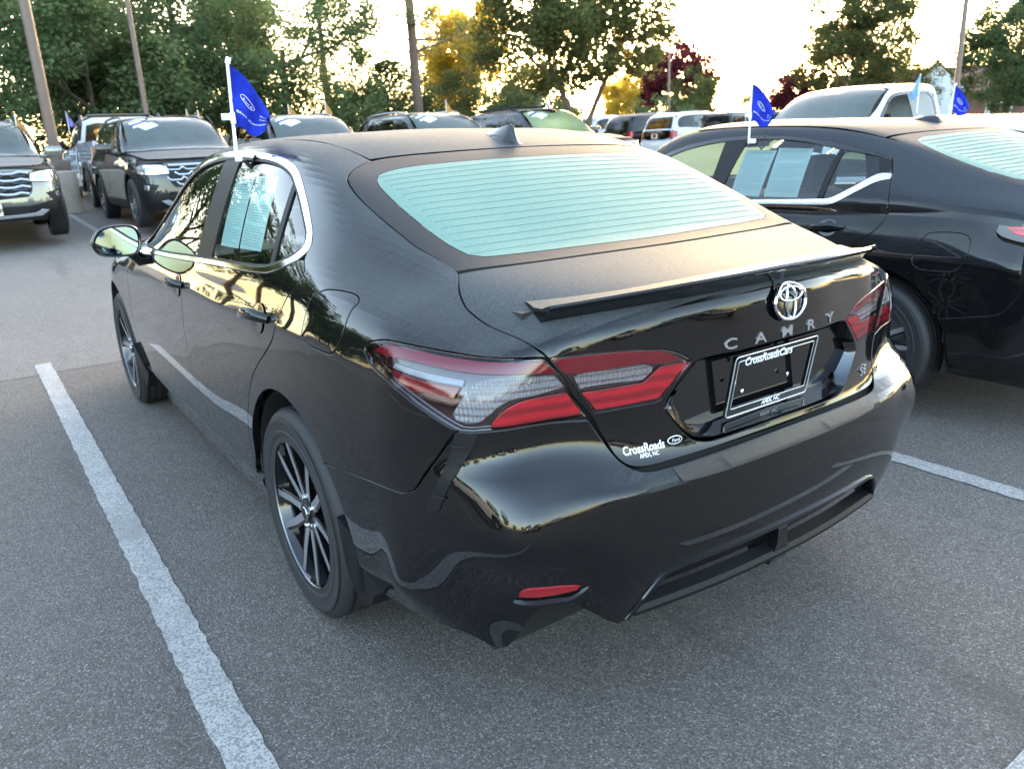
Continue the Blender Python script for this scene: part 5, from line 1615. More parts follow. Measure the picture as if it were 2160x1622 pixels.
# ------------------------------------------------------------------ sport utility shells
SUVT = dict(
 ycols=[3.45,3.25,3.03,2.75,2.4,2.05,1.7,1.3,.9,.5,.1,-.3,-.6,-.78,-.9],
 yk=[3.45,3.03,2.4,1.5,.6,0,-.4,-.75,-.9],
 side=[
  ([.27]*9,[.88,.94,.95,.95,.95,.95,.95,.93,.90]),
  ([.42]*9,[.93,.985,.98,.98,.98,.985,.98,.965,.94]),
  ([.56,.58,.58,.58,.58,.58,.58,.58,.58],[.95,1.0,.99,.99,.99,1.0,.995,.98,.955]),
  ([.69,.72,.72,.72,.72,.72,.72,.72,.72],[.955,1.0,.99,.99,.99,1.0,.995,.98,.955]),
  ([.81,.85,.86,.86,.86,.86,.86,.86,.86],[.95,1.0,.99,.99,.99,1.0,.995,.98,.955]),
  ([.92,.97,.99,1.0,1.0,1.0,1.0,1.0,1.0],[.93,.985,.985,.985,.985,.99,.985,.97,.945]),
  ([1.0,1.04,1.07,1.08,1.09,1.10,1.10,1.10,1.09],[.895,.96,.965,.965,.965,.965,.96,.95,.925]),
 ],
 top={
  3.45:[(.86,1.025),(.77,1.045),(.62,1.06),(.42,1.07),(.21,1.075),(0,1.077)],
  3.25:[(.90,1.055),(.82,1.08),(.66,1.095),(.46,1.105),(.23,1.11),(0,1.112)],
  3.03:[(.935,1.075),(.86,1.11),(.70,1.125),(.48,1.135),(.24,1.14),(0,1.142)],
  2.75:[(.945,1.095),(.88,1.135),(.72,1.15),(.5,1.16),(.25,1.165),(0,1.167)],
  2.4:[(.95,1.11),(.89,1.155),(.75,1.18),(.52,1.21),(.26,1.225),(0,1.23)],
  2.05:[(.95,1.12),(.885,1.255),(.80,1.395),(.55,1.465),(.27,1.49),(0,1.495)],
  1.7:[(.95,1.13),(.88,1.355),(.765,1.595),(.56,1.675),(.28,1.70),(0,1.705)],
  1.3:[(.95,1.14),(.875,1.40),(.755,1.67),(.56,1.735),(.28,1.755),(0,1.76)],
  .9:[(.95,1.145),(.875,1.405),(.755,1.685),(.56,1.748),(.28,1.768),(0,1.773)],
  .5:[(.95,1.15),(.875,1.41),(.755,1.685),(.56,1.75),(.28,1.77),(0,1.775)],
  .1:[(.948,1.155),(.872,1.41),(.755,1.68),(.56,1.742),(.28,1.762),(0,1.767)],
  -.3:[(.94,1.16),(.865,1.41),(.75,1.665),(.555,1.725),(.28,1.745),(0,1.75)],
  -.6:[(.925,1.155),(.85,1.39),(.74,1.62),(.55,1.685),(.275,1.70),(0,1.705)],
  -.78:[(.91,1.145),(.835,1.32),(.735,1.50),(.54,1.555),(.27,1.57),(0,1.575)],
  -.9:[(.90,1.13),(.805,1.22),(.70,1.31),(.52,1.34),(.26,1.35),(0,1.353)],
 },
 rear=[[(x * a, y + b, z) for (a, b, z) in ((.95,.05,.32),(.99,.0,.44),(1.,-.01,.58),(1.,0.,.72),(.99,.03,.86),(.975,.045,1.0),(.955,.05,1.09 + dz))] for x, y, dz in ((.915,-.99,0),(.81,-1.03,.01),(.69,-1.05,.015),(.56,-1.065,.02),(.40,-1.075,.02),(.2,-1.083,.02),(0,-1.085,.02))],
 front=[[(x * a, y + b, z) for (a, b, z) in ((.95,-.06,.28),(.99,0.,.42),(1.,.01,.56),(1.,.0,.68),(.99,-.01,.80),(.975,-.03,.92),(.955,-.08,1.0 + dz))] for x, y, dz in ((.90,3.70,0),(.80,3.82,.015),(.68,3.875,.03),(.55,3.905,.035),(.40,3.925,.04),(.2,3.94,.045),(0,3.945,.045))],
 crease_side=[(0, 1), (5, .3)], crease_rear=[(0, 1)], crease_front=[(0, 1)], crease_top=[(3, -.4, 1.7, .35)],
)
def scaled(S, sx, sy, sz):
    import copy
    T = copy.deepcopy(S)
    T['ycols'] = [y * sy for y in S['ycols']]
    T['yk'] = [y * sy for y in S['yk']]
    T['side'] = [([z * sz for z in a], [w * sx for w in b]) for a, b in S['side']]
    T['top'] = {y * sy: [(w * sx, z * sz) for w, z in v] for y, v in S['top'].items()}
    for k in ('rear', 'front'):
        T[k] = [[(w * sx, y * sy, z * sz) for w, y, z in c] for c in S[k]]
    T['crease_top'] = [(r, a * sy, b * sy, w) for r, a, b, w in S['crease_top']]
    return T
def windscreen_sheets(car, M, s=(1, 1, 1)):
    """sales sheets stuck inside the top corner of a windscreen, and the camera housing"""
    def pt(x, v, off):
        return M.cast('FU', x * s[0], uv('FU', (0, v[0] * s[1], v[1] * s[2]))[1])[0] - Vector((0, off, 0))
    return pt
def build_suv(name, label, paintmat, front=None, sc=(1, 1, 1), rails=M_SATIN, tail=None, cut=None, glass=None, papers=True, step=.06, lamp='slim', interior_on=True, flank_papers=False, rear_axle=0., lower=None):
    """front: 'bars' | 'mesh' grille; tail: 'white' | 'dark' rear end; cut: y of the cab back for a pickup"""
    sx, sy, sz = sc
    M = Master(scaled(SUVT, *sc), level=3)
    car = empty(name, label=label, cat='pickup' if cut is not None else 'suv')
    P = paintmat
    LW = lower or M_TRIM
    G = glass or M_GLASS_DEW
    yz = lambda pts: [(y * sy, z * sz) for y, z in pts]
    xyz = lambda pts: [(x * sx, y * sy, z * sz) for x, y, z in pts]
    L3 = lambda pts: [M.L(*p) for p in pts]
    rw = .40
    wy = [rear_axle, 3.03 * sy]
    z0 = .385
    yc = cut
    arcf = [(wy[1] + .46 * math.cos(a), z0 + .45 * math.sin(a)) for a in np.linspace(R(180), R(0), 15)]
    arcr = [(wy[0] + .46 * math.cos(a), z0 + .45 * math.sin(a)) for a in np.linspace(R(0), R(180), 15)]
    dlo = yz([(2.22,1.145),(2.0,1.35),(1.80,1.51),(1.62,1.60),(1.2,1.645),(.6,1.655),(.1,1.645),(-.35,1.60),(-.62,1.50),(-.70,1.33),(-.66,1.205),(0,1.185),(1.0,1.17),(1.8,1.15)])
    win = [yz([(2.10,1.17),(1.90,1.37),(1.74,1.50),(1.58,1.575),(1.25,1.615),(1.22,1.185),(1.6,1.172)]),
           yz([(1.14,1.618),(.6,1.625),(.25,1.62),(.20,1.205),(.6,1.197),(1.12,1.188)]),
           yz([(.16,1.62),(-.32,1.575),(-.56,1.48),(-.64,1.33),(-.60,1.225),(.11,1.207)])]
    bs = .04
    if cut is not None:
        dlo = yz([(2.22,1.145),(2.0,1.35),(1.80,1.51),(1.62,1.60),(1.2,1.645),(.6,1.655)]) + [(yc + .22, 1.655 * sz), (yc + .13, 1.62 * sz), (yc + .10, 1.25 * sz), (yc + .14, 1.185 * sz)] + yz([(1.0,1.17),(1.8,1.15)])
        win = [win[0], [(1.14 * sy, 1.618 * sz), (.7 * sy, 1.625 * sz), (yc + .25, 1.62 * sz), (yc + .17, 1.57 * sz), (yc + .14, 1.27 * sz), (yc + .18, 1.215 * sz), (.8 * sy, 1.2 * sz), (1.12 * sy, 1.188 * sz)]]
    top_in = .70
    for s in (0, 1):
        f = (lambda g: mirror(g)) if s else (lambda g: g)
        fe = L3([(2.30 * sy, 1.10 * sz), (2.38 * sy, .95 * sz), (2.42 * sy, .42)] + arcf) + xyz([(-.93,3.48,.42),(-.95,3.46,.68),(-.93,3.45,.80),(-.91,3.35,1.0),(-.86,3.25,1.062),(-.90,3.03,1.09),(-.91,2.75,1.115),(-.92,2.45,1.13)])
        panel('front_fender', f(patch(M, 'LU', fe, step=step, bstep=bs, gap=.004)), P, car)
        fd = yz([(2.22,1.14),(1.8,1.147),(1.19,1.165)]) + [(1.17 * sy, 1.0 * sz), (1.13 * sy, .42), (2.41 * sy, .42), (2.36 * sy, .95 * sz)]
        panel('door', f(patch(M, 'L', fd, step=step, bstep=bs, gap=.004)), P, car)
        ydr = .16 * sy if cut is None else yc + .16
        rd = [(1.18 * sy, 1.166 * sz), (ydr, 1.182 * sz), (ydr - .03, 1.0 * sz)]
        rd += [(ydr + .04, .80), (wy[0] + .50, .60), (wy[0] + .54, .42)] if cut is None else [(ydr - .03, .42)]
        rd += [(1.12 * sy, .42), (1.16 * sy, 1.0 * sz)]
        panel('door', f(patch(M, 'L', rd, step=step, bstep=bs, gap=.004)), P, car)
        if not s:
            for hy in (1.35 * sy, .38 * sy if cut is None else yc + .32):
                handle(car, M, hy, 1.02 * sz, P, .24)
        if cut is None:
            qp = L3([(ydr, 1.182 * sz)] + yz([(-.66,1.20),(-.70,1.33),(-.62,1.50)])) + xyz([(-.76,-.62,1.62),(-.79,-.80,1.47),(-.84,-.90,1.25),(-.88,-.96,1.08),(-.885,-.99,.90),(-.90,-.97,.72),(-.96,-.72,.62)]) + L3([(wy[0] - .42, .58)] + arcr[::-1][1:-1] + [(wy[0] + .50, .60), (ydr + .04, .80), (ydr - .03, 1.0 * sz)])
            panel('quarter_panel', f(patch(M, 'LU', qp, step=step, bstep=bs, gap=.004)), P, car)
        rr_ = L3(dlo[:9] if cut is None else dlo[:8])
        inr = xyz([(-.74,-.62,1.66),(-.70,-.3,1.69),(-.69,.5,1.715),(-.69,1.3,1.70),(-.70,1.62,1.64),(-.76,2.0,1.40),(-.80,2.25,1.27),(-.86,2.36,1.165)])
        if cut is not None:
            inr = [(-.69 * sx, yc + .02, 1.715 * sz)] + inr[3:]
            rr_ = rr_ + [M.L(yc + .02, 1.60 * sz)]
        panel('roof_rail_panel', f(patch(M, 'LU', rr_ + inr, step=step, bstep=bs, gap=.003)), P, car)
        panel('window_frame', f(patch(M, 'L', dlo, win, step=step, bstep=bs, off=-.002, gap=.001, lip=.01)), M_GLOSSBLK, car)
        for w in win:
            panel('side_window', f(patch(M, 'L', w, step=.09, bstep=.06, off=-.008, gap=-.006, lip=0)), M_GLASS if w is win[0] else (M_GLASS_D if cut is None and w is win[2] else M_GLASS), car)
        sk = [(wy[0] + .55, .41), (wy[0] + .56, .29), (wy[1] - .56, .29), (wy[1] - .52, .41)]
        if cut is not None:
            sk = [(yc + .02, .41), (yc + .02, .29)] + sk[2:]
        panel('side_skirt', f(patch(M, 'L', sk, step=step)), LW, car)
        for arc in ([arcf] if cut is not None else [arcf, arcr]):
            cyc = sum(p[0] for p in arc) / len(arc)
            outer = [(p[0] + (p[0] - (wy[1] if arc is arcf else wy[0])) * .17, z0 + (p[1] - z0) * 1.17) for p in arc]
            panel('arch_moulding', f(patch(M, 'L', list(arc) + outer[::-1], step=.05, bstep=.04, off=.008, gap=0, lip=.012, corner=50)), LW, car)
        # head lamp
        if lamp == 'slim':
            hl = xyz([(-.925,3.50,.83),(-.935,3.42,.93),(-.90,3.52,.965),(-.70,3.80,.955),(-.58,3.86,.945),(-.56,3.88,.83),(-.74,3.80,.82)])
        else:
            hl = xyz([(-.925,3.50,.70),(-.935,3.42,.95),(-.86,3.58,.975),(-.72,3.78,.965),(-.70,3.81,.72)])
        if front:
            hh = panel('head_lamp', f(patch(M, 'CF', hl, step=.05, off=.004, gap=.002)), M_HEADLAMP, car)
            pl = xyz([(-.88,3.60,.865),(-.87,3.60,.925),(-.70,3.80,.925),(-.62,3.85,.91),(-.62,3.85,.865),(-.74,3.79,.855)])
            panel('lamp_projector', f(patch(M, 'CF', pl, step=.05, off=.009, gap=0, lip=.004)), M_PROJ, hh)
        # mirror
        sg = 1 if s else -1
        mm = MB().box((sg * 1.12 * sx, 1.97 * sy, 1.235 * sz), (.25, .13, .17), bevel=.04).tube([(sg * 1.02 * sx, 1.98 * sy, 1.18 * sz), (sg * .93 * sx, 2.0 * sy, 1.15 * sz)], .04).build('door_mirror', P if cut is None else M_TRIM, car, smooth=True)
        if rails and cut is None:
            rp = []
            for y in np.linspace(-.45, 1.45, 12):
                t = min(1., abs((y - .5) / .95) ** 6)
                rp.append((sg * .66 * sx, y * sy, M.cast('T', .66 * sx, y * sy)[0].z + .055 * (1 - t) - .005))
            MB().tube(rp, .022, 6).build('roof_rail', rails, car, smooth=True)
    roof = symx(xyz([(0,1.60,1.685),(-.5,1.56,1.67),(-.70,1.50,1.65),(-.685,1.2,1.70),(-.685,.5,1.715),(-.70,-.3,1.69)]) + xyz([(-.73,-.58,1.66),(-.4,-.66,1.67),(0,-.68,1.67)])) if cut is None else symx(xyz([(0,1.60,1.685),(-.5,1.56,1.67),(-.70,1.50,1.65),(-.685,1.2,1.70)]) + [(-.685 * sx, yc + .03, 1.715 * sz), (0, yc + .0, 1.77 * sz)])
    panel('roof_panel', patch(M, 'T', roof, step=.08, bstep=.05), P, car)
    ws = symx(xyz([(0,1.615,1.678),(-.5,1.58,1.665),(-.70,1.62,1.635),(-.755,2.0,1.395),(-.795,2.25,1.265),(-.845,2.36,1.17),(-.5,2.50,1.20),(0,2.55,1.215)]))
    wn_ = panel('windscreen', patch(M, 'FU', ws, step=.07, bstep=.05, gap=.002, lip=0), G, car)
    band = symx(xyz([(0,1.60,1.69),(-.5,1.565,1.675),(-.69,1.60,1.645),(-.70,1.66,1.615),(-.5,1.645,1.635),(-.2,1.67,1.65),(-.12,1.80,1.60),(0,1.80,1.60)]))
    panel('windscreen_band', patch(M, 'FU', band, step=.06, off=.002, gap=0, lip=0), M_GLOSSBLK, wn_)
    if papers:
        # two overlapping tilted sheets, top corner on the left as seen from the front
        def sheetp(nm, pts, mat, of):
            panel(nm, mirror(patch(M, 'FU', xyz(pts), step=.08, off=of, gap=0, lip=0)), mat, wn_)
        sx_ = -1
        a = [(-.63,1.72,1.60),(-.46,1.67,1.635),(-.33,1.78,1.575),(-.58,1.88,1.51)]
        sheetp('windscreen_sheet', a, M_PAPER, .003)
        sheetp('sheet_banner', [(-.63,1.78,1.565),(-.40,1.70,1.615),(-.36,1.745,1.59),(-.60,1.83,1.535)], M_BLUEPRINT, .0045)
        sheetp('windscreen_sheet', [(-.52,1.85,1.525),(-.27,1.765,1.585),(-.18,1.86,1.53),(-.42,1.96,1.465)], M_PAPER, .006)
    hood = symx(xyz([(0,2.58,1.19),(-.5,2.54,1.18),(-.86,2.44,1.145),(-.87,2.75,1.125),(-.86,3.03,1.10),(-.82,3.25,1.075),(-.72,3.5,1.035),(-.62,3.72,1.0),(-.3,3.84,1.02),(0,3.85,1.02)]))
    panel('hood', patch(M, 'T', hood, step=.07, bstep=.05), P, car)
    # front end
    lo = .56
    fb = symx(xyz([(0,3.87,1.01),(-.3,3.86,1.0),(-.60,3.80,.98),(-.59,3.87,.935),(-.56,3.90,.82),(-.74,3.82,.81),(-.93,3.50,.81),(-.955,3.47,.68),(-.94,3.50,.46),(-.6,3.88,.42),(0,3.95,.42)])) if lamp == 'slim' else symx(xyz([(0,3.87,1.01),(-.3,3.86,1.0),(-.66,3.80,.985),(-.71,3.80,.71),(-.93,3.50,.69),(-.955,3.47,.62),(-.94,3.50,.46),(-.6,3.88,.42),(0,3.95,.42)]))
    bpn = panel('bumper', patch(M, 'CF', fb, step=.06, bstep=.04), P, car)
    lw = symx(xyz([(0,3.95,.50),(-.5,3.90,.50),(-.80,3.80,.56),(-.93,3.50,.56),(-.92,3.50,.29),(-.7,3.78,.28),(0,3.88,.28)]))
    panel('bumper_lower', patch(M, 'CF', lw, step=.06, off=.006, gap=0, lip=.02), LW, bpn)
    if front:
        gr = symx(xyz([(0,3.92,.965),(-.50,3.86,.965),(-.575,3.86,.90),(-.56,3.90,.70),(-.50,3.91,.62),(0,3.96,.60)]))
        go = panel('grille', patch(M, 'CF', gr, step=.05, off=.003, gap=0, lip=.02), M_TRIM, car)
        def barp(pts, w=.016, m=M_CHROME, nm='grille_bar'):
            P3 = []
            for x, z in pts:
                p, n = M.cast('F', x * sx, z * sz)
                P3.append(p + n * .016)
            MB().tube(P3, w, 6).build(nm, m, go, smooth=True)
        if front == 'bars':
            for z in (.945, .845, .755, .665):
                pts = []
                for k, x in enumerate(np.linspace(-.55, .55, 12)):
                    pts.append((x * (1 if z > .7 else .94), z + (.012 if k % 3 == 1 else -.008)))
                barp(pts, .020)
            for z in (.895, .80, .71):
                for x in (-.42, -.15, .15, .42):
                    barp([(x - .09, z), (x + .09, z)], .020, M_DARKCHROME, 'grille_block')
        elif front == 'mesh':
            barp([(-.56, .945), (0, .95), (.56, .945)], .022)
            for r_, z in enumerate((.89, .815, .74, .67)):
                for k in range(-2, 3):
                    x = k * .24 + (.12 if r_ % 2 else 0)
                    if abs(x) < .50:
                        barp([(x - .12, z + .03), (x - .07, z - .012), (x + .07, z - .012), (x + .12, z + .03)], .0125)
        for s in (-1, 1):
            fr_ = xyz([(s*.70,3.83,.66),(s*.90,3.60,.72),(s*.92,3.55,.56),(s*.78,3.78,.54)])
            panel('fog_lamp_bezel', patch(M, 'CF', fr_, step=.05, off=.005, gap=0, lip=.008), M_TRIM, bpn)
            fl = xyz([(s*.80,3.74,.655),(s*.86,3.66,.67),(s*.865,3.65,.60),(s*.81,3.73,.59)])
            panel('fog_lamp', patch(M, 'CF', fl, step=.05, off=.010, gap=0, lip=.004), M_HEADLAMP, bpn)
        ig = symx(xyz([(0,3.95,.50),(-.42,3.92,.50),(-.55,3.90,.40),(0,3.93,.38)]))
        panel('air_intake', patch(M, 'CF', ig, step=.05, off=.012, gap=0, lip=.01), M_UNDER, bpn)
        sp_ = symx(xyz([(0,3.94,.385),(-.55,3.90,.40),(-.62,3.87,.44),(-.70,3.83,.43),(-.62,3.85,.36),(0,3.92,.345)]))
        panel('skid_plate', patch(M, 'CF', sp_, step=.05, off=.014, gap=0, lip=.008), M_CHROMEB, bpn)
    # rear end
    if cut is None:
        tg = symx(xyz([(0,-.70,1.66),(-.4,-.68,1.655),(-.70,-.62,1.63),(-.775,-.82,1.46),(-.82,-.92,1.24),(-.80,-1.0,1.08),(-.76,-1.02,.80),(0,-1.07,.78)]))
        gl = symx(xyz([(0,-.76,1.60),(-.4,-.74,1.595),(-.66,-.70,1.575),(-.72,-.83,1.44),(-.76,-.92,1.24),(-.74,-.96,1.16),(0,-.99,1.16)]))
        ld = panel('tailgate', patch(M, 'BU', tg, [gl], step=.06, bstep=.04), P, car)
        panel('rear_window', patch(M, 'BU', gl, step=.08, off=-.002, gap=-.002, lip=0), M_GLASS_D, ld)
        rb = symx(xyz([(0,-1.08,.77),(-.80,-1.01,.79),(-.90,-.985,.80),(-.955,-.74,.60),(-.93,-.72,.44),(-.85,-.98,.36),(0,-1.07,.36)]))
        panel('bumper', patch(M, 'C', rb, step=.06, bstep=.04), P if tail != 'plastic' else LW, car)
        for s in (0, 1):
            f = (lambda g: mirror(g)) if s else (lambda g: g)
            tlm = xyz([(-.80,-1.01,1.08),(-.885,-.93,1.10),(-.93,-.80,1.08),(-.93,-.82,.90),(-.90,-.97,.82),(-.79,-1.03,.83)])
            panel('tail_lamp', f(patch(M, 'C', tlm, step=.05, off=.008, gap=0)), M_REDLENS, car)
        if tail:
            blk = symx(xyz([(0,-1.06,1.12),(-.76,-1.0,1.12),(-.76,-1.02,.84),(-.4,-1.06,.80),(0,-1.07,.80)]))
            panel('tailgate_panel', patch(M, 'B', blk, step=.08, off=.006, gap=0, lip=.006), M_GLOSSBLK, ld)
            MB().box((0, -1.105 * sy, .92 * sz), (.36, .02, .20), bevel=.005).build('plate_panel', M_REFL, ld)
            MB().box((0, -1.12 * sy, .93 * sz), (.16, .012, .13), bevel=.003).build('plate_blank', M_GLOSSBLK, ld)
            text_mesh('letters', 'EXPEDITION', .09, M_CHROME, ld, frame((0, -1.10 * sy, 1.065 * sz), (1, 0, 0), (0, 0, 1)), .002, sx=1.5, spacing=1.15) if tail == 'white' else None
    underbody(M, car, lambda c: not (c.z > 1.10 * sz and c.z < 1.69 * sz and c.y < 2.5 * sy) and (cut is None or c.y > cut + .1) and not (c.z > 1.0 * sz and cut is not None and c.y < cut + .3) and all((c.y - y) ** 2 + (c.z - .4) ** 2 > .47 ** 2 or abs(c.x) < .62 * sx for y in wy), d=.03)
    wells(car, [(y, z0) for y in (wy[1:] if cut is not None else wy)], r=.455, half=.86 * sx)
    MB().box((0, 1.4, .36), (1.6, 4.4, .06)).build('under_tray', M_UNDER, car)
    if interior_on:
        interior(car, y0=.15 * sy + (.35 if cut is not None else 0), z0=.24 * sz, half=.82, seatmat=M_SEAT)
    for y in wy:
        wheel(car, (-.87 * sx, y, z0), -1, rt=z0, rr=.255, tw=.25, style='six')
        wheel(car, (.87 * sx, y, z0), 1, rt=z0, rr=.255, tw=.25, style='six')
    return car, M
M_PROJ = pm('lamp_projector_dark', (.25, .26, .28), .1, .6, coat=1.)
M_BLUEPRINT = pm('dark_blue_print', (.02, .03, .16), .5)
# ------------------------------------------------------------------ pickups, boxy off-roaders
def build_pickup(label, paintmat, front='bars', orange=False):
    yc = .45
    car, M = build_suv('pickup', label, paintmat, front=front, sc=(1.02, 1.0, 1.10), rails=None, cut=yc, papers=False, lamp='tall', rear_axle=-.62, glass=M_GLASS_DEW)
    P = paintmat
    y1, zr, zb = -1.98, 1.34, .58
    for s in (-1, 1):
        arc = [(-.62 + .47 * math.cos(a), .385 + .47 * math.sin(a)) for a in np.linspace(R(22), R(158), 14)]
        ol = [(yc - .03, zb), (yc - .03, zr), (y1, zr), (y1 - .02, 1.1), (y1, zb)] + arc[::-1]
        MB().prism(ol, lambda a, b: (s * (1.01 - .035 * max(0, (b - 1.1) / .3) - .03 * max(0, (.8 - b))), a, b), (-s * .07, 0, 0)).build('bed_side', P, car)
        fl = [(-.62 + r * math.cos(a), .385 + r * math.sin(a)) for r in (.56,) for a in np.linspace(R(165), R(15), 16)] + [(-.62 + .47 * math.cos(a), .385 + .47 * math.sin(a)) for a in np.linspace(R(15), R(165), 16)]
        MB().prism(fl, lambda a, b: (s * 1.045, a, b), (-s * .08, 0, 0)).build('arch_flare', M_TRIM, car)
        lamp = MB().box((s * .955, y1 - .005, 1.05), (.155, .10, .40), bevel=.02).build('tail_lamp', M_REDDEEP, car, smooth=True)
        MB().box((s * .945, y1 - .058, 1.13), (.06, .01, .08)).box((s * .925, y1 - .058, 1.00), (.03, .01, .13)).box((s * .95, y1 - .058, .93), (.07, .01, .05)).build('reverse_light', M_REFL, lamp)
        MB().tube([(s * .90, yc - .05, 1.42), (s * .86, yc - .35, 1.72), (s * .80, yc - .1, 1.92)], .035, 8).build('sport_bar', M_GLOSSBLK, car, smooth=True)
    MB().box((0, y1 + .01, 1.00), (1.72, .08, .68), bevel=.02).build('tailgate', P, car, smooth=True)
    MB().box((0, y1 - .06, .66), (1.95, .22, .20), bevel=.04).build('bumper', M_TRIM, car, smooth=True)
    MB().box((0, (yc + y1) / 2, .80), (1.85, yc - y1 - .1, .05)).build('bed_floor', M_TRIM, car)
    wl = [(-.97, .75), (-.97, 1.22), (-.80, 1.80), (-.55, 1.89), (.55, 1.89), (.80, 1.80), (.97, 1.22), (.97, .75)]
    wb = MB().prism(wl, lambda a, b: (a, yc + .02, b), (0, .05, 0)).build('cab_back', P, car)
    gl = [(-.80, 1.30), (-.70, 1.72), (-.5, 1.77), (.5, 1.77), (.70, 1.72), (.80, 1.30)]
    MB().prism(gl, lambda a, b: (a, yc - .002, b), (0, .015, 0)).build('rear_window', M_GLASSBLK, wb)
    MB().box((0, yc + .05, 1.93), (1.3, .12, .07), bevel=.02).box((0, yc - .02, 1.945), (.3, .02, .03)).build('roof_light_bar', M_GLOSSBLK, car, smooth=True)
    wells(car, [(-.62, .385)], r=.465, half=.88)
    return car
M_GLASSBLK = pm('privacy_glass', (.012, .014, .016), .04, coat=.6)
M_GREYBLUE = paint('steel_blue_paint', (.16, .19, .24), flake=.4, dew=.5, dewcol=(.2, .2, .22))
M_MATTGREY = paint('flat_grey_paint', (.085, .088, .092), dew=.7, dewcol=(.14, .14, .14))
def build_offroader(label, paintmat):
    """upright boxy four-by-four, spare wheel on the tail, front towards +y"""
    car = empty('off_roader', label=label, cat='suv')
    MB().box((0, 1.3, .93), (1.80, 4.1, .56), bevel=.06).build('body', paintmat, car, smooth=True)
    MB().box((0, .55, 1.52), (1.62, 2.55, .62), bevel=.07, taper=(.92, .95)).build('hard_top', M_MATTGREY, car, smooth=True)
    for s in (-1, 1):
        for y, w in ((1.25, .72), (.42, .66), (-.36, .62)):
            MB().box((s * .79, y, 1.49), (.04, w, .36), Matrix.Rotation(R(s * 6), 3, 'Y'), bevel=.03).build('side_window', M_GLASSBLK, car, smooth=True)
        for y in (0, 2.95):
            MB().box((s * .92, y, .84), (.20, 1.0, .10), bevel=.03).build('arch_flare', M_TRIM, car, smooth=True)
            wheel(car, (s * .84, y, .40), s, rt=.40, rr=.24, tw=.27, style='six')
        tl = MB().box((s * .80, -.78, 1.05), (.16, .06, .30), bevel=.02).build('tail_lamp', M_REDLENS, car, smooth=True)
        MB().box((s * .80, -.815, .93), (.10, .02, .06)).build('reverse_light', M_REFL, tl)
        MB().box((s * 1.02, 1.75, 1.35), (.18, .10, .20), bevel=.03).build('door_mirror', M_TRIM, car, smooth=True)
    MB().box((0, -.745, 1.52), (1.25, .03, .38), bevel=.012).build('rear_window', M_GLASSBLK, car, smooth=True)
    MB().box((0, -.85, .60), (1.75, .2, .2), bevel=.04).build('bumper', M_TRIM, car, smooth=True)
    sp = empty('spare', (0, 0, 0))
    sp.parent = car
    sp.name = 'spare_wheel'
    sp.location = (.12, -.93, 1.12)
    t = MB().lathe([(-.12, .22), (-.125, .34), (-.10, .385), (.10, .385), (.12, .34), (.12, .2)], 40, 'y').build('tyre', M_TYRE, sp, smooth=True)
    MB().lathe([(-.128, .235), (-.135, .225), (-.132, .19), (-.12, .185)], 40, 'y').build('beadlock_ring', M_WHITEPRINT, sp, smooth=True)
    rm = MB().lathe([(-.09, .2), (-.05, .19), (-.06, .10), (-.10, .08), (-.10, .001)], 30, 'y').build('rim', M_GLOSSBLK, sp, smooth=True)
    ws = MB().box((0, 1.98, 1.50), (1.46, .03, .60), Matrix.Rotation(R(-22), 3, 'X').transposed(), bevel=.01).build('windscreen', M_GLASSBLK, car, smooth=True)
    MB().box((0, 3.36, .95), (1.30, .06, .36), bevel=.02).build('grille', M_TRIM, car, smooth=True)
    return car

# ------------------------------------------------------------------ window flags
def clothmat(name, col):
    m, nt, b = nmat(name)
    out = nt.nodes['Material Output']
    tc = nd(nt, 'ShaderNodeTexCoord')
    nz = nd(nt, 'ShaderNodeTexNoise', i_Scale=40., i_Detail=4.)
    nt.links.new(tc.outputs['Object'], nz.inputs['Vector'])
    c = mixc(nt, ramp(nt, nz.outputs['Fac'], .3, .7), tuple(x * .85 for x in col), tuple(min(1, x * 1.1) for x in col))
    df = nd(nt, 'ShaderNodeBsdfDiffuse')
    tr = nd(nt, 'ShaderNodeBsdfTranslucent')
    nt.links.new(c, df.inputs[0])
    nt.links.new(c, tr.inputs[0])
    mx = nd(nt, 'ShaderNodeMixShader')
    mx.inputs[0].default_value = .35
    nt.links.new(df.outputs[0], mx.inputs[1])
    nt.links.new(tr.outputs[0], mx.inputs[2])
    nt.links.new(mx.outputs[0], out.inputs['Surface'])
    return m
M_FLAGBLUE = clothmat('blue_flag_cloth', (.03, .055, .50))
M_FLAGTAN = clothmat('tan_flag_cloth', (.55, .33, .12))
M_FLAGSKY = clothmat('pale_blue_flag_cloth', (.25, .42, .62))
M_FLAGVIO = clothmat('violet_flag_cloth', (.30, .26, .62))
def cloth(tl, bl, topc, botc, fold=.02, n=16, m=12, axis=(1, 0, 0)):
    """tl/bl: staff points; topc/botc: edge curves running outwards"""
    A = resample([Vector(p) for p in topc], .01, 180, closed=False)
    B = resample([Vector(p) for p in botc], .01, 180, closed=False)
    ax = Vector(axis)
    def at(C, t):
        k = t * (len(C) - 1)
        i = min(int(k), len(C) - 2)
        return C[i].lerp(C[i + 1], k - i)
    G = []
    for i in range(n + 1):
        t = i / n
        row = []
        for j in range(m + 1):
            s = j / m
            p = at(A, t).lerp(at(B, t), s)
            p = p + ax * (fold * (.3 + t) * math.sin(t * 11 + s * 3.2) + fold * .55 * math.sin(s * 8 - t * 5))
            row.append(p)
        G.append(row)
    return G
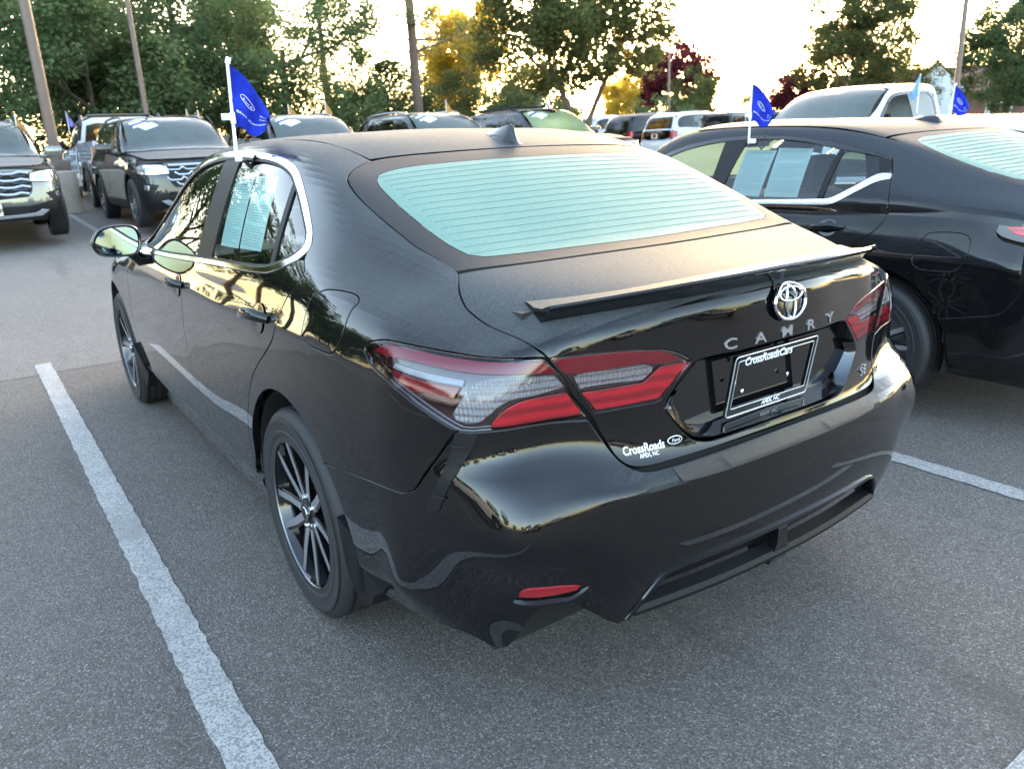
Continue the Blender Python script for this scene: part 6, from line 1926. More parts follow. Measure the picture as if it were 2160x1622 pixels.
def cloth_mesh(parent, G, mat, thick=.0015, axis=(1, 0, 0)):
    n, m = len(G), len(G[0])
    ax = Vector(axis) * thick
    V = [p for r in G for p in r] + [p + ax for r in G for p in r]
    k = n * m
    F = []
    for i in range(n - 1):
        for j in range(m - 1):
            a, b, c, d = i * m + j, i * m + j + 1, (i + 1) * m + j + 1, (i + 1) * m + j
            F += [[a, b, c, d], [k + d, k + c, k + b, k + a]]
    for i in range(n - 1):
        for j in (0, m - 1):
            F.append([i * m + j, (i + 1) * m + j, k + (i + 1) * m + j, k + i * m + j])
    for j in range(m - 1):
        for i in (0, n - 1):
            F.append([i * m + j, i * m + j + 1, k + i * m + j + 1, k + i * m + j])
    return MB().add(V, F).build('flag_cloth', mat, parent, smooth=True)
def cloth_text(parent, G, txt, t0, t1, s, size, mat, side=-1, axis=(1, 0, 0), sx=1., ring=None):
    """letters printed on the cloth, running outwards from t0 to t1 at height s"""
    n, m = len(G) - 1, len(G[0]) - 1
    def at(t, q):
        t, q = min(max(t, 0), .999) * n, min(max(q, 0), .999) * m
        i, j = int(t), int(q)
        a, b = t - i, q - j
        return (G[i][j] * (1 - a) + G[i + 1][j] * a) * (1 - b) + (G[i][j + 1] * (1 - a) + G[i + 1][j + 1] * a) * b
    o = text_mesh('flag_lettering', txt, 1., mat, parent, Matrix.Identity(4), 0, sx, align='LEFT')
    xs = [v.co.x for v in o.data.vertices]
    w = max(xs) - min(xs)
    ax = Vector(axis) * (side * .0025)
    for v in o.data.vertices:
        t = t0 + (t1 - t0) * (v.co.x - min(xs)) / w
        v.co = at(t, s - v.co.y * size) + ax
    if ring:
        c, rt_, rs_ = ring
        pts = [at(c[0] + rt_ * math.cos(a), c[1] + rs_ * math.sin(a)) + ax for a in np.linspace(0, 2 * math.pi, 33)]
        MB().tube(pts, .0010, 5, cap=False).build('flag_oval', mat, parent)
    return o
def big_flag(label, base, lean=(0, 0), text=True, scale=1., dirn=(.958, -.283)):
    """white staff clipped on a window, blue cloth hanging limp; y runs towards the car's tail (-y)"""
    fl = empty('car_flag', base, label=label, cat='flag', group='blue window flags')
    top = (lean[0], lean[1], .305 * scale)
    MB().tube([(0, 0, -.02), (0, 0, .0), (lean[0] * .5, lean[1] * .5, .15 * scale), top], [.0065, .0065, .006, .0055], 8).box((0, -.022, -.008), (.010, .055, .026), bevel=.003).build('flag_staff', M_WHITEPLASTIC, fl, smooth=True)
    MB().tube([(top[0], top[1], top[2] - .004), (top[0] + .004, top[1] - .008, top[2] + .012)], .009, 8).build('staff_tip', M_WHITEPLASTIC, fl, smooth=True)
    MB().box((lean[0] * .5, lean[1] * .5 + .002, .125 * scale), (.016, .018, .04), bevel=.004).box((lean[0] * .5 - .02, lean[1] * .5 + .006, .13 * scale), (.035, .003, .022)).build('flag_sleeve', M_WHITEPLASTIC, fl, smooth=True)
    MB().tube([(.0, -.035, -.012), (.02, -.055, -.03), (.02, -.075, -.055), (.02, -.105, -.03), (.02, -.15, -.005)], .006, 6).build('window_clip', M_TRIM, fl)
    k = scale
    ex, ey = dirn
    tc_ = [(0.004, .297), (.042, .268), (.088, .205), (.119, .150), (.127, .120)]
    bc_ = [(.004, .103), (.034, .090), (.058, .064), (.092, .068), (.119, .100)]
    ln = Vector((lean[0], lean[1], 0))
    tc_, bc_ = ([Vector((r * ex * k, r * ey * k, z * k)) + ln * (z / .305) for r, z in c_] for c_ in (tc_, bc_))
    nrm = (-ey, ex, 0)
    G = cloth(None, None, tc_, bc_, fold=.016 * k, axis=nrm)
    cl = cloth_mesh(fl, G, M_FLAGBLUE, axis=nrm)
    if text:
        cloth_text(cl, G, 'Blue Certified', .08, .90, .74, .062, M_WHITEPRINT, axis=nrm)
        cloth_text(cl, G, 'Ford', .25, .47, .44, .07, M_WHITEPRINT, ring=((.36, .42), .17, .075), axis=nrm)
        cloth_text(cl, G, 'Blue', .66, .84, .50, .06, M_WHITEPRINT, axis=nrm)
        cloth_text(cl, G, 'Advantage', .64, .97, .60, .06, M_WHITEPRINT, axis=nrm)
    return fl
def pennant(label, base, mat, h=.26, w=.14, rz=0.):
    fl = empty('car_flag', base, rz, label=label, cat='flag', group='small window pennants')
    MB().tube([(0, 0, -.25), (0, 0, h)], [.009, .007], 6).build('flag_staff', M_WHITEPLASTIC, fl, smooth=True)
    tc_ = [(.0, 0, h), (.35 * w, 0, h * .62), (.75 * w, 0, h * .2), (w, 0, -.02)]
    bc_ = [(.0, 0, -.02), (.3 * w, 0, -.06), (.6 * w, 0, -.08), (.9 * w, 0, -.06)]
    G = cloth(None, None, tc_, bc_, fold=.018, n=8, m=5, axis=(0, 1, 0))
    cloth_mesh(fl, G, mat, axis=(0, 1, 0))
    return fl

# ------------------------------------------------------------------ poles, post, building
M_POLE = pm('bronze_pole', (.14, .095, .075), .5, noise=.2, nscale=6)
M_CONC = pm('concrete', (.42, .36, .29), .85, noise=.3, nscale=5, bump=.3)
M_STEEL = pm('galvanised_post', (.30, .33, .30), .6, noise=.15, nscale=8)
def lamp_pole(label, x, y, r=.085, h=9., base=True, lean=0.):
    z = gz(y, x)
    p = empty('light_pole', (x, y, z), label=label, cat='pole', group='parking lot light poles')
    bh = .84 if base else .25
    if base:
        MB().lathe([(0, .31), (bh - .03, .30), (bh, .275), (bh, .001)], 28, 'z').build('concrete_base', M_CONC, p, smooth=True)
    else:
        MB().lathe([(0, .25), (bh, .24), (bh, .001)], 20, 'z').build('concrete_base', M_CONC, p, smooth=True)
    MB().box((0, 0, bh + .10), (r * 4.2, r * 4.2, .20), bevel=.015).build('base_cover', M_POLE, p, smooth=True)
    MB().tube([(0, 0, bh + .1), (0, 0, h)], [r * 1.08, r * .8], 14).build('shaft', M_POLE, p, smooth=True)
    for s in (-1, 1):
        MB().box((s * .55, 0, h + .05), (.6, .35, .14), bevel=.03).tube([(0, 0, h), (s * .3, 0, h + .05)], .04).build('lamp_head', M_POLE, p, smooth=True)
    return p
def build_building():
    b = empty('building', (58, 24, gz(24, 58)), R(-62), label='brown brick house with a white gable far right behind the white pickup', cat='building')
    MB().box((0, 0, 1.3), (22, 8, 2.6)).build('wall', pm('red_brown_siding', (.20, .085, .07), .8, noise=.2, nscale=2), b)
    rf = MB().add([(-11.4, -4.4, 2.6), (11.4, -4.4, 2.6), (11.4, 0, 4.6), (-11.4, 0, 4.6), (-11.4, 4.4, 2.6), (11.4, 4.4, 2.6)], [[0, 1, 2, 3], [3, 2, 5, 4], [0, 3, 4], [1, 5, 2]]).build('roof', pm('roof_shingles', (.16, .075, .065), .9, noise=.3, nscale=3), b)
    g = MB().prism([(-6.5, 1.2), (-6.5, 3.0), (-4.8, 4.6), (-3.1, 3.0), (-3.1, 1.2)], lambda a, c: (a, -5.2, c), (0, 1.5, 0)).build('gable', pm('white_siding', (.70, .72, .74), .7, noise=.1, nscale=4), b)
    MB().add([(-6.9, -5.4, 2.8), (-4.8, -5.4, 4.8), (-4.8, -1, 4.8), (-6.9, -1, 2.8), (-2.7, -5.4, 2.8), (-2.7, -1, 2.8)], [[0, 1, 2, 3], [1, 4, 5, 2]]).build('gable_roof', MATS['roof_shingles'], b)
    for x in (-9, -1, 3, 7):
        f = MB().box((x, -4.02, 1.5), (1.3, .08, 1.2)).build('window', MATS['white_siding'], b)
        MB().box((x, -4.07, 1.5), (1.05, .04, .95)).build('pane', M_GLASSBLK, f)
    return b
# ------------------------------------------------------------------ trees
def leafmat(name, c1, c2, trans=.45, tcol=None):
    m, nt, b = nmat(name)
    out = nt.nodes['Material Output']
    tc = nd(nt, 'ShaderNodeTexCoord')
    n1 = nd(nt, 'ShaderNodeTexNoise', i_Scale=.9, i_Detail=3.)
    n2 = nd(nt, 'ShaderNodeTexNoise', i_Scale=9., i_Detail=2.)
    oi = nd(nt, 'ShaderNodeObjectInfo')
    for n in (n1, n2):
        nt.links.new(tc.outputs['Object'], n.inputs['Vector'])
    f = math_(nt, 'ADD', math_(nt, 'MULTIPLY', n1.outputs['Fac'], .55), math_(nt, 'MULTIPLY', n2.outputs['Fac'], .45))
    c = mixc(nt, ramp(nt, f, .38, .62), c1, c2)
    hs = nd(nt, 'ShaderNodeHueSaturation')
    nt.links.new(c, hs.inputs['Color'])
    nt.links.new(ramp(nt, oi.outputs['Random'], 0, 1, .8, 1.2), hs.inputs['Value'])
    df = nd(nt, 'ShaderNodeBsdfDiffuse')
    tr = nd(nt, 'ShaderNodeBsdfTranslucent')
    nt.links.new(hs.outputs[0], df.inputs[0])
    if tcol:
        tr.inputs[0].default_value = (*tcol, 1)
    else:
        nt.links.new(hs.outputs[0], tr.inputs[0])
    mx = nd(nt, 'ShaderNodeMixShader')
    mx.inputs[0].default_value = trans
    nt.links.new(df.outputs[0], mx.inputs[1])
    nt.links.new(tr.outputs[0], mx.inputs[2])
    nt.links.new(mx.outputs[0], out.inputs['Surface'])
    return m
LF_GREEN = leafmat('oak_leaves', (.07, .105, .045), (.15, .20, .095))
LF_DARK = leafmat('dark_leaves', (.05, .08, .04), (.10, .14, .07))
LF_PINE = leafmat('pine_needles', (.055, .08, .038), (.11, .14, .065), .35)
LF_OLIVE = leafmat('olive_leaves', (.075, .09, .035), (.16, .17, .065), .5)
LF_BACKLIT = leafmat('painted_backlit_leaves', (.20, .19, .04), (.46, .38, .08), .65, (.85, .66, .12))  # yellow glow of sun from behind put into the leaf and translucent colours
LF_RED = leafmat('plum_leaves', (.07, .016, .022), (.15, .035, .045), .45)
LF_LIGHT = leafmat('light_green_leaves', (.08, .12, .05), (.16, .21, .10), .5)
M_BARK = pm('bark', (.10, .075, .058), .9, noise=.4, nscale=12, bump=.6)
M_PINEBARK = pm('pine_bark', (.16, .11, .085), .9, noise=.4, nscale=10, bump=.6)
def leaves(C, R_, per, size, flat=.5, seed=1, shape=(.5, .30)):
    """quads scattered round the clump centres C (k,3) with radii R_"""
    g = np.random.default_rng(seed)
    k = len(C)
    n = k * per
    cen = np.repeat(C, per, 0)
    rad = np.repeat(R_, per)
    d = g.normal(size=(n, 3))
    d /= np.linalg.norm(d, axis=1, keepdims=True)
    r = g.random(n) ** .45
    p = cen + d * (rad * r)[:, None] * np.array([1, 1, .75])
    a = g.normal(size=(n, 3))
    a[:, 2] *= flat
    a /= np.linalg.norm(a, axis=1, keepdims=True)
    b = np.cross(a, g.normal(size=(n, 3)))
    b /= np.linalg.norm(b, axis=1, keepdims=True)
    s = size * (.6 + .8 * g.random(n))[:, None]
    V = np.stack([p - a * s * .5, p + b * s * shape[1], p + a * s * .5, p - b * s * shape[1]], 1).reshape(-1, 3)
    F = np.arange(n * 4).reshape(-1, 4)
    return V, F
def leaf_object(name, V, F, mat, parent):
    me = bpy.data.meshes.new(name)
    me.vertices.add(len(V))
    me.vertices.foreach_set('co', V.ravel().astype(np.float32))
    me.loops.add(F.size)
    me.polygons.add(len(F))
    me.loops.foreach_set('vertex_index', F.ravel().astype(np.int32))
    me.polygons.foreach_set('loop_start', (np.arange(len(F)) * 4).astype(np.int32))
    me.materials.append(mat)
    me.update(calc_edges=True)
    return link(bpy.data.objects.new(name, me), parent)
def limb(mb, g, p, d, L, r, depth, tips, spread=.6, up=.15):
    """recursive tapering limbs; collects twig ends"""
    pts, rad = [p], [r]
    q = p.copy()
    dd = d.copy()
    n = 4
    for i in range(n):
        dd = (dd + Vector(g.normal(size=3) * .13) + Vector((0, 0, up * .25))).normalized()
        q = q + dd * (L / n)
        pts.append(q.copy())
        rad.append(r * (1 - .55 * (i + 1) / n))
    mb.tube(pts, rad, 6 if depth > 1 else 4, cap=False)
    if depth == 0:
        tips.append(q)
        tips.append(pts[2])
        return
    for k in range(3 if depth > 1 else 2 + int(g.random() < .6)):
        t = .45 + .55 * (k + 1) / 3
        i = min(n, int(t * n))
        nd_ = (dd + Vector(g.normal(size=3) * spread) + Vector((0, 0, up))).normalized()
        limb(mb, g, pts[i], nd_, L * (.62 + .16 * g.random()), rad[i] * .72, depth - 1, tips, spread, up)
def proto_broad(seed, h=9., trunk_h=2., crown=(3.4, 3.4, 3.6), nlimb=6, depth=3, per=70, leaf=.17, clump=.62, mat=None, fork=False, extra=60, low=0.):
    g = np.random.default_rng(seed)
    root = bpy.data.objects.new('tree', None)
    link(root)
    mb, tips = MB(), []
    r0 = .16 * h / 9
    top = Vector((.1, .05, trunk_h))
    if fork:
        mb.tube([(0, 0, -.2), (.02, 0, trunk_h * .35), (.05, 0, trunk_h * .5)], [r0 * 1.4, r0 * 1.05, r0], 10)
        starts = [(Vector((.05, 0, trunk_h * .5)), Vector((s * .42, .1 * s, .9)).normalized()) for s in (-1, 1)]
        for p, d in starts:
            e = p + d * trunk_h * .75
            mb.tube([p, p + d * trunk_h * .4, e], [r0 * .8, r0 * .66, r0 * .55], 8)
            for k in range(nlimb // 2):
                a = 2 * math.pi * (k + .3 * g.random()) / (nlimb // 2)
                dv = Vector((math.cos(a), math.sin(a), .5 + .6 * g.random())).normalized()
                limb(mb, g, e if k else e, dv, crown[0] * .55, r0 * .42, depth - 1, tips)
    else:
        mb.tube([(0, 0, -.2), (.03, .02, trunk_h * .5), top, top + Vector((.1, -.05, h * .35))], [r0 * 1.4, r0 * 1.05, r0, r0 * .4], 10)
        for k in range(nlimb):
            a = 2 * math.pi * (k + .4 * g.random()) / nlimb
            z = trunk_h + (h * .33) * (k / nlimb)
            dv = Vector((math.cos(a), math.sin(a), .25 + .7 * g.random())).normalized()
            limb(mb, g, Vector((.08, 0, z)), dv, crown[0] * .62, r0 * .5, depth - 1, tips)
    tr = mb.build('trunk', M_BARK, root, smooth=True)
    C = np.array([tuple(t) for t in tips])
    c0 = np.array([0, 0, trunk_h + crown[2] * (1. - low)])
    ex = g.normal(size=(extra, 3))
    ex /= np.linalg.norm(ex, axis=1, keepdims=True)
    ex = c0 + ex * np.array(crown) * (.45 + .55 * g.random(extra) ** .5)[:, None]
    C = np.concatenate([C, ex])
    rel = (C - c0) / np.array(crown)
    nr = np.linalg.norm(rel, axis=1)
    C = np.where((nr > 1.05)[:, None], c0 + rel / nr[:, None] * np.array(crown) * 1.0, C)
    Rr = clump * (.6 + .8 * g.random(len(C)))
    V, F = leaves(C, Rr, per, leaf, seed=seed)
    leaf_object('crown', V, F, mat or LF_GREEN, root)
    return root
def proto_pine(seed, h=15., first=4.5, mat=None, per=60):
    g = np.random.default_rng(seed)
    root = bpy.data.objects.new('pine_tree', None)
    link(root)
    mb = MB()
    mb.tube([(0, 0, -.2), (.05, 0, h * .4), (.0, .05, h * .8), (0, 0, h)], [.24, .18, .09, .03], 10)
    C, Rr = [], []
    z = first
    while z < h:
        f = (z - first) / (h - first)
        L = (2.6 * (1 - f) ** .7 + .5) * (.7 + .5 * g.random())
        for k in range(3):
            a = g.random() * 6.28
            d = Vector((math.cos(a), math.sin(a), -.05 + .35 * g.random() + .3 * f))
            p0 = Vector((0, 0, z))
            p1 = p0 + d * L * .55 + Vector((0, 0, -.08))
            p2 = p0 + d * L + Vector((0, 0, .12))
            mb.tube([p0, p1, p2], [.045, .03, .012], 5, cap=False)
            for t in (.45, .62, .78, .9, 1.02):
                q = p0.lerp(p2, t)
                for _ in range(2):
                    C.append(tuple(q + Vector(g.normal(size=3) * .16 * (1 + t))))
                    Rr.append(.22 + .16 * g.random())
        z += .42 + .25 * g.random()
    mb.build('trunk', M_PINEBARK, root, smooth=True)
    V, F = leaves(np.array(C), np.array(Rr), per, .16, seed=seed, flat=1., shape=(.5, .05))
    leaf_object('crown', V, F, mat or LF_PINE, root)
    return root
def proto_shrub(seed, mat, r=(1.6, 1.6, 1.3), n=70, per=70, leaf=.12):
    g = np.random.default_rng(seed)
    root = bpy.data.objects.new('shrub', None)
    link(root)
    mb = MB()
    for k in range(7):
        a = g.random() * 6.28
        mb.tube([(0, 0, -.1), (.4 * math.cos(a), .4 * math.sin(a), r[2] * .6), (.9 * math.cos(a) * r[0] * .5, .9 * math.sin(a) * r[1] * .5, r[2] * 1.3)], [.05, .035, .012], 5, cap=False)
    mb.build('stems', M_BARK, root, smooth=True)
    d = g.normal(size=(n, 3))
    d /= np.linalg.norm(d, axis=1, keepdims=True)
    C = np.array([0, 0, r[2]]) + d * np.array(r) * (.35 + .65 * g.random(n) ** .5)[:, None]
    C[:, 2] = np.maximum(C[:, 2], .15)
    V, F = leaves(C, .42 * (.7 + .6 * g.random(n)), per, leaf, seed=seed)
    leaf_object('foliage', V, F, mat, root)
    return root
# ------------------------------------------------------------------ everything set out on the lot
CX, CY = -1.59, -2.192
def polar(az, D):
    a = R(az)
    return CX + D * math.sin(a), CY + D * math.cos(a)
def recolor(root, old, new):
    for o in [root] + list(root.children_recursive):
        if o.type == 'MESH' and o.data.materials and o.data.materials[0] == old:
            o.material_slots[0].link = 'OBJECT'
            o.material_slots[0].material = new
def put(o, x, y, rz, label=None, group=None, z=None):
    o.location = (x, y, gz(y, x) if z is None else z)
    o.rotation_euler = (0, 0, rz)
    if label:
        o['label'] = label
    if group:
        o['group'] = group
    return o
def place_vehicles():
    build_sedan()
    c2, _ = build_sedan2()
    w = copy_tree(c2)
    recolor(w, M_NAVY, M_WHITE)
    put(w, 5.85, .35, 0, 'white sedan beyond the blue-black sedan, only its roof showing at the right edge')
    ROW = 'vehicles parked nose out along the far lane'
    FWD = math.pi
    a, _ = build_suv('suv', 'grey suv with wavy chrome grille bars at the left edge, facing the camera', M_GREY, front='bars')
    put(a, -1.17, 11.8 + 3.03, FWD, group=ROW)
    pl = MB().box((0, 3.985, .47), (.31, .015, .16), bevel=.004).build('number_plate', pm('plate_cream', (.72, .64, .52), .5), a, smooth=True)
    text_mesh('plate_lettering', '808', .06, M_GLOSSBLK, pl, frame((-.09, 3.995, .505), (-1, 0, 0), (0, 0, 1)), .0005)
    text_mesh('plate_lettering', 'AF', .09, M_GLOSSBLK, pl, frame((-.09, 3.995, .445), (-1, 0, 0), (0, 0, 1)), .0005, shear=.3, bold=.003)
    b, _ = build_suv('suv', 'dark suv with honeycomb chrome grille left of the foreground sedan mirror', M_DARK, front='mesh')
    put(b, 1.80, 11.8 + 3.03, FWD, group=ROW)
    c = copy_tree(b)
    recolor(c, M_DARK, M_PLUM)
    put(c, 4.38, 11.9 + 3.03, FWD, 'brown-black suv right behind the big blue flag, windscreen sheets showing', ROW)
    d = copy_tree(b)
    put(d, 7.38, 11.9 + 3.03, FWD, 'black suv with bright roof rails above the middle of the sedan roof', ROW)
    e, _ = build_suv('suv', 'plum suv with yellow sunshade behind its windscreen, right of the roof antenna', M_PLUM, front='mesh', rails=M_TRIM, sc=(1.02, 1.05, 1.03), glass=M_GLASS_LIME)
    put(e, 10.25, 11.9 + 3.03, FWD, group=ROW)
    ss = MB().box((0, 2.02, 1.40), (.95, .02, .36), Matrix.Rotation(R(38), 3, 'X'), bevel=.004).build('sunshade', pm('yellow_sunshade', (.75, .55, .12), .6), e)
    MB().tube([(-.55, -.2, 1.87), (.55, -.2, 1.87)], .02).tube([(-.62, .0, 1.80), (-.55, -.2, 1.87)], .02).tube([(.62, .0, 1.80), (.55, -.2, 1.87)], .02).build('roof_crossbar', M_TRIM, e)
    MB().tube([(-.55, 1.0, 1.87), (.55, 1.0, 1.87)], .02).build('roof_crossbar', M_TRIM, e)
    # second row
    t = build_pickup('white pickup seen from behind between the two left suvs, black sport bars', M_WHITE, front='bars')
    put(t, 1.94, 17.8, 0)
    oc = empty('cargo_case', (1.55, 17.0, gz(17.) + .82), label='orange case standing in the bed of the white pickup', cat='case')
    MB().box((0, 0, .36), (.62, .4, .72), bevel=.03).build('case_body', pm('orange_plastic', (.75, .30, .02), .45), oc, smooth=True)
    MB().box((0, 0, .76), (.66, .44, .08), bevel=.02).build('lid', MATS['orange_plastic'], oc, smooth=True)
    t2 = copy_tree(t)
    recolor(t2, M_WHITE, M_GREYBLUE)
    put(t2, -.15, 27.5, FWD, 'steel-blue pickup facing the camera far behind the leaning light pole')
    t3 = copy_tree(t)
    recolor(t3, M_WHITE, M_BLACK)
    put(t3, 3.95, 21.3, 0, 'black pickup tail half hidden behind the big blue flag')
    # white crew-cab on the right, nose to the left
    t4 = copy_tree(t)
    put(t4, 11.15, 5.1, R(90), 'white crew cab pickup behind the blue-black sedan, front window open', z=gz(5.1) + .02)
    for o in list(t4.children):
        if o.name.startswith('sport_bar') or o.name.startswith('roof_light_bar'):
            bpy.data.objects.remove(o)
    wins = [o for o in t4.children if o.name.startswith('side_window') and o.data.materials[0] == M_GLASS]
    for o in wins:
        y = sum(v.co.y for v in o.data.vertices) / len(o.data.vertices)
        x = sum(v.co.x for v in o.data.vertices) / len(o.data.vertices)
        if y > 1.2 and x < 0:
            bpy.data.objects.remove(o)
    # row on the right, tails towards us
    RR = 'vehicles parked tail out on the right'
    h, _ = build_suv('suv', 'white suv tail with red lamps and black tailgate band, centre right', M_WHITE, sc=(1.02, 1.06, 1.09), tail='white', papers=False, lower=M_WHITE)
    put(h, 24.15, 22.4, R(-90), group=RR)
    i = copy_tree(h)
    recolor(i, M_WHITE, M_BLACK)
    put(i, 24.3, 25.1, R(-90), 'black suv tail just left of the white suv with red lamps', RR)
    j = copy_tree(h)
    put(j, 24.8, 28.2, R(-90), 'white suv farthest left in the right-hand row, beside the maple trunk', RR)
    k = build_offroader('black four-by-four with white-ringed spare wheel, right of the white suv tail', M_BLACK)
    k['group'] = RR
    put(k, 23.8, 19.2, R(-90))
    l = copy_tree(k)
    put(l, 23.8, 15.9, R(-90), 'black four-by-four between the blue flag and the white crew cab', RR)
    m = copy_tree(b)
    recolor(m, M_DARK, M_PLUM)
    put(m, 31., 9.5, R(-60), 'brown suv roof at the far right edge under the trees')
    # the lot behind the viewpoint, seen only in the paintwork
    BK = 'vehicles behind the viewpoint, mirrored in the black paint'
    for n_, (src, x, rz, lab) in enumerate(((t4, -6.0, R(0), 'white pickup behind the viewpoint, mirrored in the near quarter panel'), (a, -2.2, 0, 'grey suv behind the viewpoint, mirrored in the bumper corner'), (h, 1.6, R(180), 'white suv behind the viewpoint, mirrored in the trunk lid'), (b, 5.0, 0, 'dark suv behind the viewpoint, mirrored beside the licence plate frame'))):
        o = copy_tree(src)
        put(o, x, -13.5 - (1.5 if src is h else 0), rz, lab, BK, z=0)
    o = copy_tree(a)
    recolor(o, M_GREY, M_WHITE)
    put(o, -7.2, 1.2, R(180), 'white suv left of the frame, mirrored in the sedan doors', BK, z=0)
def place_flags():
    big_flag('large blue flag on a white staff clipped to the foreground sedan window', (-.722, .748, 1.398), (.0, -.045))
    f2 = big_flag('blue flag hanging limp on the blue-black sedan beside the foreground car', (2.295, .93, 1.355), (.0, -.005), scale=1.05, dirn=(.63, -.78))
    f3 = big_flag('blue flag on the white sedan at the right edge', (5.25, 1.29, 1.385), (.0, -.015), scale=1.0, dirn=(.46, -.89))
    for lab, p, m, h in (('tan pennant on the grey suv at the left edge', (-.46, 13.2, 1.93), M_FLAGTAN, .25),
                         ('tan pennant on the dark suv with honeycomb grille', (2.48, 13.6, 1.95), M_FLAGTAN, .27),
                         ('tan pennant farther back behind the dark honeycomb suv', (2.87, 16., 2.1), M_FLAGTAN, .26),
                         ('tan pennant at the left roof edge of the brown-black suv', (4.24, 13.7, 2.14), M_FLAGTAN, .17),
                         ('tan pennant at the right roof edge of the brown-black suv', (5.05, 13.8, 2.14), M_FLAGTAN, .25),
                         ('tan pennant on the black suv with bright roof rails', (7.84, 13.7, 2.12), M_FLAGTAN, .25),
                         ('violet pennant on the plum suv', (10.65, 13.7, 2.08), M_FLAGVIO, .27),
                         ('pale violet pennant on the white pickup seen from behind', (1.15, 20.4, 2.3), M_FLAGVIO, .28),
                         ('pale blue pennant on the white crew cab pickup', (9.76, 4.05, 1.80), M_FLAGSKY, .26)):
        pennant(lab, p, m, h, rz=R(-30) if m is not M_FLAGSKY else R(150))
def place_street():
    lamp_pole('thick bronze light pole on a concrete base at the left, leaning in the picture', .36, 16.6, .10, 9.)
    lamp_pole('thinner light pole among the left trees', *polar(11.4, 22.5), .062, 9.5, base=False)
    lamp_pole('slim light pole in front of the plum-leaved tree', *polar(45.9, 39.), .05, 10., base=False)
    lamp_pole('dark light pole by the right-hand tree', *polar(63.2, 30.), .085, 9.5, base=False)
    p = empty('post', (*polar(37.1, 29.), gz(polar(37.1, 29.)[1], polar(37.1, 29.)[0])), label='pale green steel post behind the plum suv roof', cat='post')
    MB().tube([(0, 0, 0), (0, 0, 2.75)], .11, 10).build('post_shaft', M_STEEL, p, smooth=True)
    MB().lathe([(2.75, .12), (2.80, .10), (2.82, .001)], 10, 'z').build('post_cap', M_STEEL, p, smooth=True)
    build_building()
    fp = empty('flagpole', (*polar(64.9, 48.), gz(polar(64.9, 48.)[1], 40)), label='small striped flag on a white pole by the white gable', cat='flag')
    MB().tube([(0, 0, 0), (0, 0, 4.6)], .04, 8).build('pole', M_WHITEPLASTIC, fp)
    for k in range(7):
        mk('stripe', [(.02, 0, 4.4 - .19 * k), (.55 - .05 * k, .1, 4.2 - .2 * k), (.5 - .05 * k, .1, 4.0 - .2 * k), (.02, 0, 4.2 - .19 * k)], [[0, 1, 2, 3]], clothmat('flag_red', (.5, .05, .06)) if k % 2 == 0 and 'flag_red' not in MATS else (MATS['flag_red'] if k % 2 == 0 else M_WHITEPRINT), fp, smooth=False)
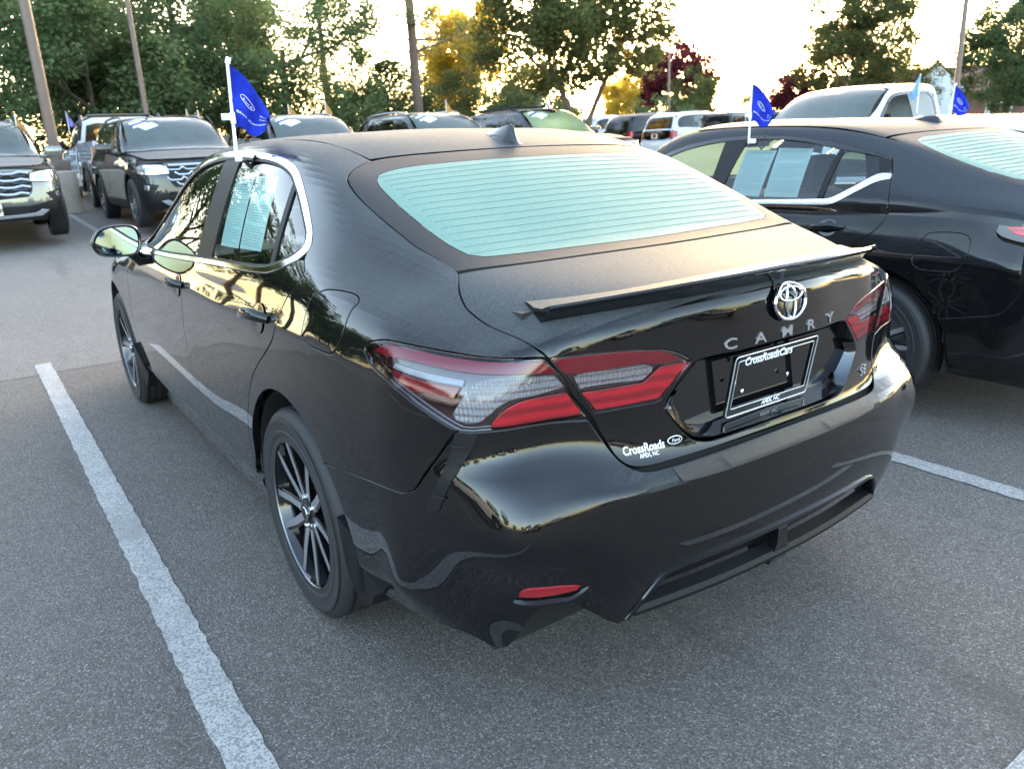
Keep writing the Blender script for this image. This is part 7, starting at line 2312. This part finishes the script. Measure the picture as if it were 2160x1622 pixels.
def place_trees():
    oak = proto_broad(11, h=10., trunk_h=1.4, crown=(4.0, 4.0, 3.9), nlimb=7, per=130, leaf=.145, clump=.72, mat=LF_GREEN, extra=110)
    dark = proto_broad(12, h=12., trunk_h=2.2, crown=(4.2, 4.2, 4.6), nlimb=8, per=130, leaf=.15, clump=.66, mat=LF_DARK, extra=130)
    bush = proto_broad(13, h=7., trunk_h=.6, crown=(2.9, 2.9, 2.7), nlimb=7, per=120, leaf=.135, clump=.6, mat=LF_GREEN, extra=90)
    maple = proto_broad(14, h=8., trunk_h=2.5, crown=(3.5, 3.5, 2.9), nlimb=10, per=130, leaf=.13, clump=.55, mat=LF_OLIVE, fork=True, extra=170)
    airy = proto_broad(15, h=11., trunk_h=2.6, crown=(4.3, 4.3, 4.3), nlimb=8, per=150, leaf=.175, clump=.74, mat=LF_OLIVE, extra=220)
    backlit = proto_broad(16, h=12., trunk_h=2., crown=(2.1, 2.1, 5.2), nlimb=8, per=130, leaf=.16, clump=.55, mat=LF_BACKLIT, extra=110)
    plum = proto_broad(17, h=8., trunk_h=1.3, crown=(3.0, 3.0, 3.0), nlimb=8, per=150, leaf=.17, clump=.6, mat=LF_RED, extra=150)
    pine = proto_pine(18)
    pine2 = proto_pine(19, h=13., first=2.5)
    sh = proto_shrub(20, LF_LIGHT)
    used = set()
    def tree(proto, az, D, sc, label, rz=None, mat=None, dz=0., cat='tree', group=None, sz=None):
        if proto.name in used:
            o = copy_tree(proto)
        else:
            o = proto
        used.add(proto.name)
        x, y = polar(az, D)
        o.location = (x, y, gz(min(y, 119.), x) + dz)
        o.rotation_euler = (0, 0, R(az * 37 % 360) if rz is None else rz)
        o.scale = (sc, sc, sz or sc)
        tag(o, label, cat, group)
        if mat:
            for c in o.children:
                if c.name.startswith(('crown', 'foliage')):
                    c.material_slots[0].link = 'OBJECT'
                    c.material_slots[0].material = mat
        return o
    W = 'trees along the back of the lot'
    B = 'shrubs along the back of the lot'
    tree(oak, 3.0, 27, .95, 'broad green tree at the far left behind the grey suv', group=W)
    tree(bush, 8.2, 25.5, .95, 'rounded green tree just right of the thick light pole', group=W)
    tree(dark, 8.6, 40, .74, 'dark tall tree behind the thick light pole', group=W)
    tree(bush, 11.6, 27, .92, 'round lighter tree left of the thinner light pole', mat=LF_LIGHT, group=W)
    tree(dark, 14.0, 36, .95, 'dark dense tree right of the thinner light pole', group=W)
    tree(pine, 18.2, 36, .95, 'tall pine with bare trunk above the big blue flag', rz=1., group=W)
    tree(bush, 16.2, 29, .80, 'small green tree left of the big blue flag', group=W)
    tree(oak, 20.0, 29.5, .82, 'wide green tree right of the big blue flag', group=W)
    tree(pine2, 22.8, 38, .78, 'shorter pine between the flag and the straight trunk', group=W)
    tree(pine, 28.8, 31, .92, 'pine with straight grey trunk left of the golden tree', rz=2.6, group=W)
    tree(sh, 24.6, 29, 1.25, 'pale green shrub behind the black suv rails', cat='shrub', group=B)
    tree(bush, 27.0, 33, .75, 'green tree low behind the straight pine trunk', mat=LF_GREEN, group=W)
    tree(backlit, 32.2, 37, .95, 'golden sunlit tree left of the maple', group=W)
    tree(dark, 31.0, 48, .62, 'green tree behind the golden tree', mat=LF_GREEN, group=W)
    tree(bush, 33.8, 33, .72, 'olive tree in front of the golden tree', mat=LF_OLIVE, group=W)
    tree(maple, 39.9, 24., .90, 'maple with forked trunk, centre right', rz=-.5, group=W)
    tree(bush, 36.8, 37, .78, 'dark tree behind the pale green post', mat=LF_DARK, group=W)
    tree(sh, 36.0, 28, 1.1, 'dark shrub below the golden tree', cat='shrub', mat=LF_DARK, group=B)
    tree(backlit, 42.6, 48, .55, 'yellow thin tree right of the maple trunk', group=W)
    tree(airy, 43.6, 60, .45, 'loose tree far behind the maple', group=W)
    tree(plum, 46.3, 50, .86, 'plum-leaved tree behind the slim light pole', group=W)
    tree(bush, 47.4, 47, .58, 'grey-green tree in front of the plum-leaved one', mat=LF_OLIVE, group=W, sz=.72)
    tree(sh, 45.2, 43, 1.15, 'light green shrub left of the slim pole', cat='shrub', group=B)
    tree(bush, 51.6, 60, .62, 'small far tree in the sun gap', mat=LF_OLIVE, group=W)
    tree(plum, 54.4, 52, .62, 'plum-leaved tree left of the large airy tree', group=W)
    tree(airy, 57.4, 50, .80, 'large airy tree right of the sun gap', group=W)
    tree(oak, 60.0, 56, .66, 'grey-green tree beside the large airy tree', mat=LF_OLIVE, group=W)
    tree(airy, 65.8, 44, .58, 'loose leafy tree at the right edge', mat=LF_GREEN, group=W)
    tree(bush, 62.8, 62, .55, 'low far tree by the dark light pole', mat=LF_DARK, group=W)
    tree(oak, 71.5, 52, .7, 'tree just outside the right edge', group=W)
    tree(oak, -6., 29, 1.0, 'tree just outside the left edge', group=W)
    # wood edge behind and to the left of the viewpoint, seen in the glass and paint
    K = 'trees round the lot, seen in reflections'
    side = ((-16, 44), (-24, 42), (-32, 43), (-40, 44), (-48, 45), (-58, 46), (-13, 33), (-20, 30), (-28, 31), (-36, 33), (-44, 34), (-53, 34), (-63, 36), (-74, 37), (-86, 38), (-98, 40), (-112, 44), (-127, 50), (-143, 54), (-160, 58), (-176, 60), (168, 58), (152, 56), (135, 52), (118, 50), (100, 50), (84, 52))
    words = ('outermost first', 'outermost second', 'outermost third', 'outermost fourth', 'outermost fifth', 'outermost sixth', 'first', 'second', 'third', 'fourth', 'fifth', 'sixth', 'seventh', 'eighth', 'ninth', 'tenth', 'eleventh', 'twelfth', 'thirteenth', 'fourteenth', 'fifteenth', 'sixteenth', 'seventeenth', 'eighteenth', 'nineteenth', 'twentieth', 'last')
    for n_, (az, D) in enumerate(side):
        tree((oak, dark, bush)[n_ % 3], az, D, (.95, 1.05, 1.25)[n_ % 3] * (1.25 if n_ < 6 else .9 if n_ < 17 else .8), '%s tree outside the frame counting anticlockwise from its left edge' % words[n_], group=K)
place_vehicles()
place_flags()
place_street()
place_trees()
